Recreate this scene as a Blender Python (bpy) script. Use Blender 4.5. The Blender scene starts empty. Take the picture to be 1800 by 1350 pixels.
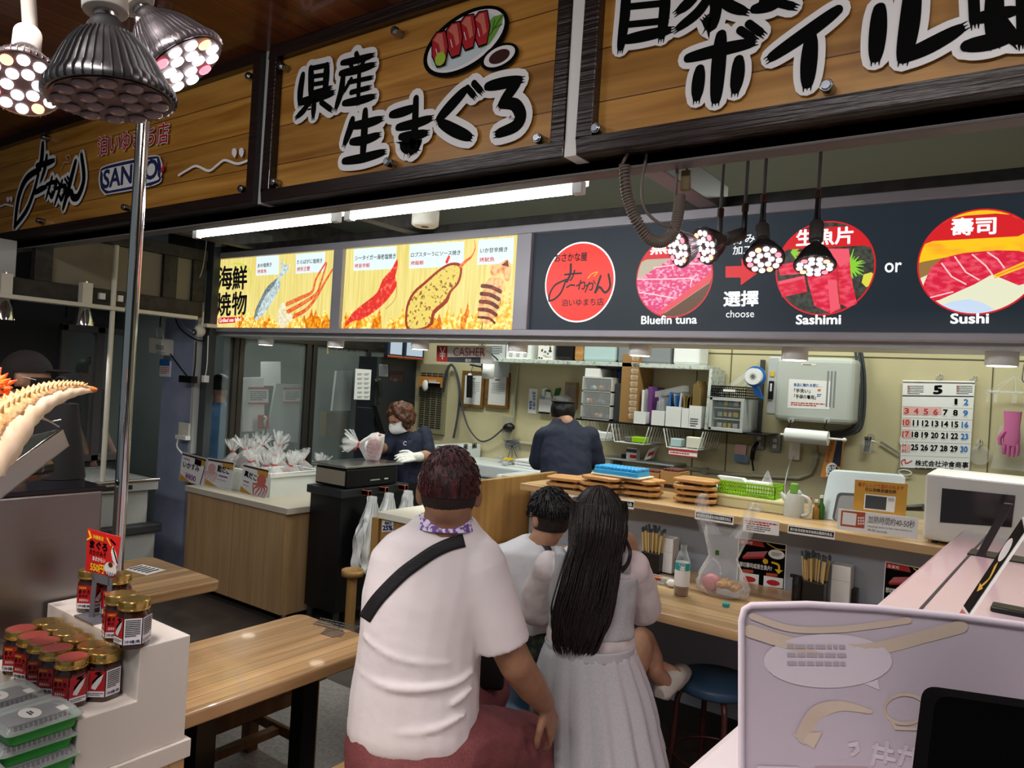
import bpy, bmesh, math, random
from mathutils import Vector as V, Matrix
from math import sin, cos, pi, radians
random.seed(7)
SC = bpy.context.scene
COL = SC.collection
# ---------------------------------------------------------------- camera
CAMZ, FPX = 1.6, 1300.0
_y, _r = radians(35.3), radians(3.4)
_F = V((-sin(_y), cos(_y), 0)); _R0 = V((cos(_y), sin(_y), 0)); _U0 = V((0, 0, 1))
_R = cos(_r)*_R0 + sin(_r)*_U0; _U = -sin(_r)*_R0 + cos(_r)*_U0
EYE = V((0, 0, CAMZ))
cam = bpy.data.cameras.new('camera'); co = bpy.data.objects.new('camera', cam); COL.objects.link(co)
cam.sensor_width = 36; cam.lens = FPX/1800*36; cam.clip_start = .02
m = Matrix((_R, _U, -_F)).transposed().to_4x4(); m.translation = EYE; co.matrix_world = m
SC.camera = co
# ---------------------------------------------------------------- colour management, world
SC.view_settings.view_transform = 'Standard'; SC.view_settings.look = 'None'
SC.view_settings.gamma = 1; SC.view_settings.use_curve_mapping = False
SC.view_settings.exposure = 0.14
w = bpy.data.worlds.new('market_air'); SC.world = w; w.use_nodes = True
w.node_tree.nodes['Background'].inputs[0].default_value = (.75, .85, .9, 1)
w.node_tree.nodes['Background'].inputs[1].default_value = .16
def area(name, loc, rot, sx, sy, power, col):
    l = bpy.data.lights.new(name, 'AREA'); l.shape = 'RECTANGLE'; l.size = sx; l.size_y = sy; l.energy = power; l.color = col
    o = bpy.data.objects.new(name, l); o.location = loc; o.rotation_euler = rot; COL.objects.link(o); return o
# ceiling lamps of the stall and of the aisle (above the frame)
for i, x in enumerate((-3.6, -1.9, -.3)):
    area('stall_ceiling_lamp', (x, 4.15, 2.72), (0, 0, 0), 1.2, .22, 20, (.95, 1, .9))
area('aisle_ceiling_lamp', (-.6, -.55, 2.88), (radians(14), 0, 0), 1.4, .35, 36, (1, .95, .92))
area('aisle_ceiling_lamp', (-2.9, -.2, 2.88), (radians(12), 0, 0), 1.3, .3, 24, (1, .95, .92))
area('side_aisle_lamp', (.9, 1.7, 2.85), (0, radians(12), 0), .4, 1.2, 20, (1, .93, .9))
sp = bpy.data.lights.new('ceiling_spot', 'SPOT'); sp.energy = 85; sp.color = (1, .86, .82); sp.spot_size = radians(46); sp.spot_blend = .35; sp.shadow_soft_size = .05
spo = bpy.data.objects.new('ceiling_spot', sp); COL.objects.link(spo); spo.location = (-1.45, .35, 2.85); spo.rotation_euler = V((-.25, .45, -1.9)).to_track_quat('-Z', 'Y').to_euler()
# ---------------------------------------------------------------- pixel helpers (1800x1350 frame of the photograph)
def ray(u, v): return _F + (u-900)/FPX*_R - (v-675)/FPX*_U
def D(u, v, w): return EYE + ray(u, v)*w
def PX(u, v, x): d = ray(u, v); return EYE + d*(x/d.x)
def PY(u, v, y): d = ray(u, v); return EYE + d*(y/d.y)
def PZ(u, v, z): d = ray(u, v); return EYE + d*((z-CAMZ)/d.z)
def onY(y): return lambda u, v: PY(u, v, y)
def crop(ox, oy, s, P): return lambda x, y: P(ox+x/s, oy+y/s)
# ---------------------------------------------------------------- materials
MT = {}
def lin(h):
    if not isinstance(h, str): return tuple(h)+((1,) if len(h) == 3 else ())
    c = [int(h[i:i+2], 16)/255 for i in (0, 2, 4)]
    return tuple(x/12.92 if x <= .04045 else ((x+.055)/1.055)**2.4 for x in c)+(1,)
def mat(n, c, r=.5, me=0, em=0, al=1, tr=0, ns=None, bp=None, coat=0, spec=.5, ior=1.45, sss=0):
    m = bpy.data.materials.new(n); m.use_nodes = True; N = m.node_tree.nodes; L = m.node_tree.links
    b = N['Principled BSDF']; I = b.inputs; c = lin(c)
    I['Base Color'].default_value = c; I['Roughness'].default_value = r; I['Metallic'].default_value = me
    I['Alpha'].default_value = al; I['Transmission Weight'].default_value = tr; I['Coat Weight'].default_value = coat
    I['Specular IOR Level'].default_value = spec; I['IOR'].default_value = ior
    if sss: I['Subsurface Weight'].default_value = sss; I['Subsurface Radius'].default_value = (.02, .008, .005)
    if em: I['Emission Color'].default_value = c; I['Emission Strength'].default_value = em
    if ns or bp:
        tc = N.new('ShaderNodeTexCoord')
    if ns:   # (scale vec or float, second colour, lo, hi)
        mp = N.new('ShaderNodeMapping'); s = ns[0]
        mp.inputs['Scale'].default_value = s if isinstance(s, tuple) else (s, s, s)
        L.new(tc.outputs['Object'], mp.inputs['Vector'])
        no = N.new('ShaderNodeTexNoise'); no.inputs['Scale'].default_value = 1; no.inputs['Detail'].default_value = 5
        L.new(mp.outputs[0], no.inputs['Vector'])
        rp = N.new('ShaderNodeValToRGB'); rp.color_ramp.elements[0].position = ns[2]; rp.color_ramp.elements[1].position = ns[3]
        rp.color_ramp.elements[0].color = c; rp.color_ramp.elements[1].color = lin(ns[1])
        L.new(no.outputs['Fac'], rp.inputs[0]); L.new(rp.outputs[0], I['Base Color'])
        if em: L.new(rp.outputs[0], I['Emission Color'])
    if bp:   # (scale, strength)
        no2 = N.new('ShaderNodeTexNoise'); s = bp[0]; mp2 = N.new('ShaderNodeMapping')
        mp2.inputs['Scale'].default_value = s if isinstance(s, tuple) else (s, s, s)
        L.new(tc.outputs['Object'], mp2.inputs['Vector']); L.new(mp2.outputs[0], no2.inputs['Vector'])
        no2.inputs['Scale'].default_value = 1; no2.inputs['Detail'].default_value = 4
        bu = N.new('ShaderNodeBump'); bu.inputs['Strength'].default_value = bp[1]; bu.inputs['Distance'].default_value = .01
        L.new(no2.outputs['Fac'], bu.inputs['Height']); L.new(bu.outputs[0], I['Normal'])
    MT[n] = m; return m
def wood(n, c1, c2, ax='x', plank=None, paxis='z', r=.4, coat=0, sc=1.0, seam='20140c'):
    """grain along ax; optional boards of width `plank` counted along `paxis`"""
    m = mat(n, c1, r, coat=coat); N = m.node_tree.nodes; L = m.node_tree.links; b = N['Principled BSDF']
    tc = N.new('ShaderNodeTexCoord'); mp = N.new('ShaderNodeMapping'); L.new(tc.outputs['Object'], mp.inputs['Vector'])
    s = {'x': (1.2, 22, 22), 'y': (22, 1.2, 22), 'z': (22, 22, 1.2)}[ax]; mp.inputs['Scale'].default_value = tuple(q*sc for q in s)
    no = N.new('ShaderNodeTexNoise'); no.inputs['Detail'].default_value = 6; no.inputs['Distortion'].default_value = .6; no.inputs['Scale'].default_value = 1
    L.new(mp.outputs[0], no.inputs['Vector'])
    rp = N.new('ShaderNodeValToRGB'); rp.color_ramp.elements[0].position = .32; rp.color_ramp.elements[1].position = .68
    rp.color_ramp.elements[0].color = lin(c1); rp.color_ramp.elements[1].color = lin(c2); L.new(no.outputs['Fac'], rp.inputs[0])
    out = rp.outputs[0]
    if plank:
        sp = N.new('ShaderNodeSeparateXYZ'); L.new(tc.outputs['Object'], sp.inputs[0])
        dv = N.new('ShaderNodeMath'); dv.operation = 'DIVIDE'; dv.inputs[1].default_value = plank; L.new(sp.outputs[paxis.upper()], dv.inputs[0])
        fl = N.new('ShaderNodeMath'); fl.operation = 'FLOOR'; L.new(dv.outputs[0], fl.inputs[0])
        wn = N.new('ShaderNodeTexWhiteNoise'); wn.noise_dimensions = '1D'; L.new(fl.outputs[0], wn.inputs['W'])
        hs = N.new('ShaderNodeHueSaturation'); mr = N.new('ShaderNodeMapRange'); mr.inputs['To Min'].default_value = .78; mr.inputs['To Max'].default_value = 1.2
        L.new(wn.outputs['Value'], mr.inputs['Value']); L.new(mr.outputs[0], hs.inputs['Value']); L.new(out, hs.inputs['Color'])
        fr = N.new('ShaderNodeMath'); fr.operation = 'FRACT'; L.new(dv.outputs[0], fr.inputs[0])
        lt = N.new('ShaderNodeMath'); lt.operation = 'LESS_THAN'; lt.inputs[1].default_value = .0035/plank; L.new(fr.outputs[0], lt.inputs[0])
        mx = N.new('ShaderNodeMix'); mx.data_type = 'RGBA'; L.new(lt.outputs[0], mx.inputs[0]); L.new(hs.outputs[0], mx.inputs[6]); mx.inputs[7].default_value = lin(seam)
        out = mx.outputs[2]
    L.new(out, b.inputs['Base Color'])
    return m
def E(n, c, s=1.0, ns=None):
    m = mat(n, c, .4, em=s, ns=ns); i = m.node_tree.nodes['Principled BSDF'].inputs['Base Color']
    for l in list(i.links): m.node_tree.links.remove(l)
    i.default_value = tuple(q*.12 for q in lin(c)[:3])+(1,); return m
def clear(n, c, op, r=.15, bp=None):
    """thin clear film: glossy film over transparency"""
    m = mat(n, c, r, bp=bp, spec=.6); N = m.node_tree.nodes; L = m.node_tree.links
    t = N.new('ShaderNodeBsdfTransparent'); x = N.new('ShaderNodeMixShader'); fr = N.new('ShaderNodeLayerWeight'); fr.inputs['Blend'].default_value = .35
    mr = N.new('ShaderNodeMapRange'); mr.inputs['To Min'].default_value = op; mr.inputs['To Max'].default_value = min(1, op+.45)
    L.new(fr.outputs['Facing'], mr.inputs['Value']); L.new(mr.outputs[0], x.inputs[0]); L.new(t.outputs[0], x.inputs[1])
    L.new(N['Principled BSDF'].outputs[0], x.inputs[2]); L.new(x.outputs[0], N['Material Output'].inputs['Surface'])
    return m
# ---------------------------------------------------------------- mesh builder
_fc = {}
def glyphs(s, bold=0, res=3):
    k = (s, bold, res)
    if k not in _fc:
        c = bpy.data.curves.new('t', 'FONT'); c.body = s; c.resolution_u = res; c.offset = bold
        o = bpy.data.objects.new('t', c); COL.objects.link(o)
        dg = bpy.context.evaluated_depsgraph_get(); me = bpy.data.meshes.new_from_object(o.evaluated_get(dg))
        vs = [v.co.copy() for v in me.vertices]; fs = [tuple(p.vertices) for p in me.polygons]
        bpy.data.objects.remove(o); bpy.data.curves.remove(c); bpy.data.meshes.remove(me)
        _fc[k] = (vs, fs)
    return _fc[k]
def frame_of(d):
    d = d.normalized(); a = V((0, 0, 1)) if abs(d.z) < .9 else V((1, 0, 0)); x = d.cross(a).normalized(); return x, d.cross(x)
class B:
    def __init__(s): s.v = []; s.f = []; s.m = []; s.sm = []; s.mats = []
    def mi(s, n):
        if n not in s.mats: s.mats.append(n)
        return s.mats.index(n)
    def add(s, vs, fs, mt, smooth=False):
        o = len(s.v); k = s.mi(mt); s.v += [V(p) for p in vs]
        for f in fs: s.f.append(tuple(i+o for i in f)); s.m.append(k); s.sm.append(smooth)
        return s
    def hexa(s, o, ex, ey, ez, mt):
        o, ex, ey, ez = V(o), V(ex), V(ey), V(ez)
        vs = [o, o+ex, o+ex+ey, o+ey]; vs += [p+ez for p in vs]
        fs = [(0, 3, 2, 1), (4, 5, 6, 7), (0, 1, 5, 4), (1, 2, 6, 5), (2, 3, 7, 6), (3, 0, 4, 7)]
        if ex.cross(ey).dot(ez) < 0: fs = [f[::-1] for f in fs]
        return s.add(vs, fs, mt)
    def box(s, x0, x1, y0, y1, z0, z1, mt): return s.hexa((x0, y0, z0), (x1-x0, 0, 0), (0, y1-y0, 0), (0, 0, z1-z0), mt)
    def cyl(s, p0, p1, r0, mt, r1=None, n=20, cap=True):
        p0, p1 = V(p0), V(p1); r1 = r0 if r1 is None else r1; x, y = frame_of(p1-p0)
        vs = [p+(x*cos(2*pi*i/n)+y*sin(2*pi*i/n))*r for p, r in ((p0, r0), (p1, r1)) for i in range(n)]
        s.add(vs, [(i, (i+1) % n, n+(i+1) % n, n+i) for i in range(n)], mt, True)
        if cap: s.add(vs[:n], [tuple(range(n))[::-1]], mt); s.add(vs[n:], [tuple(range(n))], mt)
        return s
    def tube(s, pts, r, mt, n=8, cap=True, closed=False):
        pts = [V(p) for p in pts]; k = len(pts); rs = r if isinstance(r, (list, tuple)) else [r]*k
        vs = []; px = None
        for i, p in enumerate(pts):
            d = (pts[(i+1) % k]-pts[i-1]) if closed else (pts[min(i+1, k-1)]-pts[max(i-1, 0)])
            if d.length < 1e-9: d = V((0, 0, 1))
            d.normalize()
            if px is None: px, _ = frame_of(d)
            px = px-d*px.dot(d)
            px = px.normalized() if px.length > 1e-6 else frame_of(d)[0]
            py = d.cross(px); vs += [p+(px*cos(2*pi*j/n)+py*sin(2*pi*j/n))*rs[i] for j in range(n)]
        fs = [(a*n+j, a*n+(j+1) % n, (a+1) % k*n+(j+1) % n, (a+1) % k*n+j) for a in range(k if closed else k-1) for j in range(n)]
        s.add(vs, fs, mt, True)
        if cap and not closed: s.add(vs[:n], [tuple(range(n))[::-1]], mt); s.add(vs[-n:], [tuple(range(n))], mt)
        return s
    def lathe(s, prof, o, mt, n=24, ax=V((0, 0, 1)), sx=1, cap=True):
        o = V(o); ax = V(ax).normalized()
        if abs(ax.z) > .999: x, y = V((1, 0, 0)), V((0, 1, 0))*(1 if ax.z > 0 else -1)
        else: x, y = frame_of(ax)
        vs = [o+ax*z+(x*cos(2*pi*i/n)*sx+y*sin(2*pi*i/n))*r for r, z in prof for i in range(n)]
        k = len(prof)
        s.add(vs, [(a*n+i, a*n+(i+1) % n, (a+1)*n+(i+1) % n, (a+1)*n+i) for a in range(k-1) for i in range(n)], mt, True)
        if cap:
            if prof[0][0] > 1e-5: s.add(vs[:n], [tuple(range(n))[::-1]], mt)
            if prof[-1][0] > 1e-5: s.add(vs[-n:], [tuple(range(n))], mt)
        return s
    def ball(s, c, r, mt, n=16, k=10, rot=None):
        c = V(c); r = V((r, r, r)) if not hasattr(r, '__len__') else V(r); vs = []
        for a in range(k+1):
            t = pi*a/k
            for i in range(n):
                p = V((sin(t)*cos(2*pi*i/n)*r.x, sin(t)*sin(2*pi*i/n)*r.y, cos(t)*r.z))
                vs.append(c+(rot @ p if rot else p))
        return s.add(vs, [(a*n+i, (a+1)*n+i, (a+1)*n+(i+1) % n, a*n+(i+1) % n) for a in range(k) for i in range(n)], mt, True)
    def grid(s, P, nu, nv, mt, smooth=True, flip=False):
        vs = [V(P(i/nu, j/nv)) for j in range(nv+1) for i in range(nu+1)]; w = nu+1
        fs = [(j*w+i, j*w+i+1, (j+1)*w+i+1, (j+1)*w+i) for j in range(nv) for i in range(nu)]
        return s.add(vs, [f[::-1] for f in fs] if flip else fs, mt, smooth)
    def loft(s, rings, mt, smooth=True, cap=True):
        n = len(rings[0]); vs = [V(p) for r in rings for p in r]; k = len(rings)
        s.add(vs, [(a*n+i, a*n+(i+1) % n, (a+1)*n+(i+1) % n, (a+1)*n+i) for a in range(k-1) for i in range(n)], mt, smooth)
        if cap: s.add(vs[:n], [tuple(range(n))[::-1]], mt, smooth); s.add(vs[-n:], [tuple(range(n))], mt, smooth)
        return s
    def poly(s, pts, mt, off=(0, 0, 0), th=None):
        pts = [V(p)+V(off) for p in pts]; n = len(pts); s.add(pts, [tuple(range(n))], mt)
        if th is not None:
            q = [p+V(th) for p in pts]; s.add(q, [tuple(range(n))[::-1]], mt)
            s.add(pts+q, [(i, n+i, n+(i+1) % n, (i+1) % n) for i in range(n)], mt)
        return s
    def quad4(s, P, px, mt, off=(0, 0, 0)): return s.poly([P(*q) for q in px], mt, off)
    def disc(s, c, ex, ey, mt, n=40, off=(0, 0, 0)):
        c, ex, ey = V(c)+V(off), V(ex), V(ey)
        return s.add([c+ex*cos(2*pi*i/n)+ey*sin(2*pi*i/n) for i in range(n)], [tuple(range(n))], mt)
    def text(s, t, p0, p1, p2, mt, bold=0, off=(0, 0, 0), res=3, box=None):
        vs, fs = glyphs(t, 0, res)
        if not vs: return s
        x0 = min(v.x for v in vs); x1 = max(v.x for v in vs); y0 = min(v.y for v in vs); y1 = max(v.y for v in vs)
        p0, p1, p2 = V(p0), V(p1), V(p2); ex = (p1-p0)/(x1-x0); ey = (p2-p0)/(y1-y0); nn = ex.cross(ey).normalized()*.00003
        sh = [(0, 0)]+([(bold*cos(2*pi*k/(6 if bold < .04 else 12)), bold*sin(2*pi*k/(6 if bold < .04 else 12))) for k in range(6 if bold < .04 else 12)] if bold else [])
        for k, (dx, dy) in enumerate(sh): s.add([p0+ex*(v.x-x0+dx)+ey*(v.y-y0+dy)+V(off)+nn*k for v in vs], fs, mt)
        return s
    def ptext(s, t, P, a, b, c, mt, bold=0, off=(0, 0, 0), res=3): return s.text(t, P(*a), P(*b), P(*c), mt, bold, off, res)
    def rows(s, p0, p1, p2, n, mt, off=(0, 0, 0), fill=.5, seed=1):
        """tiny print too small to read: n ragged rows"""
        p0, p1, p2 = V(p0)+V(off), V(p1)+V(off), V(p2)+V(off); ex, ey = p1-p0, p2-p0; rd = random.Random(seed)
        for i in range(n):
            a = (i+.5-fill/2)/n; b_ = (i+.5+fill/2)/n; x = 0; e = 1 if i else .75
            while x < e:
                w_ = rd.uniform(.05, .14); x2 = min(x+w_, e)
                s.add([p0+ex*x+ey*a, p0+ex*x2+ey*a, p0+ex*x2+ey*b_, p0+ex*x+ey*b_], [(0, 1, 2, 3)], mt); x = x2+.018
        return s
    def stroke(s, pts, wd, mt, nrm, off=(0, 0, 0)):
        """flat brush stroke through 3D points, wd = width or list"""
        s.kk = getattr(s, 'kk', 0)+1; nrm = V(nrm).normalized()
        pts = [V(p)+V(off)+nrm*(.000012*(s.kk % 40)) for p in pts]; k = len(pts); wd = list(wd) if isinstance(wd, (list, tuple)) else [wd]*k
        Lf, Rt = [], []
        for i in range(k):
            a = (pts[i]-pts[i-1]).normalized() if i else None; c = (pts[i+1]-pts[i]).normalized() if i < k-1 else None
            d = ((a or c)+(c or a)); d = d.normalized() if d.length > 1e-6 else (a or c); t = d.cross(nrm)
            q = min(1.5, 1/max(.3, d.dot(a or c))); Lf.append(pts[i]-t*wd[i]/2*q); Rt.append(pts[i]+t*wd[i]/2*q)
        for i in range(k-1): s.add([Lf[i], Rt[i], Rt[i+1], Lf[i+1]], [(0, 1, 2, 3)], mt)
        for e, d0 in ((0, (pts[0]-pts[1]).normalized()), (k-1, (pts[-1]-pts[-2]).normalized())):
            t = d0.cross(nrm); s.add([pts[e]+(t*cos(pi*j/6)+d0*sin(pi*j/6))*wd[e]/2 for j in range(7)], [tuple(range(7))], mt)
        return s
    def build(s, name, parent=None, bev=0, seg=2, label=None, mods=(), ang=40, recalc=False, world=False):
        me = bpy.data.meshes.new(name); vs = s.v; loc = V((0, 0, 0))
        if not parent and vs:
            loc = V(((min(v.x for v in vs)+max(v.x for v in vs))/2, (min(v.y for v in vs)+max(v.y for v in vs))/2, min(v.z for v in vs)))
        sub = loc if not parent else (parent.matrix_basis.translation + (parent.parent.matrix_basis.translation if parent.parent else V((0, 0, 0))))
        me.from_pydata([v-sub for v in vs], [], s.f)
        for n in s.mats: me.materials.append(MT[n])
        me.polygons.foreach_set('material_index', s.m); me.polygons.foreach_set('use_smooth', s.sm)
        if recalc or bev or mods:
            bm = bmesh.new(); bm.from_mesh(me); bmesh.ops.remove_doubles(bm, verts=bm.verts, dist=1e-5)
            if recalc: bmesh.ops.recalc_face_normals(bm, faces=bm.faces)
            bm.to_mesh(me); bm.free()
        me.update()
        o = bpy.data.objects.new(name, me); COL.objects.link(o); o.location = loc
        if parent: o.parent = parent
        if bev:
            q = o.modifiers.new('bevel', 'BEVEL'); q.width = bev; q.segments = seg; q.limit_method = 'ANGLE'; q.angle_limit = radians(38); q.use_clamp_overlap = True
        for q in mods: q(o)
        if label: o['label'] = label
        return o
def tag(o, label, cat, group=None, kind=None):
    o['label'] = label; o['category'] = cat
    if group: o['group'] = group
    if kind: o['kind'] = kind
    return o
def thing(name, label, cat, loc=(0, 0, 0), group=None):
    o = bpy.data.objects.new(name, None); o.empty_display_size = .05; COL.objects.link(o); o.location = loc
    return tag(o, label, cat, group)
def struct(b, name, **k):
    o = b.build(name, **k); o['kind'] = 'structure'; o['label'] = name.replace('_', ' '); return o
def copy_tree(o, parent=None):
    c = o.copy(); COL.objects.link(c)
    if parent: c.parent = parent
    for ch in list(o.children): copy_tree(ch, c)
    return c
def dup(o, loc, rz, label, group=None, sc=None):
    c = copy_tree(o); c.location = loc; c.rotation_euler = (0, 0, rz); c['label'] = label
    if group: c['group'] = group
    if sc: c.scale = (sc, sc, sc)
    return c
def bez(pts, n=8):
    """smooth polyline through points (Catmull-Rom)"""
    pts = [V(p) for p in pts]; out = []
    for i in range(len(pts)-1):
        a, b_, c, d = pts[max(i-1, 0)], pts[i], pts[i+1], pts[min(i+2, len(pts)-1)]
        for k in range(n):
            t = k/n; out.append(.5*((2*b_)+(c-a)*t+(2*a-5*b_+4*c-d)*t*t+(3*b_-a-3*c+d)*t**3))
    return out+[pts[-1]]
YN = V((0, -1, 0)); O1 = lambda k: V((0, -.0006*k, 0))
# ================================================================ materials for the setting
wood('ceil_wood', '6e3818', '92542a', 'y', .11, 'x', r=.28, coat=.3)
wood('sign_wood', '9a6624', 'c89246', 'x', .158, 'z', r=.35, coat=.25, seam='4a2c10')
wood('ash_wood', 'ac8a5e', 'ccac80', 'x', .045, 'y', r=.3, coat=.15, seam='a07c4c')
wood('table_wood', 'a88458', 'cca87c', 'y', .05, 'x', r=.22, coat=.35, seam='96744c')
wood('cab_wood', 'a08058', 'b4946a', 'z', r=.42)
wood('raw_wood', '6b4a2c', '87613a', 'z', r=.6)
wood('panel_wood', '96703f', 'ad874f', 'z', r=.45)
wood('tray_wood', '9a6a34', 'c8965a', 'x', r=.5)
wood('frame_wood', '6a4a22', '86602e', 'x', r=.5)
mat('frame_dark', '2a1c1a', .3, ns=((2, 60, 60), '1c1312', .35, .65), bp=((3, 80, 80), .35), coat=.3)
mat('black', '0c0c0e', .35); mat('ink', '060606', .7, spec=.08); mat('rubber', '151515', .6)
mat('white', 'eeeeec', .5); mat('paper', 'e8e8e6', .6); mat('offwhite', 'dcd8c8', .5); mat('sticker', 'f2f2f4', .35)
mat('alu', 'a8a4aa', .4, me=.1); mat('steel', 'c8c8c8', .22, me=1, bp=((90, 90, 2), .05)); mat('chrome', 'd8d8d8', .1, me=1)
mat('steel_wide', '8e8a88', .34, me=1, bp=((2, 3, 60), .06))
mat('bolt_steel', '9aa0a8', .25, me=1)
mat('beam', '3a3836', .6, ns=(14, '2a2725', .4, .6)); mat('beam_grey', '6e6a68', .5); mat('dark_ceiling', '5e6260', .7)
mat('tile_speck', '8a9088', .8, ns=(120, '3c4240', .58, .62)); mat('panel_beige', '8a8272', .7); mat('panel_tan', '7a6434', .7)
mat('cream', 'c8be98', .65, ns=(3, 'beb48e', .4, .7)); mat('dark_wall', '33363a', .6); mat('blue_pillar', '98a0b8', .55, ns=(5, '8e96b0', .4, .6))
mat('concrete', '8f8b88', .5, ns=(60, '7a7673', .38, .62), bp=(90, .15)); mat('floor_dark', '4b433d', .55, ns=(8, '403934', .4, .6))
mat('bronze', '4a4640', .35, me=.6); mat('grey', '808488', .5); mat('grey_l', 'b4b8b8', .5); mat('grey_d', '3c4044', .5); mat('counter_grey', '9298a2', .5)
mat('room_green', '5c6461', .7); mat('plastic_grey', 'b9beb8', .4)
clear('glass', 'd0dcd8', .05, .03); clear('film', 'e8ecf0', .16, .12); clear('film_b', 'f0f2f4', .13, .2, bp=(40, .6)); clear('acryl', 'f0f2f2', .08, .05)
E('tube_light', 'fbfdff', 45); E('spot_face', 'fff0e2', 5)
mat('red', 'c22a2e', .5); mat('tomato', 'b22222', .5); mat('navy', '1c2438', .6); mat('skyblue', '8fb4d8', .5); mat('blue', '2a62a8', .5)
mat('yellow', 'e0b62c', .5); mat('green', '4f9a2c', .5); mat('orange', 'd8742a', .5); mat('brown', '4a2416', .5)
# ================================================================ shell of the place
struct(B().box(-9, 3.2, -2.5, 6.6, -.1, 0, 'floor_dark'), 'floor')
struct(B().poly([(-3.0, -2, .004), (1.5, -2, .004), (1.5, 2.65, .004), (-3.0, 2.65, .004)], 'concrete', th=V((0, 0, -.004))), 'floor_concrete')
struct(B().box(-8, 3, -2.4, 1.93, 2.93, 3.0, 'ceil_wood'), 'ceiling')
struct(B().box(-8, 3, 1.93, 5.05, 2.86, 2.92, 'dark_ceiling'), 'ceiling_stall')
struct(B().box(-4.85, 2.6, 5.0, 5.1, 0, 2.86, 'cream'), 'wall_back')
struct(B().box(-9, 2.8, 5.6, 5.7, 0, 2.9, 'dark_wall'), 'wall_market')
struct(B().box(2.6, 2.7, 1.9, 5.1, 0, 2.86, 'cream'), 'wall_right')
struct(B().box(3.1, 3.2, -2.4, 2, 0, 2.95, 'dark_wall'), 'wall_aisle')
# wall of the neighbouring shop with its long window
Wl = -6.2
wp = lambda u, v: PX(u, v, Wl)
ya, yb = wp(105, 600).y, 3.2; zt = 1.86; zb = .78
b = B()
b.box(Wl-.1, Wl, -1.5, ya, 0, 2.9, 'dark_wall').box(Wl-.1, Wl, ya, yb, zt, 2.9, 'dark_wall').box(Wl-.1, Wl, ya, yb, 0, zb, 'dark_wall')
for k in range(9):
    yy = .4+k*.38
    b.box(Wl, Wl+.004, yy, yy+.012, zt+.05, 2.5, 'black')
struct(b, 'wall_left')
b = B()
for y0, y1, z0, z1 in ((ya, ya+.05, zb, zt), (ya, yb, zt-.05, zt), (ya, yb, zb, zb+.05), (yb-.28, yb-.22, zb, zt)): b.box(Wl-.06, Wl+.03, y0, y1, z0, z1, 'beam_grey')
w1 = struct(b, 'window_1', bev=.004)
g = B().box(Wl-.02, Wl-.014, ya+.05, yb, zb+.05, zt-.05, 'glass').build('pane', w1)
# the room seen through that window
b = B().box(-7.9, -7.8, .8, 3.6, 0, 2.6, 'room_green').box(-7.8, -6.3, .75, .8, 0, 2.6, 'room_green')
for k in range(7): b.box(-7.8, -7.79, 1.0+k*.36, 1.012+k*.36, .3, 2.4, 'grey_d')
struct(b, 'wall_shop_rear')
area('shop_lamp', (-7.1, 2.3, 2.5), (0, 0, 0), .8, .2, 3, (.9, 1, .97))
tag(B().box(-7.72, -7.2, 2.95, 3.4, .3, 1.35, 'white').box(-7.19, -7.18, 3.0, 3.35, .35, .8, 'grey_l').build('cold_cabinet', bev=.02), 'white cabinet standing inside the room behind the window by the blue pillar', 'cabinet')
tag(B().box(-6.85, -6.4, 2.5, 2.97, .0, .62, 'offwhite').box(-6.87, -6.38, 2.48, 2.97, .63, .68, 'yellow').box(-6.8, -6.45, 2.7, 2.96, .68, .95, 'offwhite').build('crate_stack', bev=.015), 'pale yellow crates stacked behind the neighbouring window', 'crates')
cn = V((-7.05, 2.7, 1.1)); dr = B()
dr.tube([cn+V((0, cos(2*pi*k/28)*.24, sin(2*pi*k/28)*.2)) for k in range(28)], .014, 'grey_l', closed=True)
tag(dr.build('hoop'), 'round grey hoop leaning behind the neighbouring window', 'hoop')
# pillars, beams
struct(B().box(-5.5, -5.1, 3.1, 3.19, 0, 1.97, 'blue_pillar'), 'pillar')
struct(B().box(-5.1, -4.94, 3.12, 3.18, 0, 2.86, 'grey_d').box(-5.5, -5.1, 3.08, 3.19, 1.97, 2.86, 'beam'), 'pillar_steel', bev=.006)
tag(B().box(-5.06, -5.015, 3.075, 3.12, .95, 2.3, 'grey_l').build('wall_conduit', bev=.004), 'white trunking running up the dark steel pillar', 'conduit')
b = B().box(-5.06, -4.98, .2, 3.08, 1.95, 2.06, 'beam').box(-5.06, -4.98, 1.97, 3.1, 2.36, 2.44, 'beam')
for y in (1.97, 2.78, 3.0): b.box(-5.05, -4.99, y, y+.1, 2.06, 2.36, 'beam')
b.box(-5.04, -5.02, 2.06, 2.78, 2.06, 2.36, 'panel_beige').box(-5.04, -5.02, 1.5, 1.88, 2.06, 2.28, 'grey_l').box(-5.04, -5.02, .2, 1.5, 2.06, 2.28, 'panel_tan').box(-5.04, -5.02, 2.88, 3.08, 2.06, 2.36, 'panel_beige')
struct(b, 'beam_left', bev=.004)
# steelwork over the stall
b = B().box(-5.5, 2.6, 3.28, 3.4, 2.436, 2.51, 'beam').box(-5.5, 2.6, 1.95, 2.02, 2.252, 2.3, 'beam_grey')
struct(b, 'beam_front', bev=.005)
b = B()
for x in (-4.6, -3.05, -1.28, .6): b.box(x, x+.09, 2.02, 3.3, 2.44, 2.56, 'beam' if x != -1.28 else 'beam_grey')
struct(b, 'beam_cross', bev=.005)
b = B().box(-2.4, -1.32, 2.05, 3.2, 2.70, 2.72, 'tile_speck')
struct(b, 'ceiling_tile')
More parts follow.
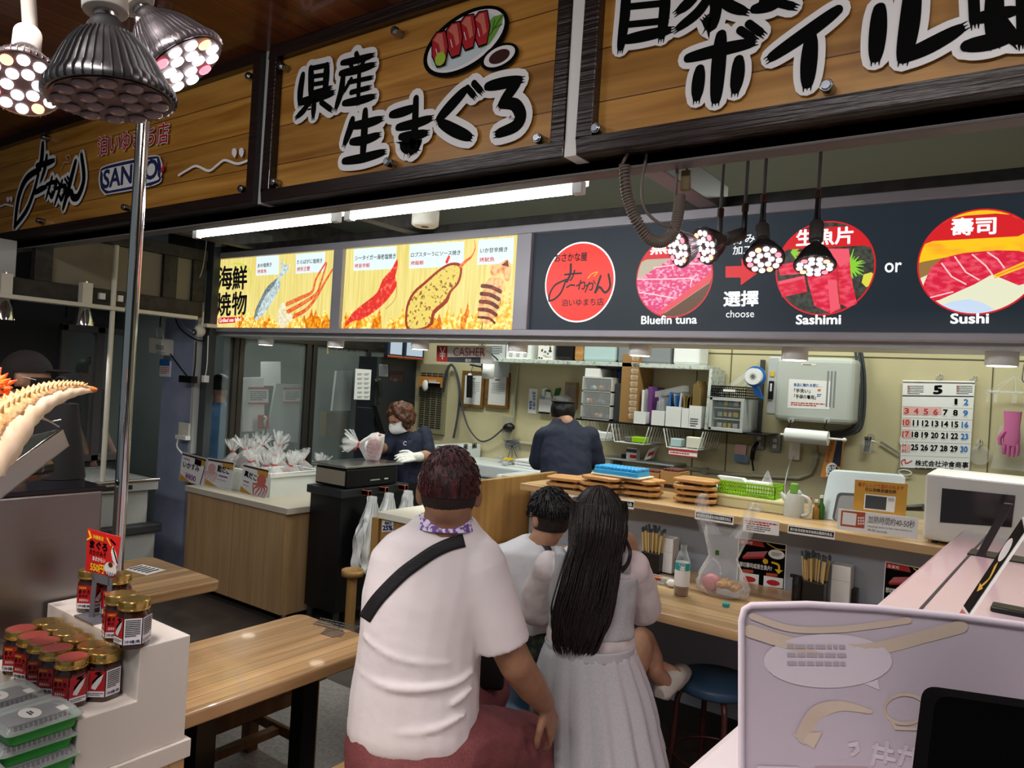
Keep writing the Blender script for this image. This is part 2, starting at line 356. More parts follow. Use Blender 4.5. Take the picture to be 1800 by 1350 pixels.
# glass partition along the far end of the stall (frames run away from the counter)
Xg = -5.05; gp = lambda u, v: PX(u, v, Xg)
b = B().box(Xg-.03, Xg+.03, 3.3, 5.0, 1.83, 1.87, 'bronze').box(Xg-.03, Xg+.03, 3.3, 5.0, .0, .62, 'grey_d').box(Xg-.03, Xg+.03, 3.3, 5.0, 1.87, 2.86, 'beam')
for u in (408, 418, 536, 547, 642): y = gp(u, 690).y; b.box(Xg-.03, Xg+.03, y-.022, y+.022, .6, 1.84, 'bronze')
w2 = struct(b, 'window_2', bev=.004)
B().box(Xg-.004, Xg+.004, 3.32, 5.0, .62, 1.83, 'glass').build('pane', w2)
struct(B().box(-7.0, -6.9, 3.0, 5.6, 0, 2.5, 'room_green').box(-6.9, -5.2, 5.5, 5.55, 0, 2.5, 'room_green').box(-6.9, -5.1, 3.5, 5.2, 2.2, 2.25, 'room_green'), 'wall_corridor')
area('corridor_lamp', (-6.0, 4.3, 2.15), (0, 0, 0), .7, .25, 6, (.92, 1, .97))
Q = lambda u, v: PX(u, v, -6.0)
def slab(name, px, m, label, cat, th=.03, dx=0, art=None):
    b = B().poly([Q(*p)+V((dx, 0, 0)) for p in px], m, th=V((-th, 0, 0)))
    if art: art(b)
    return tag(b.build(name, recalc=True), label, cat)
def notice(px, c):
    def f(b):
        q = lambda s, t: Q(px[0]+(px[2]-px[0])*s, px[1]+(px[3]-px[1])*t)+V((.036, 0, 0))
        b.poly([q(0, 1), q(1, 1), q(1, 0), q(0, 0)], 'paper'); o = V((.001, 0, 0))
        b.poly([q(0, .13)+o, q(1, .13)+o, q(1, 0)+o, q(0, 0)+o], c).poly([q(0, 1)+o, q(1, 1)+o, q(1, .9)+o, q(0, .9)+o], c)
        b.rows(q(.1, .8), q(.9, .8), q(.1, .22), 5, 'grey_d', o)
    return f
slab('cutting_board', [(423, 758), (462, 758), (460, 663), (424, 664)], 'white', 'white board with red-edged notice standing behind the glass partition', 'board', dx=.03, art=notice((432, 680, 468, 710), 'red'))
slab('grey_board', [(466, 772), (524, 778), (530, 676), (482, 674)], 'grey_l', 'tilted grey board with notice behind the glass partition', 'board', dx=.03, art=notice((494, 681, 526, 708), 'red'))
slab('pale_board', [(484, 680), (516, 680), (516, 637), (484, 637)], 'white', 'pale upright board above the tilted grey board', 'board', dx=-.2)
slab('white_board', [(584, 722), (628, 722), (628, 652), (592, 652)], 'white', 'white leaning panel above the yellow crates behind glass', 'board')
slab('yellow_crate', [(572, 768), (609, 768), (609, 726), (574, 724)], 'panel_tan', 'dull yellow crates piled behind the glass partition', 'crates', th=.1, dx=.0)
def hook_art(b):
    o = V((.14, 0, 0)); b.tube([Q(449, 748)+o, Q(449, 738)+o, Q(452, 733)+o, Q(449, 730)+o], .012, 'paper')
slab('red_sign', [(440, 752), (459, 752), (459, 728), (440, 728)], 'tomato', 'small red sign with a white emblem behind the glass partition', 'sign', th=.006, dx=.12, art=hook_art)
b = B().poly([Q(*p)+V((.2, 0, 0)) for p in ((554, 621), (607, 621), (607, 603), (554, 603))], 'yellow', th=V((-.02, 0, 0)))
P = lambda u, v: Q(u, v)+V((.203, 0, 0)); b.ptext('中村鮮魚', P, (570, 619), (604, 619), (570, 606), 'ink', .02); b.ptext('⊕', P, (557, 618), (567, 618), (557, 606), 'ink', .03)
tag(b.build('banner', recalc=True), 'yellow shop banner with black lettering behind the glass partition', 'banner')
# ================================================================ fascia signs above the stall front
FY = 1.9; PF = onY(FY-.012)
def fascia(x0, x1, z0, z1, label, bolts, art):
    t = thing('fascia_sign', label, 'sign', ((x0+x1)/2, FY, z0), 'wooden fascia signs above the stall')
    b = B().box(x0+.03, x1-.03, FY, FY+.03, z0+.03, z1-.03, 'sign_wood'); b.build('board', t)
    b = B(); a, e = FY-.035, FY+.045
    b.box(x0, x1, a, e, z0, z0+.05, 'frame_dark').box(x0, x1, a, e, z1-.05, z1, 'frame_dark').box(x0, x0+.05, a, e, z0+.05, z1-.05, 'frame_dark').box(x1-.05, x1, a, e, z0+.05, z1-.05, 'frame_dark')
    b.build('frame', t, bev=.004)
    for q in bolts:
        p = PF(*q); B().cyl(p+V((0, .012, 0)), p+V((0, -.03, 0)), .0155, 'bolt_steel', n=24).cyl(p+V((0, -.03, 0)), p+V((0, -.034, 0)), .012, 'bolt_steel', n=20).build('bolt', t, bev=.002)
    b = B(); art(b); b.build('lettering', t)
    return t
def brush(b, C, strokes, wd, outline, fill='ink', k=0):
    """C maps crop pixels; strokes = point lists (optionally each with own width factor)"""
    sc = (C(100, 0)-C(0, 0)).length/100
    for s in strokes:
        f = 1
        if isinstance(s[0], (int, float)): f, s = s[0], s[1:]
        pts = [C(*p) for p in s]; pts = bez(pts, 5) if len(pts) > 2 else pts
        n = len(pts); ws = [wd*f*sc*(1.0-.28*abs(2*i/(n-1)-1)**2) for i in range(n)]
        b.stroke(pts, [x+outline*2*sc for x in ws], 'sticker', YN, O1(k)); b.stroke(pts, ws, fill, YN, O1(k+2))
        # dry-brush bristles at the end of each stroke
        d = (pts[-1]-pts[-2]).normalized(); t = d.cross(YN)
        for j in (-.3, 0, .3): b.stroke([pts[-1]+t*(ws[-1]*j), pts[-1]+t*(ws[-1]*j)+d*wd*sc*(.55+.25*abs(j))], [wd*sc*.22, wd*sc*.05], fill, YN, O1(k+2))
def art2(b):
    C = crop(450, 0, 3, PF)
    S = [[(248, 395), (236, 470), (232, 540)], [(232, 540), (310, 520), (400, 492)], [(290, 360), (292, 430), (290, 500)], [.8, (290, 362), (372, 345)], [(374, 345), (372, 400), (366, 480)], [.7, (297, 405), (365, 395)], [.7, (297, 447), (365, 435)], [.7, (297, 490), (385, 465)],
         [.8, (275, 550), (250, 585), (222, 612)], [.8, (308, 530), (305, 570), (303, 606)], [.9, (345, 540), (392, 575)],
         [.9, (530, 285), (542, 318)], [.8, (455, 332), (530, 318), (608, 295)], [.7, (497, 335), (512, 365)], [.7, (572, 318), (552, 358)], [.9, (448, 388), (530, 370), (615, 345)], [.9, (462, 390), (450, 480), (426, 560)], [.7, (503, 418), (472, 470)], [.7, (490, 435), (600, 412)], [.8, (503, 488), (590, 465)], [.9, (465, 545), (540, 532), (615, 512)], [.8, (545, 395), (540, 530)],
         [(510, 630), (498, 680), (472, 750)], [(510, 665), (580, 652), (655, 630)], [(505, 748), (570, 740), (640, 716)], [(465, 850), (560, 835), (668, 805)], [(577, 585), (572, 700), (563, 830)],
         [(715, 605), (770, 592), (830, 572)], [(750, 672), (830, 655), (915, 628)], [(765, 722), (830, 716), (892, 704)], [(845, 520), (840, 640), (832, 740), (800, 785), (780, 765), (812, 750), (838, 775), (822, 800)],
         [1.15, (1100, 480), (1030, 555), (968, 625)], [1.2, (978, 650), (1050, 690), (1122, 722)], [.9, (1115, 465), (1145, 500)], [.9, (1150, 440), (1182, 476)],
         [1.1, (1222, 456), (1300, 440), (1388, 424)], [1.1, (1385, 428), (1345, 480), (1298, 545)], [1.2, (1298, 548), (1365, 552), (1396, 610), (1370, 665), (1282, 703)]]
    brush(b, C, S, 27, 17)
    # plate of sliced tuna
    def ell(cx, cy, a, bb, rot, mt, k, n=44):
        r = radians(rot); b.poly([C(cx+a*cos(q)*cos(r)-bb*sin(q)*sin(r), cy+a*cos(q)*sin(r)+bb*sin(q)*cos(r)) for q in [2*pi*i/n for i in range(n)]][::-1], mt, O1(k))
    ell(1108, 218, 260, 138, -36, 'ink', 1); ell(1108, 216, 238, 116, -36, 'sticker', 2); ell(1106, 222, 215, 95, -36, 'plate_shade', 3)
    b.poly([C(*p) for p in ((1185, 260), (1225, 200), (1220, 130), (1255, 90), (1308, 75), (1296, 130), (1262, 190), (1230, 235))], 'leaf_green', O1(5))
    for q in (((1235, 190), (1300, 85)), ((1250, 160), (1262, 110)), ((1262, 150), (1300, 130))): b.stroke([C(*p) for p in q], .003, 'leaf_dark', YN, O1(6))
    for i, (x, y) in enumerate(((1200, 80), (1130, 100), (1060, 140), (985, 190))):
        pts = [(x-45, y+25), (x-20, y-10), (x+22, y-18), (x+36, y+60), (x+20, y+150), (x-20, y+165), (x-44, y+110)]
        b.poly([C(x+(p[0]-x)*1.13, y+65+(p[1]-y-65)*1.1) for p in pts], 'ink', O1(7+i*3)); b.poly([C(*p) for p in pts], 'tuna_red', O1(8+i*3))
        b.poly([C(*p) for p in ((x-38, y+28), (x-16, y-4), (x+8, y-8), (x+22, y+90), (x+4, y+110), (x-10, y+50))], 'tuna_pink', O1(9+i*3))
        b.stroke([C(x-25, y+75), C(x-15, y+115)], .003, 'sticker', YN, O1(9+i*3))
    ell(985, 318, 26, 38, 20, 'lime', 22)
    ell(1286, 300, 108, 62, -28, 'ink', 3); ell(1286, 298, 90, 46, -28, 'sticker', 4); ell(1286, 300, 60, 32, -28, 'soy', 5)
def art3(b):
    C = crop(1000, 0, 2.25, PF)
    S = [[(228, -60), (222, 60), (206, 185)], [(385, -60), (378, 50), (368, 140)], [(222, 158), (300, 142), (390, 122)], [.8, (232, 98), (370, 84)], [.8, (232, 28), (370, 14)], [(232, -55), (385, -70)], [(310, -120), (300, -70)],
         [(530, -60), (480, 5), (440, 40)], [.9, (560, -20), (510, 50), (438, 108)], [(550, -40), (582, 20), (566, 98), (545, 85)], [.9, (590, -10), (640, 25), (692, 45)], [.8, (620, -60), (590, -5)], [(440, -70), (700, -110)],
         [(735, 36), (800, 20), (850, -10)], [(770, 5), (830, -10)], [.9, (800, 5), (880, 25)], [(760, -40), (900, -70)],
         [1.05, (472, 230), (590, 200), (718, 172)], [1.2, (602, 140), (592, 260), (582, 390)], [1.1, (518, 275), (512, 330), (507, 382)], [1.1, (672, 238), (668, 295), (660, 352)], [.9, (678, 120), (722, 150)], [.9, (712, 95), (756, 128)],
         [1.1, (1062, 42), (950, 125), (806, 224)], [1.2, (958, 152), (950, 240), (944, 328)],
         [1.15, (1228, 35), (1222, 130), (1214, 225)], [1.3, (1362, -60), (1348, 90), (1326, 226)], [1.1, (1330, 226), (1430, 180), (1540, 120)],
         [.9, (1600, -30), (1605, 80)], [.9, (1610, 75), (1680, 60), (1760, 45)], [1.1, (1685, -60), (1682, 60), (1685, 160)], [1.1, (1575, 182), (1660, 168), (1745, 145)], [1, (1715, 92), (1765, 158)], [.9, (1620, -20), (1760, -45)], [.9, (1790, -60), (1795, 160)], [.8, (1800, 40), (1900, 20)], [.8, (1800, 110), (1900, 90)], [.9, (1900, -60), (1890, 160)]]
    brush(b, C, S, 37, 19)
def art1(b):
    C = crop(0, 0, 3.213, PF)
    S = [[(242, 812), (236, 900), (215, 975)], [.8, (208, 935), (255, 925), (302, 908)], [.8, (265, 880), (255, 950), (236, 1010)], [1.0, (228, 955), (150, 1010), (105, 1120), (85, 1275)], [.8, (218, 985), (190, 1090), (150, 1190), (88, 1275)],
         [.8, (200, 1088), (230, 1070), (258, 1058)], [.6, (262, 1045), (300, 1030), (318, 1040), (296, 1110), (285, 1100)], [.6, (295, 1000), (280, 1060), (265, 1110)], [.5, (318, 1010), (332, 1032)],
         [.6, (322, 1065), (355, 1050), (372, 1060), (350, 1125), (340, 1115)], [.6, (352, 1020), (335, 1080), (315, 1140)], [.5, (368, 1010), (380, 1030)], [.5, (382, 1000), (394, 1018)],
         [.9, (428, 912), (395, 1040), (360, 1170)], [.9, (372, 1120), (400, 1085), (415, 1115), (445, 1105), (475, 1010), (462, 880)]]
    brush(b, C, S, 17, 7)
    b.stroke(bez([C(*p) for p in ((345, 955), (362, 920), (395, 915), (395, 878), (372, 885), (385, 905))], 5), .006, 'sticker', YN, O1(4)); b.stroke(bez([C(*p) for p in ((345, 955), (362, 920), (395, 915), (395, 878), (372, 885), (385, 905))], 5), .003, 'red', YN, O1(5))
    b.disc(C(108, 1190), V((.004, 0, 0)), V((0, 0, .005)), 'red', off=O1(6))
    for k, (bold, mt) in enumerate(((.05, 'sticker'), (.015, 'red'))): b.ptext('泊いゆまち店', C, (552, 880), (952, 805), (556, 775), mt, bold, O1(2+2*k))
    def pill(g, mt, k):
        c = [C(x, y) for x, y in ((600-g, 1095+g), (572-g, 1060), (568-g, 985), (600, 940-g), (860, 885-g), (905+g, 905), (908+g, 985), (875, 1040+g))]
        b.poly(bez(c+[c[0]], 5)[:-1], mt, O1(k))
    pill(7, 'sticker', 2); pill(0, 'logo_navy', 3); pill(-16, 'sticker', 4)
    b.ptext('SANKO', C, (585, 1065), (890, 1005), (590, 965), 'logo_navy', .03, O1(5))
    b.stroke(bez([C(*p) for p in ((850, 1050), (915, 1000), (930, 900))], 5), [.004]*10+[.001], 'logo_navy', YN, O1(6)); b.poly([C(*p) for p in ((905, 980), (930, 965), (934, 905))], 'red', O1(7))
    for pts in (((1010, 990), (1060, 960), (1110, 938), (1180, 965), (1225, 935), (1270, 905), (1340, 925), (1398, 908)), ((-60, 1150), (0, 1165), (30, 1155), (75, 1165))):
        b.stroke(bez([C(*p) for p in pts], 6), .011, 'sticker', YN, O1(2))
    for x, y, s in ((1325, 865, 1), (1365, 863, 1), (46, 1128, .6), (64, 1126, .6)):
        b.poly([C(x+s*q[0], y+s*q[1]) for q in ((0, 28), (-14, 5), (-14, -15), (-6, -28), (8, -26), (14, -8), (10, 12))][::-1], 'sticker', O1(2))
mat('plate_shade', 'd5e3ea', .35); mat('leaf_green', '6da63a', .4); mat('leaf_dark', '2a5c1c', .4); mat('tuna_red', 'b8202a', .35); mat('tuna_pink', 'd87868', .35); mat('lime', 'a8c83a', .4); mat('soy', '3a1510', .3); mat('logo_navy', '27305e', .4)
fascia(-5.75, -2.70, 2.29, 2.93, 'wooden fascia sign with a fish-shaped logo, red lettering and a white wave', [(84, 243), (75, 389), (226, 366), (432, 334), (445, 137)], art1)
fascia(-2.645, -1.185, 2.285, 2.93, 'wooden fascia sign with brush lettering and a plate of red sliced tuna', [(502, 120), (702, 59), (689, 288), (488, 322), (952, 247)], art2)
fascia(-1.14, 1.5, 2.285, 2.93, 'wooden fascia sign with the largest brush lettering and a steel bolt at its lower edge', [(1054, 230), (1457, 157)], art3)
struct(B().box(-5.9, 2, FY+.05, FY+.09, 2.26, 2.93, 'grey_l').box(-1.183, -1.142, FY-.03, FY+.05, 2.286, 2.93, 'white').box(-2.698, -2.647, FY-.01, FY+.05, 2.29, 2.93, 'grey_l'), 'trim_1')
# ================================================================ backlit menu board
MY = 3.2; PM = onY(MY-.004)
E('e_straw', 'efdf8e', 1.0, ns=((60, 60, 3), 'dfcc72', .35, .65)); E('e_white', 'dff0f2', 1.0); E('e_w', 'ffffff', 1.0); E('e_ink', '0c0d12', .8); E('e_red', 'd8232a', .9); E('e_logo', 'fb382e', 1.0)
mat('e_navy', '10151a', .5); MT['e_navy'].node_tree.nodes['Principled BSDF'].inputs['Emission Color'].default_value = lin('222b33'); MT['e_navy'].node_tree.nodes['Principled BSDF'].inputs['Emission Strength'].default_value = .8
E('e_lime', 'cfd65a', 1.0); E('e_fish', '9fb4b6', 1.0, ns=(70, 'd6e4e4', .4, .6)); E('e_fishback', '5c6a72', .9, ns=(90, '90a0a4', .4, .6)); E('e_crab', 'e2542a', 1.0, ns=(60, 'f08a50', .42, .62)); E('e_flesh', 'f2ead0', 1.0, ns=(60, 'dcd0a0', .4, .6)); E('e_shrimp', 'e0342e', 1.0, ns=(40, 'f27a62', .5, .68))
E('e_flame', 'f2a81c', 1.05, ns=(45, 'fff29a', .42, .62)); E('e_flame2', 'd86a12', 1.0, ns=(50, 'f2b02a', .45, .6)); E('e_uni', 'e6cf6a', 1.0, ns=(55, '8a3a20', .56, .64)); E('e_shell', 'a03a26', .9); E('e_squid', 'f0c48a', 1.0, ns=(35, 'e07a3a', .45, .65)); E('e_char', '5a2a20', .8, ns=(60, 'a04a2a', .45, .6))
E('e_tuna', 'd83a72', 1.0, ns=((60, 60, 90), 'f2a8c4', .5, .62)); E('e_tuna2', 'e04c56', 1.0); E('e_board', '6a4a34', .8); E('e_grayb', 'c0b49a', .9); E('e_slate', '3a3c36', .7, ns=(60, '56584e', .4, .6)); E('e_meat', 'd0203c', 1.0, ns=((30, 30, 60), 'ec5a6e', .45, .7)); E('e_meat2', 'e8586a', 1.0); E('e_leaf', '86c83a', 1.0); E('e_wasabi', 'd6d04a', 1.0); E('e_gold', 'f2c01e', 1.0, ns=((8, 8, 20), 'f09a28', .5, .7)); E('e_wood', '9a7440', .9); E('e_rice', 'dfe0c2', 1.0); E('e_plate', 'c2d4ea', 1.0); E('e_line', 'f4c2c2', 1.0)
t = thing('menu_lightbox', 'long backlit menu board hanging over the counter', 'menu board', (-2.4, MY, 1.858))
xs = (-5.075, -3.655, -2.222, 1.3); b = B()
b.box(-5.12, 1.3, MY, MY+.1, 1.855, 2.435, 'alu')
for z0, z1 in ((1.855, 1.886), (2.392, 2.435)): b.box(-5.12, 1.3, MY-.03, MY, z0, z1, 'alu')
for x0, x1 in ((-5.12, -5.06), (-3.70, -3.612), (-2.268, -2.176)): b.box(x0, x1, MY-.03, MY, 1.886, 2.392, 'alu')
b.build('frame', t, bev=.004)
def poly(b, C, pts, mt, k, smooth=0):
    p = [C(*q) for q in pts]
    if smooth: p = bez(p+[p[0]], smooth)[:-1]
    b.poly(p, mt, O1(k))
def flames(b, x0, x1, n, zb, h, seed):
    rd = random.Random(seed)
    for i in range(n):
        x = x0+(x1-x0)*(i+.5)/n; hh = h*rd.uniform(.55, 1.15); w_ = (x1-x0)/n*rd.uniform(.9, 1.3); mt = rd.choice(('e_flame', 'e_flame', 'e_flame2')); ln = rd.uniform(-.03, .03)
        b.poly([(x-w_, MY-.004, zb), (x+w_, MY-.004, zb), (x+w_*.8, MY-.004, zb+hh*.5), (x+w_*.3+ln, MY-.004, zb+hh*.62), (x+ln, MY-.004, zb+hh), (x-w_*.35+ln, MY-.004, zb+hh*.6), (x-w_*.8, MY-.004, zb+hh*.45)], mt, O1(3+(i % 3)*.2))
# first panel
b = B().box(-5.06, -3.70, MY-.004, MY, 1.886, 2.392, 'e_straw'); C = crop(350, 390, 6, PM)
b.stroke(bez([C(*p) for p in ((330, 450), (420, 440), (520, 500), (555, 620), (530, 760))], 5), [.004+.018*sin(pi*i/20) for i in range(21)], 'e_lime', YN, O1(1)); b.stroke(bez([C(*p) for p in ((260, 520), (200, 640), (175, 760), (200, 880))], 5), .012, 'e_lime', YN, O1(1))
for s, a in (('海', (195, 715)), ('鮮', (350, 715)), ('焼', (180, 995)), ('物', (345, 985))): b.ptext(s, C, a, (a[0]+152, a[1]-8), (a[0]+8, a[1]-240), 'e_ink', .025, O1(2))
poly(b, C, ((205, 1025), (225, 1010), (440, 1000), (452, 1012), (448, 1050), (435, 1058), (215, 1075), (202, 1062)), 'e_red', 2); b.ptext('Grilled sea food', C, (212, 1062), (442, 1046), (216, 1022), 'e_w', .015, O1(3))
poly(b, C, ((600, 568), (838, 555), (843, 352), (606, 368)), 'e_white', 1); poly(b, C, ((1018, 548), (1325, 525), (1332, 318), (1022, 342)), 'e_white', 1)
b.ptext('あゆ塩焼き', C, (618, 485), (765, 470), (620, 442), 'e_ink', .015, O1(2)); b.ptext('烤香魚', C, (616, 545), (712, 538), (618, 505), 'e_red', .015, O1(2))
b.ptext('たらばがに塩焼き', C, (1032, 448), (1298, 432), (1036, 402), 'e_ink', .015, O1(2)); b.ptext('烤帝王蟹', C, (1032, 525), (1168, 515), (1035, 478), 'e_red', .015, O1(2))
flames(b, -4.72, -4.52, 5, 1.888, .14, 1); flames(b, -4.45, -3.73, 14, 1.888, .12, 2)
poly(b, C, ((585, 1040), (600, 930), (660, 800), (720, 690), (835, 590), (870, 480), (868, 420), (890, 405), (905, 455), (960, 455), (925, 540), (865, 590), (860, 680), (810, 790), (735, 910), (640, 1020)), 'e_fish', 6, 3)
poly(b, C, ((585, 1040), (600, 930), (660, 800), (720, 690), (830, 595), (790, 680), (700, 790), (640, 920)), 'e_fishback', 7, 3); b.disc(C(618, 985), V((.006, 0, 0)), V((0, 0, .007)), 'e_ink', off=O1(8)); b.stroke([C(590, 1030), C(555, 1115)], .004, 'e_wood', YN, O1(5))
for k, pts in enumerate((((930, 870), (1080, 800), (1195, 740), (1240, 600), (1340, 430)), ((920, 960), (1100, 860), (1240, 760), (1290, 640), (1350, 440)), ((1000, 1000), (1130, 930), (1240, 800), (1320, 660), (1415, 500)))):
    q = bez([C(*p) for p in pts], 5); n = len(q); b.stroke(q, [.030*(1-.6*i/n) for i in range(n)], 'e_shell', YN, O1(6+k)); b.stroke(q, [.026*(1-.62*i/n) for i in range(n)], 'e_crab', YN, O1(6.4+k))
poly(b, C, ((830, 1030), (850, 900), (910, 850), (930, 960), (1000, 980), (960, 1060), (900, 1120), (840, 1080)), 'e_flesh', 9, 3)
b.build('panel', t)
# second panel
b = B().box(-3.612, -2.268, MY-.004, MY, 1.886, 2.392, 'e_straw'); C = crop(600, 400, 5.4545, PM)
for q in (((115, 415), (525, 395), (530, 180), (120, 208)), ((650, 395), (1172, 368), (1180, 132), (655, 165)), ((1302, 358), (1645, 345), (1658, 95), (1315, 118))): poly(b, C, q, 'e_white', 1)
for s, r, a in (('シータイガー海老塩焼き', '烤皇帝蝦', ((132, 318), (520, 298), (136, 270), (128, 388), (272, 380), (131, 348))), ('ロブスターうにソース焼き', '烤龍蝦', ((668, 285), (1140, 262), (672, 240), (666, 362), (788, 355), (669, 322))), ('いか甘辛焼き', '烤魷魚', ((1332, 245), (1592, 232), (1336, 198), (1325, 332), (1468, 325), (1328, 288)))):
    b.ptext(s, C, *a[:3], 'e_ink', .015, O1(2)); b.ptext(r, C, *a[3:], 'e_red', .015, O1(2))
flames(b, -3.60, -3.28, 9, 1.888, .13, 3); flames(b, -3.2, -2.3, 20, 1.888, .13, 4); flames(b, -2.42, -2.28, 4, 1.888, .24, 5)
poly(b, C, ((20, 970), (110, 820), (230, 720), (345, 625), (400, 500), (480, 410), (525, 325), (545, 320), (540, 400), (520, 480), (535, 560), (440, 700), (330, 800), (200, 880), (110, 900)), 'e_shrimp', 6, 3)
for a, c in (((230, 730), (255, 850)), ((300, 680), (340, 790)), ((365, 600), (430, 700)), ((400, 530), (520, 480))): b.stroke([C(*a), C(*c)], .004, 'e_shell', YN, O1(7))
b.stroke(bez([C(*p) for p in ((520, 480), (535, 600), (510, 700), (430, 780))], 5), .003, 'e_shell', YN, O1(5)); b.stroke([C(470, 440), C(540, 310)], .006, 'e_shrimp', YN, O1(7))
poly(b, C, ((615, 930), (625, 760), (690, 620), (800, 520), (940, 400), (1050, 340), (1150, 350), (1160, 440), (1130, 540), (1060, 620), (1020, 720), (900, 830), (880, 930), (760, 985), (650, 985)), 'e_shell', 6, 3)
poly(b, C, ((635, 910), (645, 770), (705, 640), (815, 540), (950, 420), (1050, 365), (1130, 375), (1140, 440), (1105, 540), (1040, 610), (990, 700), (880, 800), (850, 920), (760, 965), (660, 965)), 'e_uni', 7, 3)
b.stroke(bez([C(*p) for p in ((1150, 370), (1200, 320), (1250, 280), (1290, 190), (1272, 110))], 5), [.022-.0012*i*.9 for i in range(21)], 'e_crab', YN, O1(6)); b.stroke([C(1015, 330), C(1035, 285)], .02, 'e_shrimp', YN, O1(6))
poly(b, C, ((1320, 860), (1312, 760), (1350, 640), (1420, 490), (1540, 490), (1560, 560), (1540, 660), (1500, 800), (1440, 910), (1370, 915)), 'e_squid', 6, 3); poly(b, C, ((1440, 450), (1430, 380), (1520, 345), (1600, 310), (1635, 400), (1610, 510), (1570, 500), (1540, 440), (1480, 470)), 'e_squid', 6, 3)
for k in range(5): y = 560+k*75; b.stroke(bez([C(1355-k*9, y), C(1440-k*5, y+12), C(1530-k*14, y+55)], 4), .022 if k < 4 else .014, 'e_char', YN, O1(7))
poly(b, C, ((1540, 360), (1600, 312), (1610, 380)), 'e_char', 7); b.stroke([C(1360, 905), C(1345, 985)], .008, 'e_wood', YN, O1(5))
b.build('panel', t)
# third panel (black, tuna)
b = B().box(-2.176, 1.3, MY-.004, MY, 1.886, 2.392, 'e_navy'); C = crop(930, 390, 5.143, PM); C4 = crop(1240, 360, 5.625, PM); C5 = crop(1540, 340, 5.192, PM)
def ring(c, r, mt, k, n=56): b.disc(c, V((r, 0, 0)), V((0, 0, r)), mt, n, O1(k))
def clipc(c, r, pts):
    out = []
    for p in pts:
        d = p-c; d.y = 0
        out.append(p if d.length <= r else c+d*(r/d.length))
    return out
def seg(c, r, pts, mt, k, dens=8):   # polygon kept inside the circle
    P = []
    for i in range(len(pts)):
        a, q = pts[i], pts[(i+1) % len(pts)]
        P += [a.lerp(q, j/dens) for j in range(dens)]
    b.poly(clipc(c, r, P), mt, O1(k))
c0 = C(452, 545); ring(c0, .202, 'e_w', 1); ring(c0, .194, 'e_logo', 2)
for s, f in (([(380, 385), (375, 470), (345, 540)], 1), ([(325, 478), (400, 470), (475, 465)], .7), ([(415, 440), (395, 500), (375, 530)], .7), ([(345, 520), (240, 570), (190, 650), (182, 715)], .8), ([(335, 530), (290, 640), (230, 700), (182, 715)], .8), ([(345, 592), (380, 572), (412, 575)], .7), ([(432, 580), (500, 545), (500, 600), (480, 605)], .6), ([(470, 530), (450, 610)], .6), ([(515, 580), (575, 555), (570, 610), (550, 615)], .6), ([(548, 545), (510, 635)], .6), ([(585, 530), (600, 560)], .5), ([(650, 490), (600, 640)], .9), ([(600, 640), (640, 590), (690, 640), (735, 580), (720, 475)], .9)):
    q = [C(*p) for p in s]; b.stroke(bez(q, 5) if len(q) > 2 else q, .013*f, 'e_ink', YN, O1(4))
b.stroke(bez([C(*p) for p in ((535, 510), (570, 470), (620, 455), (590, 490))], 4), .004, 'e_gold', YN, O1(4))
b.ptext('おさかな屋', C, (235, 365), (525, 352), (238, 292), 'e_ink', .03, O1(4)); b.ptext('泊いゆまち店', C, (295, 765), (675, 755), (298, 700), 'e_ink', .02, O1(4))
def dish(c, r, ttl, tp, band, bg):
    ring(c, r, 'e_red', 1); ring(c, r-.006, bg, 2)
    seg(c, r-.006, [c+V((-r, 0, band[0])), c+V((r, 0, band[0])), c+V((r, 0, band[1])), c+V((-r, 0, band[1]))], 'e_red', 4)
c1 = C(1306, 500); r1 = .188; dish(c1, r1, '', 0, (.088, .24), 'e_grayb'); f = lambda *q: [C(*p) for p in q]
seg(c1, r1-.006, f((920, 560), (1290, 330), (1700, 330), (1700, 420), (1140, 840), (960, 720)), 'e_tuna', 3); seg(c1, r1-.006, f((1140, 840), (1700, 420), (1700, 500), (1190, 850)), 'e_tuna2', 5); seg(c1, r1-.006, f((1180, 860), (1700, 505), (1700, 860)), 'e_board', 3)
for q in (((1130, 415), (1400, 380), (1690, 360)), ((960, 520), (1200, 520), (1480, 510), (1520, 480)), ((950, 660), (1150, 660), (1300, 690)), ((1480, 510), (1460, 580))): b.stroke(clipc(c1, .18, [C(*p) for p in q]), .006, 'e_line', YN, O1(6))
b.ptext('黒鮪', C, (1100, 298), (1420, 275), (1104, 185), 'e_w', .03, O1(6)); b.ptext('Bluefin tuna', C, (1018, 925), (1518, 920), (1020, 852), 'e_w', .022, O1(7))
b.ptext('好み', C4, (278, 395), (488, 370), (284, 305), 'e_w', .008, O1(3)); b.ptext('加工', C4, (270, 495), (475, 485), (274, 410), 'e_w', .008, O1(3))
poly(b, C4, ((200, 610), (200, 720), (350, 720), (350, 797), (540, 660), (355, 530), (360, 605)), 'e_red', 3)
b.ptext('選擇', C4, (182, 1005), (520, 1000), (186, 858), 'e_w', .03, O1(3)); b.ptext('choose', C4, (204, 1115), (482, 1112), (206, 1045), 'e_w', 0, O1(3))
c2 = C4(1172, 628); r2 = .194; dish(c2, r2, '', 0, (.085, .168), 'e_slate'); f = lambda *q: [C4(*p) for p in q]
rd = random.Random(3)
for (x, y) in ((1420, 600), (860, 470)):
    for i in range(22):
        a = rd.uniform(-1.3, 1.3)-(0 if x > 1000 else pi*0); L_ = rd.uniform(80, 170) if x > 1000 else rd.uniform(40, 90)
        b.stroke([C4(x, y), C4(x+L_*cos(a), y+L_*sin(a)*1.1)], [.012, .002], 'e_leaf', YN, O1(3.2))
seg(c2, r2-.006, f((1565, 690), (1640, 668), (1685, 700), (1670, 790), (1590, 815), (1545, 770)), 'e_wasabi', 4)
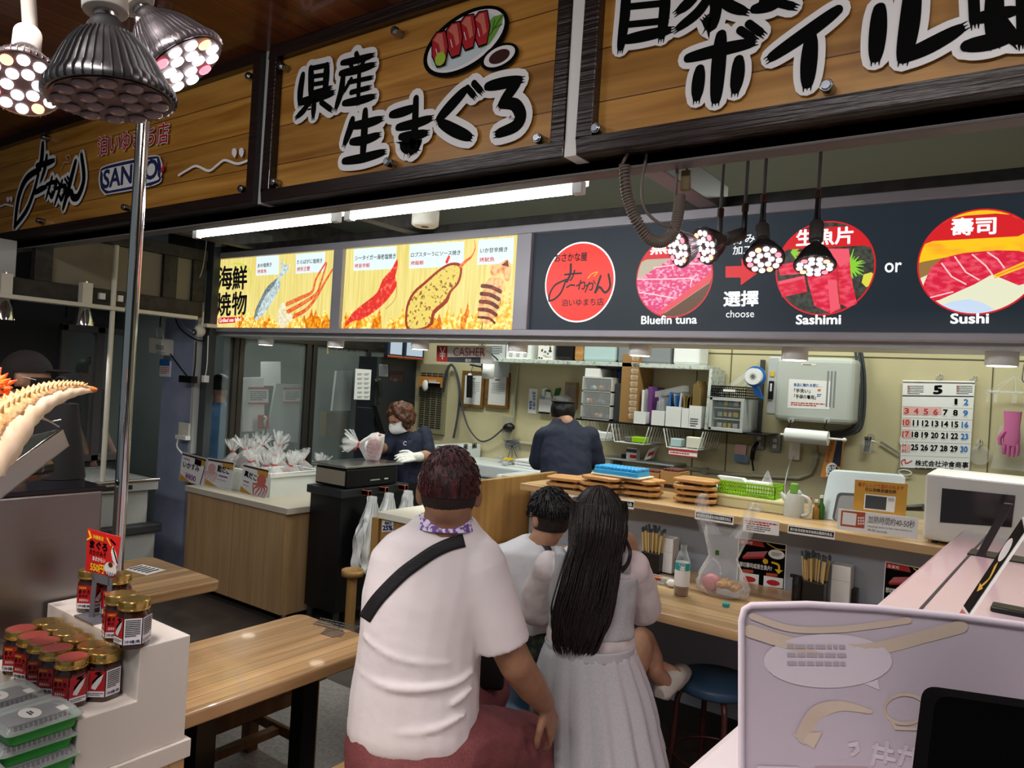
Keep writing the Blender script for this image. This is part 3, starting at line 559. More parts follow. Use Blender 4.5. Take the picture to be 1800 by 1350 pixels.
for q, q2 in ((((720, 600), (900, 560), (920, 480), (1010, 440), (1010, 680), (740, 700)), None), (((1010, 740), (1040, 460), (1130, 430), (1420, 435), (1440, 700), (1500, 980), (1410, 1020), (1330, 980)), ((1160, 440), (1420, 435), (1435, 560), (1330, 620), (1300, 560), (1200, 600))), (((720, 760), (980, 700), (1010, 860), (760, 915)), ((720, 760), (980, 700), (985, 730), (728, 790))), (((1010, 750), (1210, 720), (1290, 740), (1340, 1030), (1240, 1075), (1080, 1000)), ((1210, 740), (1290, 745), (1335, 1020), (1240, 1070)))):
    b.poly(f(*q)[::-1], 'e_meat', O1(5)); 
    if q2: b.poly(f(*q2), 'e_meat2', O1(5.8))
b.stroke(f((1300, 620), (1330, 980)), .004, 'e_shell', YN, O1(6.2))
b.ptext('生魚片', C4, (902, 412), (1458, 382), (906, 252), 'e_w', .03, O1(6.5)); b.ptext('Sashimi', C4, (900, 1182), (1338, 1180), (902, 1092), 'e_w', .03, O1(7))
b.ptext('or', C5, (80, 722), (232, 718), (82, 636), 'e_w', .012, O1(3))
c3 = C5(925, 625); r3 = .196; dish(c3, r3, '', 0, (.086, .174), 'e_gold'); f = lambda *q: [C5(*p) for p in q]; rr = r3-.006
seg(c3, rr, f((250, 660), (760, 560), (760, 660), (320, 800)), 'e_wood', 3); seg(c3, rr, f((320, 810), (480, 740), (1600, 700), (1600, 1200), (560, 1200)), 'e_rice', 3.4)
seg(c3, rr, f((540, 1040), (700, 985), (850, 965), (980, 1000), (1075, 1055), (1050, 1200), (560, 1200)), 'e_plate', 4.4)
seg(c3, rr, f((425, 850), (500, 680), (600, 600), (690, 570), (800, 545), (1100, 520), (1300, 525), (1600, 600), (1600, 760), (1300, 840), (1060, 740), (900, 830), (530, 995), (445, 940)), 'e_meat', 5)
for q in (((720, 580), (820, 720), (940, 790)), ((880, 560), (1000, 660), (1060, 740)), ((1020, 540), (1110, 600), (1170, 680)), ((600, 640), (690, 760), (820, 830)), ((500, 950), (700, 900))): b.stroke([C5(*p) for p in q], .005, 'e_line', YN, O1(6))
for q in (((1080, 750), (1620, 520)), ((1085, 770), (1620, 560)), ((1060, 520), (1620, 250))): b.stroke(f(*q), [.006, .012], 'e_gold', YN, O1(6.5))
b.ptext('壽司', C5, (688, 385), (1090, 370), (692, 232), 'e_w', .03, O1(6.5)); b.ptext('Sushi', C5, (682, 1188), (1025, 1185), (684, 1100), 'e_w', .03, O1(7))
b.build('panel', t)
# soffit and small downlights under the board
struct(B().box(-5.1, 1.3, MY+.02, MY+.34, 1.83, 1.855, 'grey_l'), 'trim_2')
b = B().cyl((0, 0, 0), (0, 0, .055), .055, 'white', n=28).cyl((0, 0, .001), (0, 0, -.002), .048, 'spot_face', n=28)
dl = None; PL = onY(MY+.14)
for i, (u, la) in enumerate(((467, 'nearest the security camera'), (590, 'above the tilted grey board behind glass'), (738, 'beside the cashier sign'), (910, 'above the folded cable of the framed certificates'), (1125, 'above the shrink-wrapped carton'), (1397, 'above the grey electrical box'), (1761, 'above the hanging pink glove'))):
    p = PL(u, 605+i*4)
    if dl is None: dl = b.build('downlight', bev=.003); dl.location = (0, 0, 0)
    o = dl if i == 0 else dl.copy()
    if i: COL.objects.link(o)
    o.location = (p.x, p.y, 1.775); tag(o, 'small round downlight under the menu board '+la, 'lamp', 'downlights under the menu board')
    l = bpy.data.lights.new('downlight_beam', 'SPOT'); l.energy = 9; l.spot_size = radians(105); l.spot_blend = .6; l.color = (1, .96, .86); l.shadow_soft_size = .04
    lo = bpy.data.objects.new('downlight_beam', l); lo.location = (p.x, p.y, 1.768); COL.objects.link(lo)
# ================================================================ fluorescent battens behind the fascia
PT = onY(2.12); E('tube_house', 'f4f6f8', 1.6)
for (a, c, la) in (((345, 403), (594, 376), 'far fluorescent batten behind the fascia, by the steel pillar'), ((612, 374), (1022, 323), 'near fluorescent batten behind the fascia, ending by the coiled cable')):
    p, q = PT(*a), PT(*c); p.z = q.z = 2.262; t = thing('fluorescent_lamp', la, 'lamp', p, 'fluorescent battens behind the fascia')
    d = (q-p).normalized()
    B().cyl(p+d*.03, q-d*.03, .0145, 'tube_light', n=16).build('tube', t)
    B().hexa(p+V((0, .002, .02)), q-p, V((0, .05, 0)), V((0, 0, .03)), 'tube_house').hexa(p+V((-.01, -.014, -.018)), d*.04, V((0, .03, 0)), V((0, 0, .045)), 'white').hexa(q+V((-.03, -.014, -.018)), d*.04, V((0, .03, 0)), V((0, 0, .045)), 'white').build('housing', t, bev=.004)
    p2 = p.lerp(q, .5)+V((0, .03, .05)); B().box(p2.x-.03, p2.x+.03, p2.y-.02, p2.y+.02, p2.z, 2.5, 'grey_l').build('bracket', t)
p = onY(2.75)(747, 396)
tag(B().cyl(p+V((0, 0, .0)), p+V((0, 0, .075)), .068, 'offwhite', n=32).cyl(p+V((0, 0, -.008)), p, .055, 'offwhite', .066, n=32).cyl(p+V((0, 0, -.011)), p+V((0, 0, -.006)), .02, 'brown', n=16).cyl(p+V((0, 0, .075)), p+V((0, 0, .42)), .03, 'grey_d').build('alarm_sounder', bev=.003), 'round cream alarm sounder hanging over the menu board', 'alarm')
# ================================================================ LED heat lamps
mat('fin', '6a686a', .3, me=.85); mat('fin_l', '8c8488', .3, me=.9); mat('socket', '4a4440', .5); mat('socket_w', 'c2bcb4', .5); mat('lamp_face', '5c4a4c', .35); mat('led_off', '8a7478', .2)
E('led_w', 'fff4f8', 4); E('led_r', 'ff6a78', 3); E('led_o', 'ffa87c', 3)
def bulb(t, c, a, R=.06, lit=True, sock='socket', fin='fin'):
    """c = centre of the light face, a = direction of light; children bulb, led_face, socket"""
    a = a.normalized(); x, y = frame_of(a)
    prof = [(.2, -1.42), (.24, -1.36), (.30, -1.28), (.33, -1.2), (.42, -1.1), (.55, -.95), (.68, -.75), (.80, -.5), (.9, -.28), (.985, -.16), (1.0, -.05), (.985, 0)]
    b = B().lathe([(r*R, z*R) for r, z in prof], c, fin, 36, a)
    for k in range(44):
        q = 2*pi*k/44; d = x*cos(q)+y*sin(q); s_ = d.cross(a)*.0006*R/.06
        pr = [(r*R, z*R) for r, z in prof[4:]]
        vs = []
        for r, z in pr: vs += [c+a*z+d*(r-.002)-s_, c+a*z+d*(r+.0028*R/.06)-s_*.6, c+a*z+d*(r+.0028*R/.06)+s_*.6, c+a*z+d*(r-.002)+s_]
        n = len(pr); b.add(vs, [(4*i+j, 4*i+j+1, 4*i+j+5, 4*i+j+4) for i in range(n-1) for j in range(3)], fin)
    b.build('reflector', t)
    b = B().disc(c+a*.001, x*R*.93, y*R*.93, 'lamp_face'); rd = random.Random(int(c.x*1000))
    ring = [(0.36, 6, .2), (.74, 12, 0)]
    for rr, n, ph in ring:
        for k in range(n):
            q = 2*pi*k/n+ph; e = c+a*.002+(x*cos(q)+y*sin(q))*rr*R
            m = 'led_off' if not lit else ('led_r' if rr > .5 and k % 6 == 1 else 'led_o' if rr > .5 and k % 6 == 4 else 'led_w')
            b.lathe([(R*.155, 0), (R*.15, .002), (R*.08, .004), (0, .0045)], e, m, 14, a)
    b.build('led_face', t)
    e = c-a*R*1.42
    b = B().cyl(e+a*R*.06, e-a*R*.25, R*.2, 'steel').cyl(e-a*R*.1, e-a*R*1.15, R*.36, sock, n=24).cyl(e-a*R*1.15, e-a*R*1.3, R*.36, sock, R*.25, n=24)
    b.build('socket', t, bev=.002)
    return e-a*R*1.3
def beam(t, c, a, pw, col, ang=75, soft=.05):
    l = bpy.data.lights.new('lamp_light', 'SPOT'); l.energy = pw; l.color = col; l.spot_size = radians(ang); l.spot_blend = .5; l.shadow_soft_size = soft
    o = bpy.data.objects.new('lamp_light', l); COL.objects.link(o); o.parent = t; o.location = c+a.normalized()*.012-t.location
    o.rotation_euler = a.to_track_quat('-Z', 'Y').to_euler()
PINK = (1, .42, .54); NEARC = (1, .84, .8)
def aim(u, v, x, y, dt):
    r_ = ray(u, v).normalized(); e = _R*x-_U*y; e = (e-r_*e.dot(r_)).normalized(); return e*math.sqrt(1-dt*dt)-r_*dt
for (u, v, w_, a, lit, la, top, pw) in ((195, 176, .757, aim(195, 176, .06, 1, .38), False, 'unlit finned spot lamp in front of its two glowing neighbours', (195, -160, .72), 26), (40, 148, 1.2, aim(40, 148, -.1, 1, .84), True, 'glowing finned spot lamp facing out at the end of the cluster by the wooden fascia', (-60, -120, 1.25), 26), (322, 115, 1.0, aim(322, 115, .59, .81, .42), True, 'glowing finned spot lamp tilted towards the tuna sign', (150, -160, 1.0), 26)):
    c = D(u, v, w_); t = thing('spot_lamp', la, 'lamp', c, 'spot lamps over the crab tray'); e = bulb(t, c, a, .06, lit, 'socket_w', 'fin' if not lit else 'fin_l')
    tp = D(*top); tp.z = 2.93; B().tube(bez([e, e-a.normalized()*.05, (e+tp)/2+V((0, 0, .08)), tp], 6), .012, 'socket_w').build('arm', t)
    beam(t, c, V((0.0, .05, -1)) if not lit else V((.0, .28, -1)) if u < 100 else a, pw, NEARC, 80)
# four over the display case, on rods from the beam
for (u, v, w_, a, top, la) in ((1192, 438, 2.32, aim(1192, 438, -.95, .25, .55), (1178, 300), 'spot lamp facing the coiled cable, its rod nearest the cable'), (1238, 433, 2.3, aim(1238, 433, -.93, .3, .6), (1268, 258), 'spot lamp turned sideways behind the one by the coiled cable'), (1343, 456, 2.22, aim(1343, 456, .05, 1, .74), (1340, 245), 'spot lamp facing out over the red arrow of the menu board'), (1432, 468, 2.2, aim(1432, 468, -.05, 1, .52), (1451, 222), 'spot lamp hanging in front of the sashimi picture')):
    c = D(u, v, w_); t = thing('heat_lamp', la, 'lamp', c, 'finned spot lamps over the display case'); e = bulb(t, c, a, .058, True, 'socket', 'fin_l' if v < 440 else 'fin')
    j = e+V((0, 0, .02)); tp = V((j.x, j.y, 2.56)); B().tube([j+V((0, 0, .05)), tp], .006, 'beam_grey').build('rod', t)
    B().tube([e+a.normalized()*.03, e, j, j+V((0, 0, .055))], [.012, .012, .009, .008], 'black').cyl(j+V((0, 0, .05)), j+V((0, 0, .075)), .0105, 'brown').build('joint', t)
    beam(t, c, V((.5, -.05, -1)), 11, PINK, 76)
tag(B().box(-1.05, .2, 2.02, 2.5, 2.56, 2.6, 'beam').build('lamp_rail', bev=.004), 'dark steel rail carrying the four hanging spot lamps', 'rail')
# coiled cable
pts = bez([D(*p, 2.15) for p in ((1098, 290), (1102, 340), (1115, 380), (1140, 418), (1165, 425), (1185, 405), (1193, 370), (1195, 345))], 24); q = []
for i, p in enumerate(pts):
    d = (pts[min(i+1, len(pts)-1)]-pts[max(i-1, 0)]).normalized(); x, y = frame_of(d); q += [p.lerp(pts[min(i+1, len(pts)-1)], k/5)+(x*cos(2*pi*(i*5+k)/14)+y*sin(2*pi*(i*5+k)/14))*.0135 for k in range(5)]
p0_ = D(1098, 290, 2.15); b = B().tube(q, .0042, 'coil', n=6) if mat('coil', '6e625a', .5) else None
b.tube([p0_+V((0, 0, .14)), p0_+V((.015, 0, .05)), q[0]], .005, 'coil').tube(bez([D(*p, 2.14) for p in ((1137, 270), (1128, 330), (1135, 370), (1165, 395), (1190, 390), (1200, 340))], 5), .0045, 'coil').tube([q[-1], D(1193, 262, 2.15)], .005, 'coil')
tag(b.build('coiled_cable'), 'brown coiled cable looping down in front of the menu board', 'cable')
p = D(1206, 318, 2.16); tag(B().box(p.x-.014, p.x+.014, p.y-.01, p.y+.01, p.z-.03, p.z+.03, 'plug_tan').cyl(p+V((0, 0, .03)), p+V((0, 0, .3)), .0035, 'coil').build('plug_connector', bev=.004) if mat('plug_tan', '6e5a34', .5) else None, 'tan plug connector dangling by the coiled cable', 'plug')
# two plain reflector lamps on the far track
b = B().box(-5.0, -4.9, .2, 3.0, 1.925, 1.95, 'offwhite'); tag(b.build('lamp_track', bev=.003), 'white lamp track along the steel beam of the neighbouring stall', 'track')
for u, v, la in ((147, 572, 'reflector lamp hanging nearest the blue pillar from the white track'), (5, 562, 'reflector lamp hanging from the white track at the picture edge by the cap wearer')):
    c = PX(u, v, -4.95); t = thing('reflector_lamp', la, 'lamp', (c.x, c.y, c.z), 'reflector lamps on the white track')
    B().lathe([(.024, .135), (.03, .11), (.045, .07), (.058, .02), (.06, 0)], c, 'chrome', 28).disc(c+V((0, 0, .001)), V((.057, 0, 0)), V((0, -.057, 0)), 'led_p').build('reflector', t) if mat('led_p', 'ffd0dc', .4, em=5) else None
    B().cyl(c+V((0, 0, .13)), c+V((0, 0, .22)), .026, 'offwhite').build('socket', t, bev=.003); B().cyl(c+V((0, 0, .22)), c+V((0, 0, .28)), .012, 'chrome').box(c.x-.03, c.x+.03, c.y-.03, c.y+.03, c.z+.27, 1.927, 'offwhite').build('mount', t)
    beam(t, c, V((0, 0, -1)), 9, (1, .9, .9), 90)
# ================================================================ steel post and thin rod
p = PX(205, 1000, -1.98); tag(B().cyl((p.x, p.y, 0), (p.x, p.y, 2.93), .0165, 'chrome', n=28).cyl((p.x, p.y, 0), (p.x, p.y, .02), .03, 'chrome').build('steel_post'), 'polished steel post from floor to ceiling beside the jar display', 'post')
p = PX(190, 680, -4.93); tag(B().cyl((p.x, p.y, .802), (p.x, p.y, 2.35), .016, 'offwhite', n=14).box(p.x-.05, p.x-.02, p.y-.075, p.y-.04, 1.99, 2.03, 'white').box(p.x-.05, p.x-.02, p.y+.04, p.y+.075, 1.99, 2.03, 'white').build('thin_post'), 'thin beige pole behind the polished steel post', 'post')
# ================================================================ display riser with jars
XR, ZT, ZL = -1.507, 1.0, .888
b = B(); prof = [(.950, .768), (.950, ZT), (.836, ZT), (.836, ZL), (.718, ZL), (.718, .768)]
b.poly([(XR, y, z) for y, z in prof], 'riser', th=V((-.43, 0, 0))) if mat('riser', 'd6d0c8', .4) else None
b.build('x') ; bpy.data.objects.remove(bpy.data.objects['x'])
t = thing('display_riser', 'white stepped display stand carrying the red-labelled jars', 'display stand', (XR-.2, .83, .70))
b.build('steps', t, bev=.002, recalc=True); B().box(XR-.44, XR+.008, .62, .962, .728, .768, 'riser').build('plinth', t, bev=.002)
t = thing('display_table', 'pale wood table under the white stepped jar stand', 'table', (-1.75, .6, 0))
B().box(-1.948, XR-.002, .1, .955, .69, .728, 'ash_wood').build('table_top', t, bev=.003)
for x, y in ((-1.92, .14), (-1.56, .14), (-1.92, .91), (-1.56, .91)): B().box(x-.02, x+.02, y-.02, y+.02, 0, .69, 'black').build('leg', t)
B().box(XR-.03, XR-.002, .1, .955, .3, .69, 'ash_wood').build('front_panel', t)
# jars
mat('jar_fill', '3a1a10', .12, coat=.8); mat('gold', 'c8a860', .22, me=.9); mat('lid_red', '9a4038', .4, coat=.3); mat('label_red', 'b01c22', .35); mat('label_w', 'e8e6ea', .4); mat('label_blue', '26305a', .4); mat('fish_w', 'dcdcd8', .4); mat('yel', 'f0c428', .4)
def jar_meshes(red_lid):
    R_ = .033; H_ = .098; t = thing('sauce_jar', 'x', 'jar')
    hexp = lambda r, z: [V((r*cos(pi/6+k*pi/3+dk), r*sin(pi/6+k*pi/3+dk), z)) for k in range(6) for dk in (-.12, .12)]
    b = B().loft([hexp(R_*.9, 0), hexp(R_, .006), hexp(R_, .066), hexp(R_*.86, .076), [V((R_*.78*cos(2*pi*k/12+.1), R_*.78*sin(2*pi*k/12+.1), .083)) for k in range(12)]], 'jar_fill')
    b.build('glass_body', t)
    B().cyl((0, 0, .08), (0, 0, .0975), R_*.93, 'gold', n=36).cyl((0, 0, .0975), (0, 0, .0985), R_*.82, 'lid_red' if red_lid else 'gold', n=36).cyl((0, 0, .08), (0, 0, .083), R_*.97, 'gold', n=36).build('lid', t, bev=.0018)
    b = B(); a = R_*cos(pi/6-.12)+.0006
    def face(k, pts, mt, o=0):   # local (s, z) on hex side k
        q = k*pi/3; n = V((cos(q), sin(q), 0)); e = V((-sin(q), cos(q), 0)); return [n*(a+o*.0003)+e*s_+V((0, 0, z)) for s_, z in pts]
    S_ = R_*.5
    for k in range(6):
        b.poly(face(k, [(-S_, .012), (S_, .012), (S_, .066), (-S_, .066)], 0), 'label_red' if k not in (2, 3) else 'label_w')
        b.poly(face(k, [(-S_, .012), (S_, .012), (S_, .024), (-S_, .024)], 0, 1), 'label_w')
        f = face(k, [(-S_*.9, .0145), (S_*.9, .0145), (-S_*.9, .0215)], 0, 2)
        if k % 2 == 0: b.text('沖縄県', f[0], f[1], f[2], 'label_blue', .01)
        else: b.rows(f[0], f[1], f[2], 2, 'label_blue')
        if k in (0, 1, 5):
            g = lambda x0, z0, x1, z1: face(k, [(x0*S_, z0), (x1*S_, z0), (x0*S_, z1)], 0, 2)
            if k != 1:
                b.text('沖縄県産', *g(-.8, .058, .2, .063), 'yel', .01); b.text('まぐろ', *g(-.85, .047, .75, .056), 'ink', .03); b.text('おかか', *g(-.8, .039, .5, .045), 'ink', .02); b.text('あまからい', *g(-.7, .029, .6, .035), 'paper', .02)
            else:
                fp = [(-.6, .03), (-.1, .027), (.55, .045), (.8, .06), (.3, .058), (-.4, .045)]; b.poly(face(k, [(x*S_, z) for x, z in fp], 0, 2), 'fish_w'); fp = [(-.55, .036), (.1, .05), (.75, .06), (.3, .06), (-.45, .046)]; b.poly(face(k, [(x*S_, z) for x, z in fp], 0, 3), 'ink'); b.poly(face(k, [(-.3*S_, .06), (.2*S_, .058), (.6*S_, .065), (-.1*S_, .064)], 0, 2), 'ink')
        if k in (2, 3):
            f = face(k, [(-S_*.85, .028), (S_*.85, .028), (-S_*.85, .064)], 0, 2); b.rows(f[0], f[1], f[2], 9, 'ink', fill=.55, seed=k)
    b.build('label', t)
    return t
JR, JG = jar_meshes(True), jar_meshes(False)
order = ['nearest the green packs', 'second along', 'third along', 'fourth along', 'last, by the steel case']
jl = []
for i, (u, v) in enumerate(((118, 1156), (92, 1140), (73, 1127), (54, 1117), (32, 1105))):
    p = PZ(u, v, ZL+.098); jl.append((JR, V((p.x, .741, ZL)), (-1.05, -1.0, -.85, -1.2, -.95)[i], 'red-lidded sauce jar in the front row of the lower step, '+order[i]))
for i, (u, v) in enumerate(((169, 1146), (147, 1136), (126, 1122), (103, 1113), (86, 1103), (72, 1093))):
    p = PZ(u, v, ZL+.098); jl.append((JG, V((max(p.x, -1.868)+.003, .8, ZL)), (-1.9, -2.0, -1.5, -1.1, -.8, -1.6)[i], 'gold-lidded sauce jar in the back row of the lower step, '+('at its open end', 'second along', 'third along', 'fourth along', 'fifth along', 'last, by the steel case')[i]))
for (u, v, f, la) in ((133, 1005, -.95, 'nearest the steel case'), (176, 1014, -.9, 'half hidden behind the red price card'), (213, 1043, -.8, 'just behind the jar showing its white back label'), (237, 1053, -2.6, 'showing its white printed back label')):
    p = PZ(u, v, ZT+.098); jl.append((JG, V((p.x, p.y+(.04 if u < 200 else 0), ZT)), f, 'sauce jar on the upper step, '+la))
used = set()
for src, p, rz, la in jl:
    if src.name not in used: o = src; used.add(src.name); o.location = p; o.rotation_euler = (0, 0, rz); o['label'] = la; o['group'] = 'red-labelled sauce jars'
    else: dup(src, p, rz, la, 'red-labelled sauce jars')
# price card on a folded grey stand
c0_ = PZ(168, 1088, ZT); w_ = (c0_-EYE).dot(_F); t = thing('price_card', 'red price card on a grey metal stand between the jars', 'sign', c0_)
q = lambda u, v: D(u, v, w_); mat('stand_grey', '7c7e86', .35, me=.5)
b = B()
for L_ in (((155, 1092), (163, 1006)), ((183, 1096), (190, 1015))): b.hexa(q(*L_[0]), q(L_[0][0]+8, L_[0][1]+2)-q(*L_[0]), q(*L_[1])-q(*L_[0]), _F*.003, 'stand_grey')
b.hexa(q(162, 1006), q(192, 1014)-q(162, 1006), q(162, 1022)-q(162, 1006), _F*.003, 'stand_grey'); cz = c0_.z
b.hexa((c0_.x-.05, c0_.y-.025, cz), (.09, .0, 0), (0, .045, 0), (0, 0, .003), 'stand_grey'); b.build('stand', t)
b = B(); cs = [q(*p) for p in ((150, 1004), (203, 1016), (212, 944), (154, 929))]; b.poly(cs, 'card_red' if mat('card_red', 'c8201e', .3) else '', th=_F*.002)
K = lambda x, y: (cs[3]+(cs[2]-cs[3])*x+(cs[0]-cs[3])*y)-_F*.0008
for s, a, m, bo in (('沖縄県産', (.18, .2, .5, .1), 'yel', .02), ('まぐろ', (.1, .42, .62, .24), 'ink', .05), ('おかかみそ', (.1, .57, .6, .45), 'ink', .02), ('あまからい', (.2, .7, .58, .6), 'paper', .02), ('550円', (.15, .95, .55, .76), 'yel', .04)): b.text(s, K(a[0], a[1]), K(a[2], a[1]), K(a[0], a[3]), m, bo)
b.poly([K(*p) for p in ((.78, .25), (.9, .4), (.97, .62), (.92, .72), (.8, .58), (.74, .4))][::-1], 'fish_w'); b.stroke([K(.8, .3), K(.95, .62)], .003, 'ink', -_F, -_F*.0004); b.stroke([K(.72, .12), K(.85, .2)], .004, 'ink', -_F); b.stroke([K(.05, .05), K(.12, .18), K(.02, .25)], .004, 'yel', -_F); b.stroke([K(.6, .1), K(.72, .25)], .0025, 'yel', -_F)
b.disc(K(.75, .8), (cs[2]-cs[3])*.19, (cs[0]-cs[3])*.16, 'fish_w'); b.disc(K(.75, .7)-_F*.0005, (cs[2]-cs[3])*.07, (cs[0]-cs[3])*.06, 'brown')
for k in range(5): b.stroke([K(.62+k*.065, .88), K(.63+k*.06, .96)], .002, 'label_blue', -_F, -_F*.0006)
b.build('card', t)
# stacked takeaway packs
mat('pack_green', '2f9a3a', .35); mat('seaweed', '151a16', .5, ns=(90, '2c332c', .4, .6))
t = thing('food_pack', 'x', 'food pack'); hx, hy = .058, .068
def rr(x, y, z, r=.012, n=4): return [V((sx*(x-r)+r*cos(a+pi/2*i/n), sy*(y-r)+r*sin(a+pi/2*i/n), z)) for sx, sy, a in ((1, 1, 0), (-1, 1, pi/2), (-1, -1, pi), (1, -1, 1.5*pi)) for i in range(n+1)]
B().loft([rr(hx*.84, hy*.86, 0), rr(hx*.92, hy*.94, .02), rr(hx, hy, .0205), rr(hx, hy, .022), rr(hx*.9, hy*.92, .0215), rr(hx*.82, hy*.84, .004)], 'pack_green').build('tray', t)
rd = random.Random(5); b = B(); b.grid(lambda s_, q_: ((s_-.5)*.09, (q_-.5)*.108, .02+.010*sin(pi*s_)**.4*sin(pi*q_)**.4+.003*sin(s_*31+q_*17)*sin(q_*40-s_*12)), 18, 18, 'seaweed'); b.build('contents', t)
b = B().loft([rr(hx*1.02, hy*1.02, .0225), rr(hx*1.04, hy*1.03, .024), rr(hx*.93, hy*.94, .0245), rr(hx*.86, hy*.88, .036), rr(hx*.8, hy*.83, .0365)], 'film')
for k in range(12): x = -hx*.8+k*hx*1.6/11; b.tube([(x, -hy*.93, .026), (x, -hy*.87, .035)], .0012, 'film', n=4)
for k in range(14): y = -hy*.82+k*hy*1.64/13; b.tube([(hx*.91, y, .026), (hx*.85, y, .035)], .0012, 'film', n=4)
b.build('cover', t); b = B().disc((0.012, -.012, .0372), (.026, 0, 0), (0, .018, 0), 'paper').box(.02, .044, .03, .045, .037, .0374, 'paper')
for k in range(7): b.disc((.006+.005*(k % 4), -.014+.005*(k//4), .0376), (.003, 0, 0), (0, .002, 0), 'grey_d', 10)
b.build('seal', t)
zt_ = .914; tp = PZ(58, 1222, zt_+.03); names = ('topmost', 'second', 'third', 'fourth', 'fifth')
first = True
for si, (cx_, cy_, n, zz, la) in enumerate(((tp.x, tp.y, 5, .728, 'stack nearest the white display stand'), (tp.x+.045, tp.y-.143, 4, .728, 'stack at the picture corner'), (tp.x-.125, tp.y-.01, 5, .728, 'stack by the steel case'))):
    for k in range(n):
        o = t if first else copy_tree(t); first = False
        o.location = (cx_+.003*((k*7) % 3-1), cy_+.003*((k*5) % 3-1), zz+.0378*k); o.rotation_euler = (0, 0, radians((k*37) % 5-2))
        o['label'] = 'clear-lidded green food pack, %s of the %s' % (names[n-1-k], la); o['group'] = 'green takeaway food packs'
# ================================================================ stainless case with the crab
cz = 1.276; t = thing('steel_case', 'brushed stainless steel case behind the jar stand', 'case', (-2.4, .3, 0))
B().box(-3.0, -1.95, -.6, .96, .0, cz-.012, 'steel_wide').build('body', t, bev=.006)
mat('black_top', '101016', .12); B().box(-3.01, -1.945, -.61, .965, cz-.012, cz, 'black_top').build('top', t, bev=.003)
B().cyl((-1.951, .70, 1.02), (-1.94, .70, 1.02), .012, 'steel').build('lock', t)
mat('tray_steel', '98949a', .35, me=.9); c = [D(113, 760, 1.42), D(-90, 905, 1.0), D(-170, 800, 1.25), D(58, 738, 1.66)]
n_ = ((c[1]-c[0]).cross(c[3]-c[0])).normalized(); n_ = n_ if n_.z > 0 else -n_
# keep the tray a true parallelogram
A_ = (c[1]-c[0]); Bv = (c[3]-c[0]); Bv = Bv-A_*(Bv.dot(A_)/A_.length_squared); Bv = Bv.normalized()*.26; n_ = A_.cross(Bv).normalized(); n_ = n_ if n_.z > 0 else -n_
T_ = lambda s_, q_, h: c[0]+A_*s_+Bv*q_+n_*h
b = B().poly([T_(.0, 0, -.028), T_(1, 0, -.028), T_(1, 1, -.028), T_(0, 1, -.028)], 'tray_steel', th=n_*.002)
for a_, e_ in (((0, 0), (1, 0)), ((1, 0), (1, 1)), ((1, 1), (0, 1)), ((0, 1), (0, 0))): b.poly([T_(*a_, -.028), T_(*e_, -.028), T_(*e_, .006), T_(*a_, .006)], 'tray_steel', th=Bv.normalized()*.0015 if a_[1] == e_[1] else A_.normalized()*.0015)
b.tube([T_(0.005, .03, .006), T_(1, .0, .006), T_(1, 1, .006), T_(.0, 1, .006), T_(-.005, .95, .006), T_(-.01, .05, .006)], .003, 'chrome', closed=True)
tag(b.build('tray', recalc=True), 'tilted shallow steel tray holding the crab leg', 'tray')
mat('turf', '1c3a16', .6, ns=(60, '2e5a20', .4, .6)); b = B(); b.grid(lambda s_, q_: T_(.04+.9*s_, .1+.8*q_, -.024+.006*sin(s_*50)*sin(q_*40)), 24, 20, 'turf'); tag(b.build('leaf_mat'), 'dark green leaf mat lying in the tilted steel tray', 'mat')
cr = lambda x, y, w_: D(x/5, 590+y/5, w_)
b = B().tube([cr(*p) for p in ((236, 695, 1.4), (222, 880, 1.42), (232, 890, 1.42), (278, 895, 1.43), (300, 690, 1.43))], .0022, 'chrome').tube([cr(*p) for p in ((248, 690, 1.4), (300, 680, 1.42), (520, 800, 1.46))], .0022, 'chrome').tube([cr(*p) for p in ((252, 700, 1.4), (335, 765, 1.44))], .0022, 'chrome').tube([cr(228, 790, 1.41), cr(290, 790, 1.43)], .0016, 'chrome').tube([cr(226, 850, 1.41), cr(284, 850, 1.43)], .0016, 'chrome').tube([cr(262, 695, 1.4), cr(430, 760, 1.5), cr(530, 740, 1.55)], .0018, 'chrome')
tag(b.build('wire_rack'), 'bent wire rack propping up the crab leg', 'rack')
# king crab leg: pale flesh below, spiny shell above
mat('crab_flesh', 'f2dcc0', .4, ns=(40, 'ead0ac', .4, .65), sss=.2); mat('crab_shell', 'e6b880', .45, ns=(50, 'd09a62', .42, .6), bp=(70, .5)); mat('crab_red', 'd84a18', .4, ns=(40, 'f0782a', .4, .6), bp=(60, .5))
path = bez([D(*p) for p in ((-110, 895, 1.08), (-50, 815, 1.15), (0, 757, 1.22), (40, 722, 1.28), (76, 701, 1.34), (112, 689, 1.40), (140, 685, 1.44), (167, 685, 1.48))], 9); n = len(path)
rad = [.046, .044, .039, .027, .0205, .0145, .0095, .004]; rs = [rad[min(7, i//9)]*(1-(i % 9)/9)+rad[min(7, i//9+1)]*((i % 9)/9) for i in range(n)]
t = thing('king_crab', 'large boiled crab leg with spiny shell and pale meat raised above the tray', 'crab leg', path[20])
sd = (_U*.85-_R*.5).normalized(); b = B(); rings = []
for i, p in enumerate(path):
    d = (path[min(i+1, n-1)]-path[max(i-1, 0)]).normalized(); x = (sd-d*sd.dot(d)).normalized(); y = d.cross(x)
    rings.append([p+(x*cos(2*pi*k/16)*(.85 if cos(2*pi*k/16) > 0 else 1.15)+y*sin(2*pi*k/16)*.8)*rs[i]*(1+.05*sin(i*.9+k)) for k in range(16)])
b.loft(rings, 'crab_flesh').build('meat', t)
b = B(); rings = []
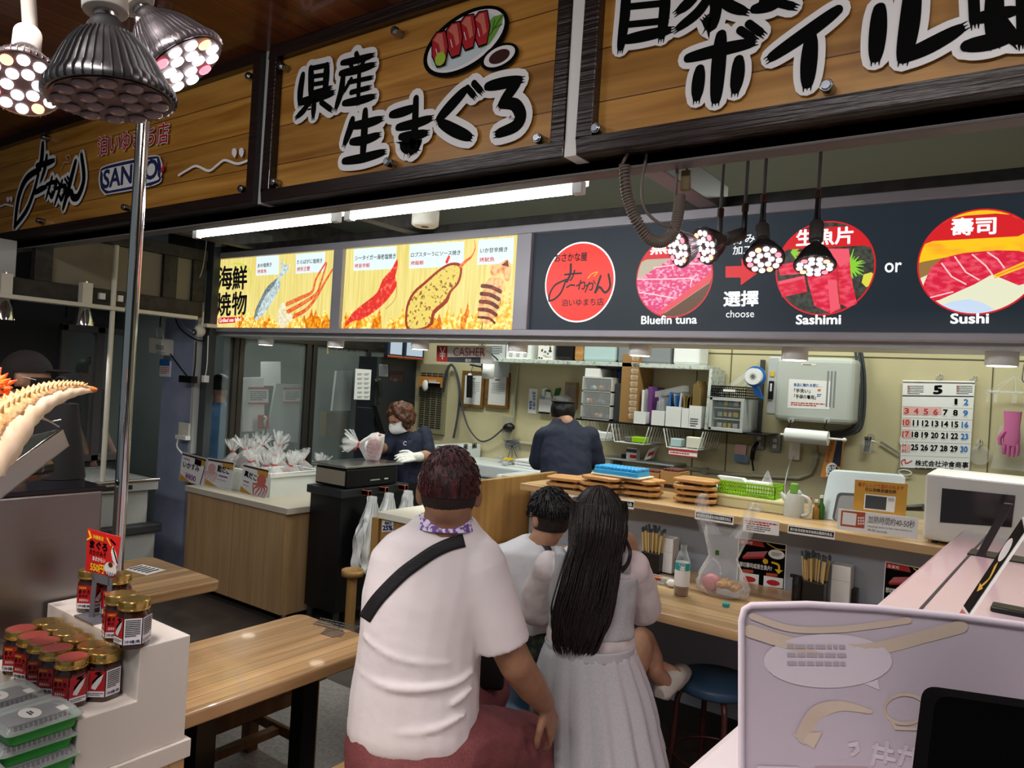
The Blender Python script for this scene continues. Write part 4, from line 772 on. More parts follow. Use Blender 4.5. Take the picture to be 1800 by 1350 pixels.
for i, p in enumerate(path[:-3]):
    d = (path[min(i+1, n-1)]-path[max(i-1, 0)]).normalized(); x = (sd-d*sd.dot(d)).normalized(); y = d.cross(x); r = rs[i]
    rings.append([p+x*r*.36+(x*cos(2*pi*k/14)*.78+y*sin(2*pi*k/14)*.92)*r*(1+.07*sin(i*1.3+k*2)) for k in range(14)])
    for k in range(5):
        if (i+k) % 2 == 0 and r > .008:
            a_ = -1.2+k*.6; dd = (x*cos(a_)+y*sin(a_)); q0 = p+x*r*.36+(x*cos(a_)*.78+y*sin(a_)*.92)*r; b.cyl(q0-dd*.002, q0+(dd*.8+d*.5)*(.006+r*.13), .0045+r*.04, 'crab_shell', .0006, n=6)
b.loft(rings, 'crab_shell').build('shell', t)
B().tube([path[-6], path[-3], path[-1]+_R*.004], [.007, .0065, .003], 'orange').build('claw_tip', t)
b = B(); c = D(-18, 688, 1.3); b.ball(c, (.034, .03, .034), 'crab_red', 20, 14); rd = random.Random(9)
for k in range(60):
    d = V((rd.gauss(0, 1), rd.gauss(0, 1), rd.gauss(0, 1))).normalized(); q0 = c+V((d.x*.034, d.y*.028, d.z*.034)); b.cyl(q0, q0+d*rd.uniform(.008, .016), .0055, 'crab_red', .001, n=6)
for p in ((4, 690), (8, 706), (2, 678), (10, 696)): b.ball(D(p[0]-6, p[1]-12, 1.268), .0024, 'black', 8, 6)
b.tube([c, D(-60, 720, 1.2), D(-90, 780, 1.15)], [.02, .016, .014], 'crab_red'); tag(b.build('crab_claw'), 'red-orange spiny crab shell piece beside the crab leg', 'crab')
# rolled film, black bag, charms
b = B(); ctr = D(50, 826, 1.5); ax_ = (D(-80, 850, 1.3)-ctr)
prof = [(.035*1.5*cos(a)*(1-.05*a)+.0, .030*sin(a)*(1-.05*a)) for a in [-.9+i*.28 for i in range(26)]]
ex_ = _R; b.grid(lambda s_, q_: ctr+ax_*q_+ex_*prof[int(round(s_*25))][0]+V((0, 0, prof[int(round(s_*25))][1]+.006)), 25, 4, 'film_black' if mat('film_black', '1a0e14', .18) else '')
tag(b.build('film_sheet', mods=[lambda o: setattr(o.modifiers.new('s', 'SOLIDIFY'), 'thickness', .002)]), 'dark rolled film sheet lying under the crab tray', 'film roll')
mat('black_cloth', '09090b', .8); t = thing('black_bag', 'black cloth bag standing on the steel case beside the crab', 'bag', D(118, 838, 1.75)); z0 = cz
q0 = PZ(160, 842, cz); b = B(); rings = []
for i in range(9):
    f = i/8; hw = .085-.012*f; hd = .06-.03*f; rings.append([V((q0.x-.09+hw*cos(2*pi*k/24)*abs(cos(2*pi*k/24))**-.4 if abs(cos(2*pi*k/24)) > .01 else q0.x-.09, q0.y-.05+hd*sin(2*pi*k/24), cz+.001+.2*f)) for k in range(24)])
b.loft(rings, 'black_cloth').build('body', t); b = B().tube(bez([q0+V((-.13, -.05, .19)), q0+V((-.12, -.05, .26)), q0+V((-.06, -.05, .26)), q0+V((-.05, -.05, .19))], 6), .005, 'black_cloth'); b.build('handle', t)
p = D(73, 822, 1.62); t = thing('pumpkin_charm', 'small orange pumpkin charm with a smiling face', 'charm', p)
B().lathe([(.0001, -.011), (.008, -.009), (.0125, -.001), (.009, .008), (.0001, .01)], p, 'orange', 18).build('pumpkin', t); B().tube([p+V((0, 0, .01)), p+V((.001, 0, .03)), p+V((0, 0, .05))], .0015, 'green', n=6).build('cord', t)
b = B(); f = -_F*.0128
for dx in (-.004, .004): b.ball(p+_R*dx+f*.93+_U*.002, .0014, 'ink', 8, 6)
b.stroke([p+f-_R*.004-_U*.003, p+f-_U*.005, p+f+_R*.004-_U*.003], .0015, 'ink', -_F); b.build('face', t)
p = D(64, 806, 1.66); tag(B().ball(p, (.016, .012, .012), 'skyblue', 14, 10).build('blue_charm'), 'pale blue round charm behind the pumpkin charm', 'charm')
# ================================================================ freezer of the neighbouring stall
mat('frz', 'b8bcb8', .4); fx = -4.9; fy = 2.78
t = thing('display_freezer', 'white glass-topped freezer in front of the blue pillar', 'freezer', (fx-.35, 1.9, 0))
B().box(fx-.75, fx, .6, fy, .05, .44, 'frz').box(fx-.73, fx-.03, .6, fy-.05, .5, .73, 'frz').build('body', t, bev=.01); B().box(fx-.78, fx+.03, .6, fy+.03, .44, .5, 'grey_d').box(fx-.76, fx+.01, .6, fy+.01, .0, .05, 'grey_d').build('bumper', t, bev=.01)
B().box(fx-.75, fx, .6, fy, .73, .79, 'frz').box(fx-.004, fx+.004, 2.4, 2.6, .745, .775, 'bronze').build('rim', t, bev=.004); B().box(fx-.72, fx-.03, .6, fy-.03, .79, .80, 'glass').build('glass_lid', t)
b = B()
for (x0, y0, x1, y1) in ((fx-.75, fy, fx, fy), (fx, .6, fx, fy), (fx-.75, .6, fx-.75, fy)): b.tube([(x0, y0, .80), (x1, y1, .80)], .012, 'steel', n=6)
b.build('lid_frame', t)
# ================================================================ tables and benches
def wood_table(x0, x1, y0, y1, z, label, legs, g=None):
    t = thing('wooden_table', label, 'table', ((x0+x1)/2, (y0+y1)/2, 0), g)
    b = B(); r = .035; pts = [V((sx, sy, z-.04)) for sx, sy in ((x0, y0), (x1, y0))]+[V((x1-r+r*cos(a), y1-r+r*sin(a), z-.04)) for a in (0, .4, .8, 1.2, 1.57)]+[V((x0+r-r*sin(a), y1-r+r*cos(a), z-.04)) for a in (0, .4, .8, 1.2, 1.57)]
    b.poly(pts[::-1], 'table_wood', th=V((0, 0, .04))); b.build('table_top', t, bev=.006, recalc=True)
    for (x, y) in legs: B().box(x-.03, x+.03, y-.03, y+.03, .0, z-.04, 'black').box(x-.12, x+.12, y-.16, y+.16, 0, .012, 'black').build('leg', t)
    return t
wood_table(-2.15, -1.705, 1.06, 1.79, .72, 'wooden table between the jar stand and the seated man', [(-1.86, 1.22), (-1.95, 1.66)])
wood_table(-3.24, -2.70, .99, 1.83, .72, 'wooden table behind the jar stand with a printed notice', [(-2.97, 1.2), (-2.97, 1.6)])
b = B(); P = lambda u, v: PZ(u, v, .7215); b.poly([P(219, 1001), P(258, 1011), P(292, 1002), P(250, 992)], 'paper')
for k in range(5): b.poly([P(226+k*7, 1000+k*1.6), P(250+k*7, 994+k*1.6), P(252+k*7, 995+k*1.6), P(229+k*7, 1001+k*1.6)], 'ink', V((0, 0, .0006)))
tag(b.build('table_notice'), 'printed black and white notice stuck on the far wooden table', 'notice')
b = B(); P = lambda u, v: PZ(u, v, .7212); P3 = lambda x, y: P(300+x/4.5, 1050+y/4.5)
mat('print_dark', '4a4c4c', .3); b.rows(P3(1120, 215), P3(1440, 290), P3(1190, 155), 4, 'print_dark', fill=.55); b.rows(P3(1180, 290), P3(1330, 330), P3(1240, 235), 5, 'print_dark', fill=.6, seed=4)
tag(b.build('table_print', ), 'faded black lettering printed near the corner of the wooden table', 'lettering')
def bench(x0, x1, y0, y1, z, label, m, g=None):
    t = thing('wooden_bench', label, 'bench', ((x0+x1)/2, (y0+y1)/2, 0), g)
    B().box(x0, x1, y0, y1, z-.035, z, m).build('seat', t, bev=.008)
    for x in (x0+.04, x1-.04):
        for y in (y0+.05, y1-.05): B().box(x-.025, x+.025, y-.025, y+.025, 0, z-.035, 'raw_wood').build('leg', t, bev=.003)
    b = B().box(x0+.03, x1-.03, y0+.04, y0+.06, z-.1, z-.035, 'raw_wood').box(x0+.03, x1-.03, y1-.06, y1-.04, z-.1, z-.035, 'raw_wood').box(x0+.03, x0+.05, y0+.04, y1-.04, z-.1, z-.035, 'raw_wood').box(x1-.05, x1-.03, y0+.04, y1-.04, z-.1, z-.035, 'raw_wood')
    b.build('apron', t, bev=.003); b = B().box(x0+.03, x1-.03, y0+.04, y0+.06, .13, .17, 'raw_wood').box(x0+.03, x1-.03, y1-.06, y1-.04, .13, .17, 'raw_wood').box((x0+x1)/2-.02, (x0+x1)/2+.02, y0+.04, y1-.04, .13, .16, 'raw_wood'); b.build('stretcher', t, bev=.003)
    return t
bench(-1.66, -1.05, .95, 1.72, .43, 'wooden bench under the man in the white shirt', 'table_wood')
bench(-2.66, -2.22, 1.0, 2.0, .43, 'dark wooden bench behind the near wooden table', 'raw_wood')
# ================================================================ the counter
YC, ZU, ZC = 3.235, 1.08, .76
mat('kick', '2c2826', .6)
struct(B().box(-2.25, 2.5, 3.42, 3.5, 0, 1.04, 'counter_grey').box(-2.25, 2.5, 3.41, 3.42, 0, .12, 'kick'), 'wall_counter')
tag(B().box(-2.2, 1.35, YC, 3.98, ZU-.036, ZU, 'ash_wood').build('counter_ledge', bev=.003), 'upper pale wood ledge of the counter carrying boards, baskets and microwave', 'counter')
b = B().box(-2.26, -.305, 2.665, 3.41, ZC-.036, ZC, 'ash_wood')
t = thing('eating_counter', 'lower pale wood eating counter in front of the grey counter wall', 'counter', (-1.3, 3.0, 0)); b.build('top', t, bev=.003)
for x in (-2.1, -1.2, -.45): B().hexa((x, 3.40, ZC-.25), (.03, 0, 0), (0, -.35, .19), (0, 0, .03), 'grey').build('bracket', t)
tag(B().box(-2.305, -2.27, 2.74, 3.72, 0, 1.10, 'panel_wood').build('wood_partition', bev=.002), 'wooden partition panel closing the end of the counter behind the seated man', 'partition')
t = thing('register_counter', 'small wooden counter with cream top and yellow notice beside the hanging bags', 'counter', (-2.55, 3.0, 0))
B().box(-2.73, -2.31, 2.76, 3.15, 0, .866, 'panel_wood').build('body', t); B().box(-2.745, -2.31, 2.745, 3.16, .866, .9, 'offwhite').build('top', t, bev=.003); B().box(-2.80, -2.75, 2.76, 2.80, .0, .86, 'panel_wood').build('side_post', t)
P = onY(2.7585); b = B().poly([P(*p) for p in ((671, 935), (691, 934), (692, 910), (672, 909))], 'paper').poly([P(*p) for p in ((671, 915), (692, 916), (692, 910), (672, 909))], 'yellow', O1(1)); b.ptext('BIO', P, (677, 922), (688, 922), (677, 917), 'logo_navy', .05, O1(1)); b.ptext('25%', P, (673, 932), (690, 932), (673, 924), 'logo_navy', .06, O1(1)); b.build('notice', t)
# ---------------------------------------------------------------- helpers for things set against planes
def wb(u0, v0, u1, v1, y):
    a, c, d, e = PY(u0, v1, y), PY(u1, v1, y), PY(u0, v0, y), PY(u1, v0, y)
    return (a.x+d.x)/2, (c.x+e.x)/2, (a.z+c.z)/2, (d.z+e.z)/2
def wbox(b, r, y, d, m):   # r = wb(...)
    return b.box(r[0], r[1], y, y+d, r[2], r[3], m)
def wthing(name, px, y, d, m, label, cat, bev=.003, z0=None, group=None, art=None):
    r = list(wb(*px, y))
    if z0 is not None: r[2] = z0
    b = wbox(B(), r, y, d, m)
    if art: art(b, onY(y-.0006))
    o = b.build(name, bev=0 if art else bev); return tag(o, label, cat, group)
# ---------------------------------------------------------------- notes stuck on the ledge edge
def strip(px, y, name, label, art, m='paper'):
    P = onY(y-.002); b = B().poly([P(*p) for p in px], m, th=V((0, .0015, 0))); art(b, onY(y-.0026)); return tag(b.build(name), label, 'notice')
strip([(964, 886), (1021, 896), (1022, 873), (965, 863)], YC, 'ledge_notice', 'white notice with red heading on the ledge above the boy', lambda b, P: (b.rows(P(967, 874), P(1018, 883), P(967, 866), 1, 'red', fill=.6), b.rows(P(975, 884), P(1018, 893), P(976, 875), 3, 'grey_d')))
blk = lambda a, c, e: (lambda b, P: (b.poly([P(*q) for q in a], 'ink'), b.ptext(e, P, *c, 'paper', .02, O1(1))))
strip([(1090, 892), (1114, 896), (1115, 880), (1091, 877)], YC, 'ledge_notice', 'short black and white notice on the ledge beside the long-haired woman', blk([(1091, 888), (1113, 892), (1114, 883), (1092, 880)], [(1093, 887), (1111, 890), (1093, 881.5)], 'の商品'))
strip([(1221, 912), (1289, 923), (1290, 908), (1222, 897)], YC, 'ledge_notice', 'black and white notice on the ledge behind the clear carrier bag', blk([(1223, 909), (1287, 919), (1288, 910), (1224, 900)], [(1225, 908), (1285, 917), (1225, 902)], '請勿飲用或飲食其他商店購買的商品'))
strip([(1306, 934), (1369, 942), (1370, 917), (1307, 908)], YC, 'ledge_notice', 'white notice with red heading on the ledge by the carrier bag handles', lambda b, P: (b.rows(P(1309, 921), P(1367, 929), P(1309, 913), 2, 'red', fill=.6), b.rows(P(1312, 932), P(1355, 938), P(1312, 922), 3, 'grey_d')))
strip([(1384, 937), (1467, 949), (1468, 933), (1385, 922)], YC, 'ledge_notice', 'long black and white notice on the ledge above the second napkin holder', blk([(1386, 934), (1465, 945), (1466, 936), (1387, 925)], [(1389, 932.5), (1463, 943), (1389, 927)], '請勿飲用或飲食其他商店購買的商品'))
# ---------------------------------------------------------------- stacks of wooden serving boards
def octo(rx, ry, z, c=.32): return [V((x*rx, y*ry, z)) for x, y in ((1, -1+c), (1, 1-c), (1-c, 1), (-1+c, 1), (-1, 1-c), (-1, -1+c), (-1+c, -1), (1-c, -1))]
t = thing('serving_board', 'x', 'serving board')
B().loft([octo(.096, .082, .012), octo(.1, .086, .015), octo(.1, .086, .026), octo(.096, .082, .029)], 'tray_wood', smooth=False).loft([octo(.09, .076, .0291), octo(.088, .074, .0262)], 'tray_wood', smooth=False).build('plate', t)
for x in (-.055, .055): B().box(x-.008, x+.008, -.06, .06, 0, .0125, 'brown' if 0 else 'tray_wood').build('foot', t)
first = True; pos = ('bottom', 'second', 'third', 'top')
for (u, v, n, la) in ((992, 858, 2, 'stack at the partition end of the ledge'), (1055, 868, 3, 'stack behind the long-haired woman'), (1122, 873, 3, 'stack before the cardboard cartons'), (1217, 884, 4, 'uneven stack beside the cream container')):
    p = PZ(u, v, ZU); rd = random.Random(u)
    for k in range(n):
        o = t if first else copy_tree(t); first = False; j = .012 if n == 4 else .006
        o.location = (p.x+rd.uniform(-j, j), p.y+.03+rd.uniform(-j, j), ZU+.0292*k); o.rotation_euler = (0, 0, rd.uniform(-.25, .25)+(.5 if n == 4 and k == 2 else 0))
        o['label'] = 'octagonal wooden serving board, %s of the %s' % ('top' if k == n-1 else pos[k], la); o['group'] = 'octagonal wooden serving boards'
p1_, p2_ = PZ(950, 843, 1.17), PZ(1092, 848, 1.17); zb_ = ZU+.09
b = B().box(p1_.x+.02, p2_.x+.02, YC+.06, YC+.23, zb_, zb_+.009, 'offwhite'); tag(b.build('cream_tray', bev=.003), 'cream plastic sheet under the blue moulded mat', 'tray')
mat('ice_blue', '2f9fd8', .3); b = B(); nx, ny = 12, 4; x0, x1, y0, y1 = p1_.x+.03, p2_.x-.0, YC+.07, YC+.22; zb2 = zb_+.0092
b.box(x0, x1, y0, y1, zb2, zb2+.022, 'ice_blue')
for i in range(nx):
    for j in range(ny):
        w_, h_ = (x1-x0)/nx, (y1-y0)/ny; b.box(x0+i*w_+.003, x0+(i+1)*w_-.003, y0+j*h_+.003, y0+(j+1)*h_-.003, zb2+.022, zb2+.038, 'ice_blue')
tag(b.build('ice_mat', bev=.004), 'bright blue moulded ice mat resting across the wooden boards', 'ice mat')
mat('carton', '9a7444', .65); mat('carton_dark', '5a2a22', .5)
for i, (u0, u1, la) in enumerate(((1102, 1158, 'behind the third board stack'), (1160, 1194, 'next to the white foam trays'))):
    r = wb(u0, 829, u1, 868, 3.72); t = thing('carton', 'open brown carton of dark packs '+la, 'carton', (r[0], 3.72, ZU), 'open cartons on the ledge')
    B().box(r[0], r[1], 3.72, 3.86, ZU, r[3], 'carton').build('box', t); b = B(); n = 5
    for k in range(n): b.box(r[0]+.008+(r[1]-r[0]-.016)*k/n, r[0]+.006+(r[1]-r[0]-.016)*(k+.9)/n, 3.73, 3.85, r[3]-.01, r[3]+.012, 'carton_dark')
    b.build('packs', t, bev=.002); B().box((r[0]+r[1])/2-.03, (r[0]+r[1])/2+.03, 3.719, 3.7205, r[2]+.03, r[2]+.05, 'black').build('handle_slot', t)
mat('foam', 'e4e6e4', .5)
for k in range(3):
    r = wb(1195, 832+k*6, 1262, 846+k*6, 3.62); tag(B().loft([[V((x, y, ZU+.005+.02*(2-k)+z)) for x, y in ((r[0]+s_, 3.62+s_), (r[1]-s_, 3.62+s_), (r[1]-s_, 3.76-s_), (r[0]+s_, 3.76-s_))] for z, s_ in ((0, .012), (.022, 0), (.022, .004), (.004, .014))], 'foam', smooth=False).build('foam_tray'), 'white foam tray, %s of the pile beside the green basket' % ('top', 'middle', 'bottom')[k], 'tray', 'white foam trays')
r = wb(1248, 872, 1384, 900, 3.46); t = thing('cream_container', 'cream lidded plastic container under the green basket', 'container', (r[0], 3.46, ZU)); mat('cream_pl', 'd8d6a8', .4)
B().box(r[0]+.012, r[1]-.012, 3.47, 3.66, ZU, ZU+.045, 'cream_pl').build('body', t, bev=.006); B().box(r[0], r[1], 3.46, 3.67, ZU+.045, ZU+.058, 'cream_pl').build('lid', t, bev=.004); zl = ZU+.058
mat('lime_pl', '8fc41e', .35); r = wb(1262, 850, 1362, 882, 3.49); t = thing('green_basket', 'lime green perforated basket on the cream container', 'basket', (r[0], 3.49, zl)); h = .06; b = B(); y0, y1 = 3.49, 3.63
b.box(r[0], r[1], y0, y1, zl, zl+.004, 'lime_pl')
def perf(b, o, ex, hgt, n, m, rows_=3):
    ex = V(ex); L_ = ex.length; d = ex/L_; nrm = d.cross(V((0, 0, 1)))*.0025
    for k in range(rows_+1): b.hexa(V(o)+V((0, 0, k*hgt/rows_*.92)), ex, nrm, V((0, 0, hgt*.1)), m)
    for k in range(n+1): b.hexa(V(o)+ex*(k/n)-d*.0025, d*.005, nrm, V((0, 0, hgt)), m)
perf(b, (r[0], y0, zl), (r[1]-r[0], 0, 0), h, 22, 'lime_pl'); perf(b, (r[0], y1, zl), (r[1]-r[0], 0, 0), h, 22, 'lime_pl'); perf(b, (r[0], y0, zl), (0, y1-y0, 0), h, 10, 'lime_pl'); perf(b, (r[1], y0, zl), (0, y1-y0, 0), h, 10, 'lime_pl')
b.tube([(r[0], y0, zl+h), (r[1], y0, zl+h), (r[1], y1, zl+h), (r[0], y1, zl+h)], .004, 'lime_pl', closed=True, n=6); b.build('basket', t)
xa = r[0]; tag(B().hexa((xa+.01, y0+.03, zl+.055), (.12, .0, .0), (.0, .05, .0), (-.03, .0, .022), 'foam').build('wrapped_tray'), 'white wrapped tray leaning in the green basket', 'tray'); tag(B().box(xa+.12, xa+.23, y0+.03, y0+.09, zl+.006, zl+.07, 'foam').build('white_pack', bev=.006), 'white pack lying in the green basket', 'pack')
mat('snack', 'b08a70', .5); p = V((r[1]-.055, y0+.06, zl+.006)); t = thing('snack_bag', 'clear bag of brown snacks standing in the green basket', 'bag', p); B().lathe([(.001, 0), (.03, .004), (.034, .03), (.024, .07), (.003, .12)], p, 'film_b', 14, cap=False).build('film', t); B().ball(p+V((0, 0, .035)), (.024, .02, .028), 'snack').build('snacks', t)
# kettle and bottles
r = wb(1376, 845, 1408, 903, 3.42); p = V(((r[0]+r[1])/2, 3.47, ZU)); t = thing('electric_kettle', 'white electric kettle standing beside the cream container', 'kettle', p)
B().lathe([(.044, 0), (.045, .01), (.042, .06), (.034, .1), (.032, .105)], p, 'plastic_grey', 28).build('body', t); B().cyl(p+V((0, 0, .105)), p+V((0, 0, .122)), .031, 'plastic_grey', .02).box(p.x-.016, p.x+.016, p.y-.03, p.y-.0, p.z+.105, p.z+.15, 'leaf_green').build('lid', t, bev=.004)
B().tube(bez([p+V((.035, -.02, .1)), p+V((.07, -.03, .085)), p+V((.072, -.03, .03)), p+V((.042, -.02, .01))], 6), .008, 'plastic_grey').build('handle', t); B().tube([p+V((-.035, -.005, .07)), p+V((-.062, -.005, .1))], [.014, .008], 'plastic_grey').build('spout', t)
for k, (u, m, la, hh) in enumerate(((1422, 'film_b', 'clear', .085), (1434, 'e_oil', 'amber', .075), (1443, 'leaf_dark', 'dark green', .095))):
    mat('e_oil', '8a6a2a', .2) if 'e_oil' not in MT else None
    q = PZ(u, 905, ZU); q.y = 3.46+.02*k; q = V((PY(u, 905, q.y).x, q.y, ZU)); t = thing('sauce_bottle', 'small %s sauce bottle beside the electric kettle' % la, 'bottle', q, 'small sauce bottles'); B().lathe([(.014, 0), (.015, .01), (.015, hh*.6), (.007, hh*.78), (.007, hh)], q, m, 16).build('body', t); B().cyl(q+V((0, 0, hh)), q+V((0, 0, hh+.012)), .008, 'offwhite' if k else 'red').build('cap', t)
# leaning trays, signs, microwave
def rrect(P, px, r_, n=5):
    pts = [V(P(*q)) for q in px]; out = []
    for i in range(4):
        a, c, d = pts[i-1], pts[i], pts[(i+1) % 4]; e0 = (a-c).normalized()*r_; e1 = (d-c).normalized()*r_
        for k in range(n+1): t_ = k/n; out.append((c+e0)*(1-t_)**2+c*2*t_*(1-t_)+(c+e1)*t_**2)
    return out
mat('tray_blue', 'c8d8dc', .2, me=.3)
for k, (px, y, la) in enumerate((([(1440, 912), (1580, 925), (1592, 838), (1458, 828)], 3.52, 'front'), ([(1462, 900), (1560, 905), (1566, 832), (1470, 826)], 3.66, 'rear'))):
    P = lambda u, v, y=y: PY(u, v, y+(912-v)*.0007); pts = rrect(P, px, .03); zmin = min(q.z for q in pts); pts = [q+V((0, 0, ZU+.002-zmin)) for q in pts]
    b = B().poly(pts, 'tray_blue', th=V((0, .02, .006)))
    if k == 0: q = rrect(P, [(1462, 915), (1568, 922), (1574, 872), (1472, 866)], .02); q = [w_+V((0, -.001, ZU+.002-zmin)) for w_ in q]; b.poly(q, 'grey_d'); q = rrect(P, [(1466, 915), (1564, 921), (1570, 877), (1476, 871)], .018); b.poly([w_+V((0, -.0016, ZU+.002-zmin)) for w_ in q], 'grey')
    tag(b.build('leaning_tray', recalc=True), 'pale rounded metal tray leaning at the %s behind the gold microwave sign' % la, 'tray', 'leaning metal trays')
t = thing('microwave_sign', 'gold card sign showing a microwave, standing on the ledge', 'sign', PY(1545, 910, 3.32)); P = onY(3.32); P1 = onY(3.319); P2 = onY(3.3185); mat('gold_card', 'c8963a', .3)
b = B(); q = [P(*p) for p in ((1498, 918), (1590, 930), (1596, 851), (1503, 843))]; dz = min(w_.z for w_ in q)-ZU-.001; b.poly(q, 'gold_card', th=V((0, .004, 0))); b.ptext('電子レンジで温められます', P1, (1508, 855), (1588, 862), (1509, 848), 'tomato', .01); b.ptext('可以用微波爐加熱', P1, (1520, 863), (1575, 868), (1521, 857), 'brown', .02)
b.poly([P1(*p) for p in ((1518, 895), (1572, 901), (1575, 873), (1520, 868))], 'paper').poly([P2(*p) for p in ((1520, 893), (1557, 897), (1559, 874), (1522, 870))], 'grey_d'); b.poly([P2(*p) for p in ((1561, 881), (1572, 882), (1572, 876), (1561, 875))], 'grey_l'); b.build('card', t); B().box(q[0].x, q[1].x, 3.318, 3.36, ZU, ZU+.006, 'acryl').build('foot', t)
t = thing('heating_card', 'white card with a red microwave drawing propped at the ledge front', 'sign', PY(1545, 940, 3.25)); P = onY(3.228); P1 = onY(3.227)
b = B().poly([P(*p) for p in ((1471, 930), (1612, 948), (1615, 911), (1474, 894))], 'paper', th=V((0, .003, 0))); P2 = onY(3.2265)
b.poly([P1(*p) for p in ((1477, 924), (1519, 929), (1521, 901), (1479, 897))], 'rust' if mat('rust', 'b0502e', .4) else '').poly([P2(*p) for p in ((1480, 921), (1504, 924), (1506, 903), (1482, 900))], 'paper')
for i in range(3):
    for j in range(3): b.poly([P2(1508+j*4, 912+i*5), P2(1510.5+j*4, 912.4+i*5), P2(1510.5+j*4, 909+i*5), P2(1508+j*4, 908.6+i*5)], 'paper')
b.ptext('加熱時間約40-50秒', P1, (1525, 919), (1607, 929), (1527, 906), 'grey_d', .0); b.ptext('Heating time in the microwave is', P1, (1525, 927), (1603, 936), (1525, 923), 'grey_d'); b.ptext('40-50 seconds.', P1, (1525, 933), (1560, 938), (1525, 929), 'grey_d'); b.build('card', t)
t = thing('pan_handle', 'black pan handle sticking out beside the microwave', 'pan', PY(1600, 900, 3.5)); q = PY(1600, 893, 3.5); B().tube([q+V((-.1, .05, -.02)), q, q+V((.05, -.01, .01))], [.01, .012, .016], 'black').build('handle', t); B().lathe([(.07, -.05), (.09, -.02), (.09, 0), (.085, -.01), (.06, -.045)], V((q.x-.17, q.y+.1, ZU+.052)), 'black', 24, cap=True).build('bowl', t)
ml, mt_ = PY(1622, 938, 3.30), PY(1628, 832, 3.30); mx0, mz1 = ml.x, PY(1628, 832, 3.3).z; mw = .52
t = thing('microwave_oven', 'white microwave oven at the end of the ledge', 'microwave', (mx0, 3.3, ZU)); mat('mw_white', 'd6d4d0', .35); mat('mw_glass', '2a2226', .12, coat=.5)
B().box(mx0, mx0+mw, 3.30, 3.68, ZU+.012, mz1, 'mw_white').build('body', t, bev=.008)
P = onY(3.297); B().poly([P(*p) for p in ((1652, 918), (1778, 927), (1785, 871), (1656, 858))], 'mw_glass', th=V((0, .01, 0))).build('window', t)
b = B(); P1 = onY(3.296)
b.box(mx0+mw-.1, mx0+mw-.02, 3.295, 3.3, ZU+.03, mz1-.03, 'grey_l').build('control_panel', t); B().box(mx0+.36, mx0+.38, 3.28, 3.3, ZU+.04, mz1-.04, 'mw_white').build('handle', t, bev=.004)
for x in (.04, mw-.04):
    for y in (3.33, 3.65): B().cyl((mx0+x, y, ZU), (mx0+x, y, ZU+.012), .012, 'black').build('foot', t)
# ---------------------------------------------------------------- on the lower counter
def cpt(u, v): return PZ(u, v, ZC)
mat('bamboo', 'c2a468', .5); mat('wrapper', '3a4246', .3)
def chopsticks(p, la, n=26):
    t = thing('chopstick_holder', la, 'chopstick holder', p, 'chopstick holders on the counter'); b = B()
    b.loft([[V((p.x+sx, p.y+sy, p.z+z)) for sx, sy in ((-.045, -.04), (.045, -.04), (.045, .04), (-.045, .04))] for z in (0, .095)], 'black', smooth=False); b.build('box', t, bev=.003)
    rd = random.Random(n)
    for k in range(n):
        a, c = rd.uniform(-.038, .038), rd.uniform(-.033, .033); q0 = p+V((a, c, .05)); q1 = p+V((a*1.35+rd.uniform(-.006, .006), c*1.3, .205+rd.uniform(-.008, .008)))
        b = B(); d = q1-q0; b.hexa(q0-V((.003, .002, 0)), V((.0062, 0, 0)), V((0, .004, 0)), d*.88, 'bamboo').hexa(q0+d*.88-V((.0042, .0035, 0)), V((.0084, 0, 0)), V((0, .007, 0)), d*.12, 'wrapper'); b.build('chopstick', t)
chopsticks(cpt(1144, 1006)+V((0, .02, 0)), 'black holder full of chopsticks beside the long-haired woman'); chopsticks(cpt(1428, 1062)+V((0, .02, 0)), 'black holder full of chopsticks beside the small black shaker', 28)
def napkins(u, v, la, h=.165):
    p = cpt(u, v); t = thing('napkin_holder', la, 'napkin holder', p, 'napkin holders on the counter')
    b = B().box(p.x-.035, p.x+.04, p.y, p.y+.075, p.z+.005, p.z+h, 'foam').build('napkins', t, bev=.003); B().box(p.x-.0355, p.x+.0405, p.y-.001, p.y, p.z+h*.62, p.z+h*.63, 'grey_l').build('napkin_edge', t); B().box(p.x-.04, p.x+.085, p.y-.002, p.y+.08, p.z, p.z+.005, 'black').box(p.x+.041, p.x+.06, p.y+.03, p.y+.08, p.z+.004, p.z+.07, 'black').build('holder', t)
napkins(1166, 1008, 'white napkins in a black holder behind the tea bottle'); napkins(1474, 1064, 'white napkins in a black holder beside the second chopsticks')
p = cpt(1400, 1058); t = thing('shaker', 'small black shaker bottle beside the second chopstick holder', 'bottle', p); B().cyl(p, p+V((0, 0, .085)), .021, 'black').build('body', t, bev=.003); B().cyl(p+V((0, 0, .085)), p+V((0, 0, .11)), .022, 'black', .017).box(p.x-.03, p.x, p.y-.008, p.y+.008, p.z+.1, p.z+.112, 'black').build('cap', t)
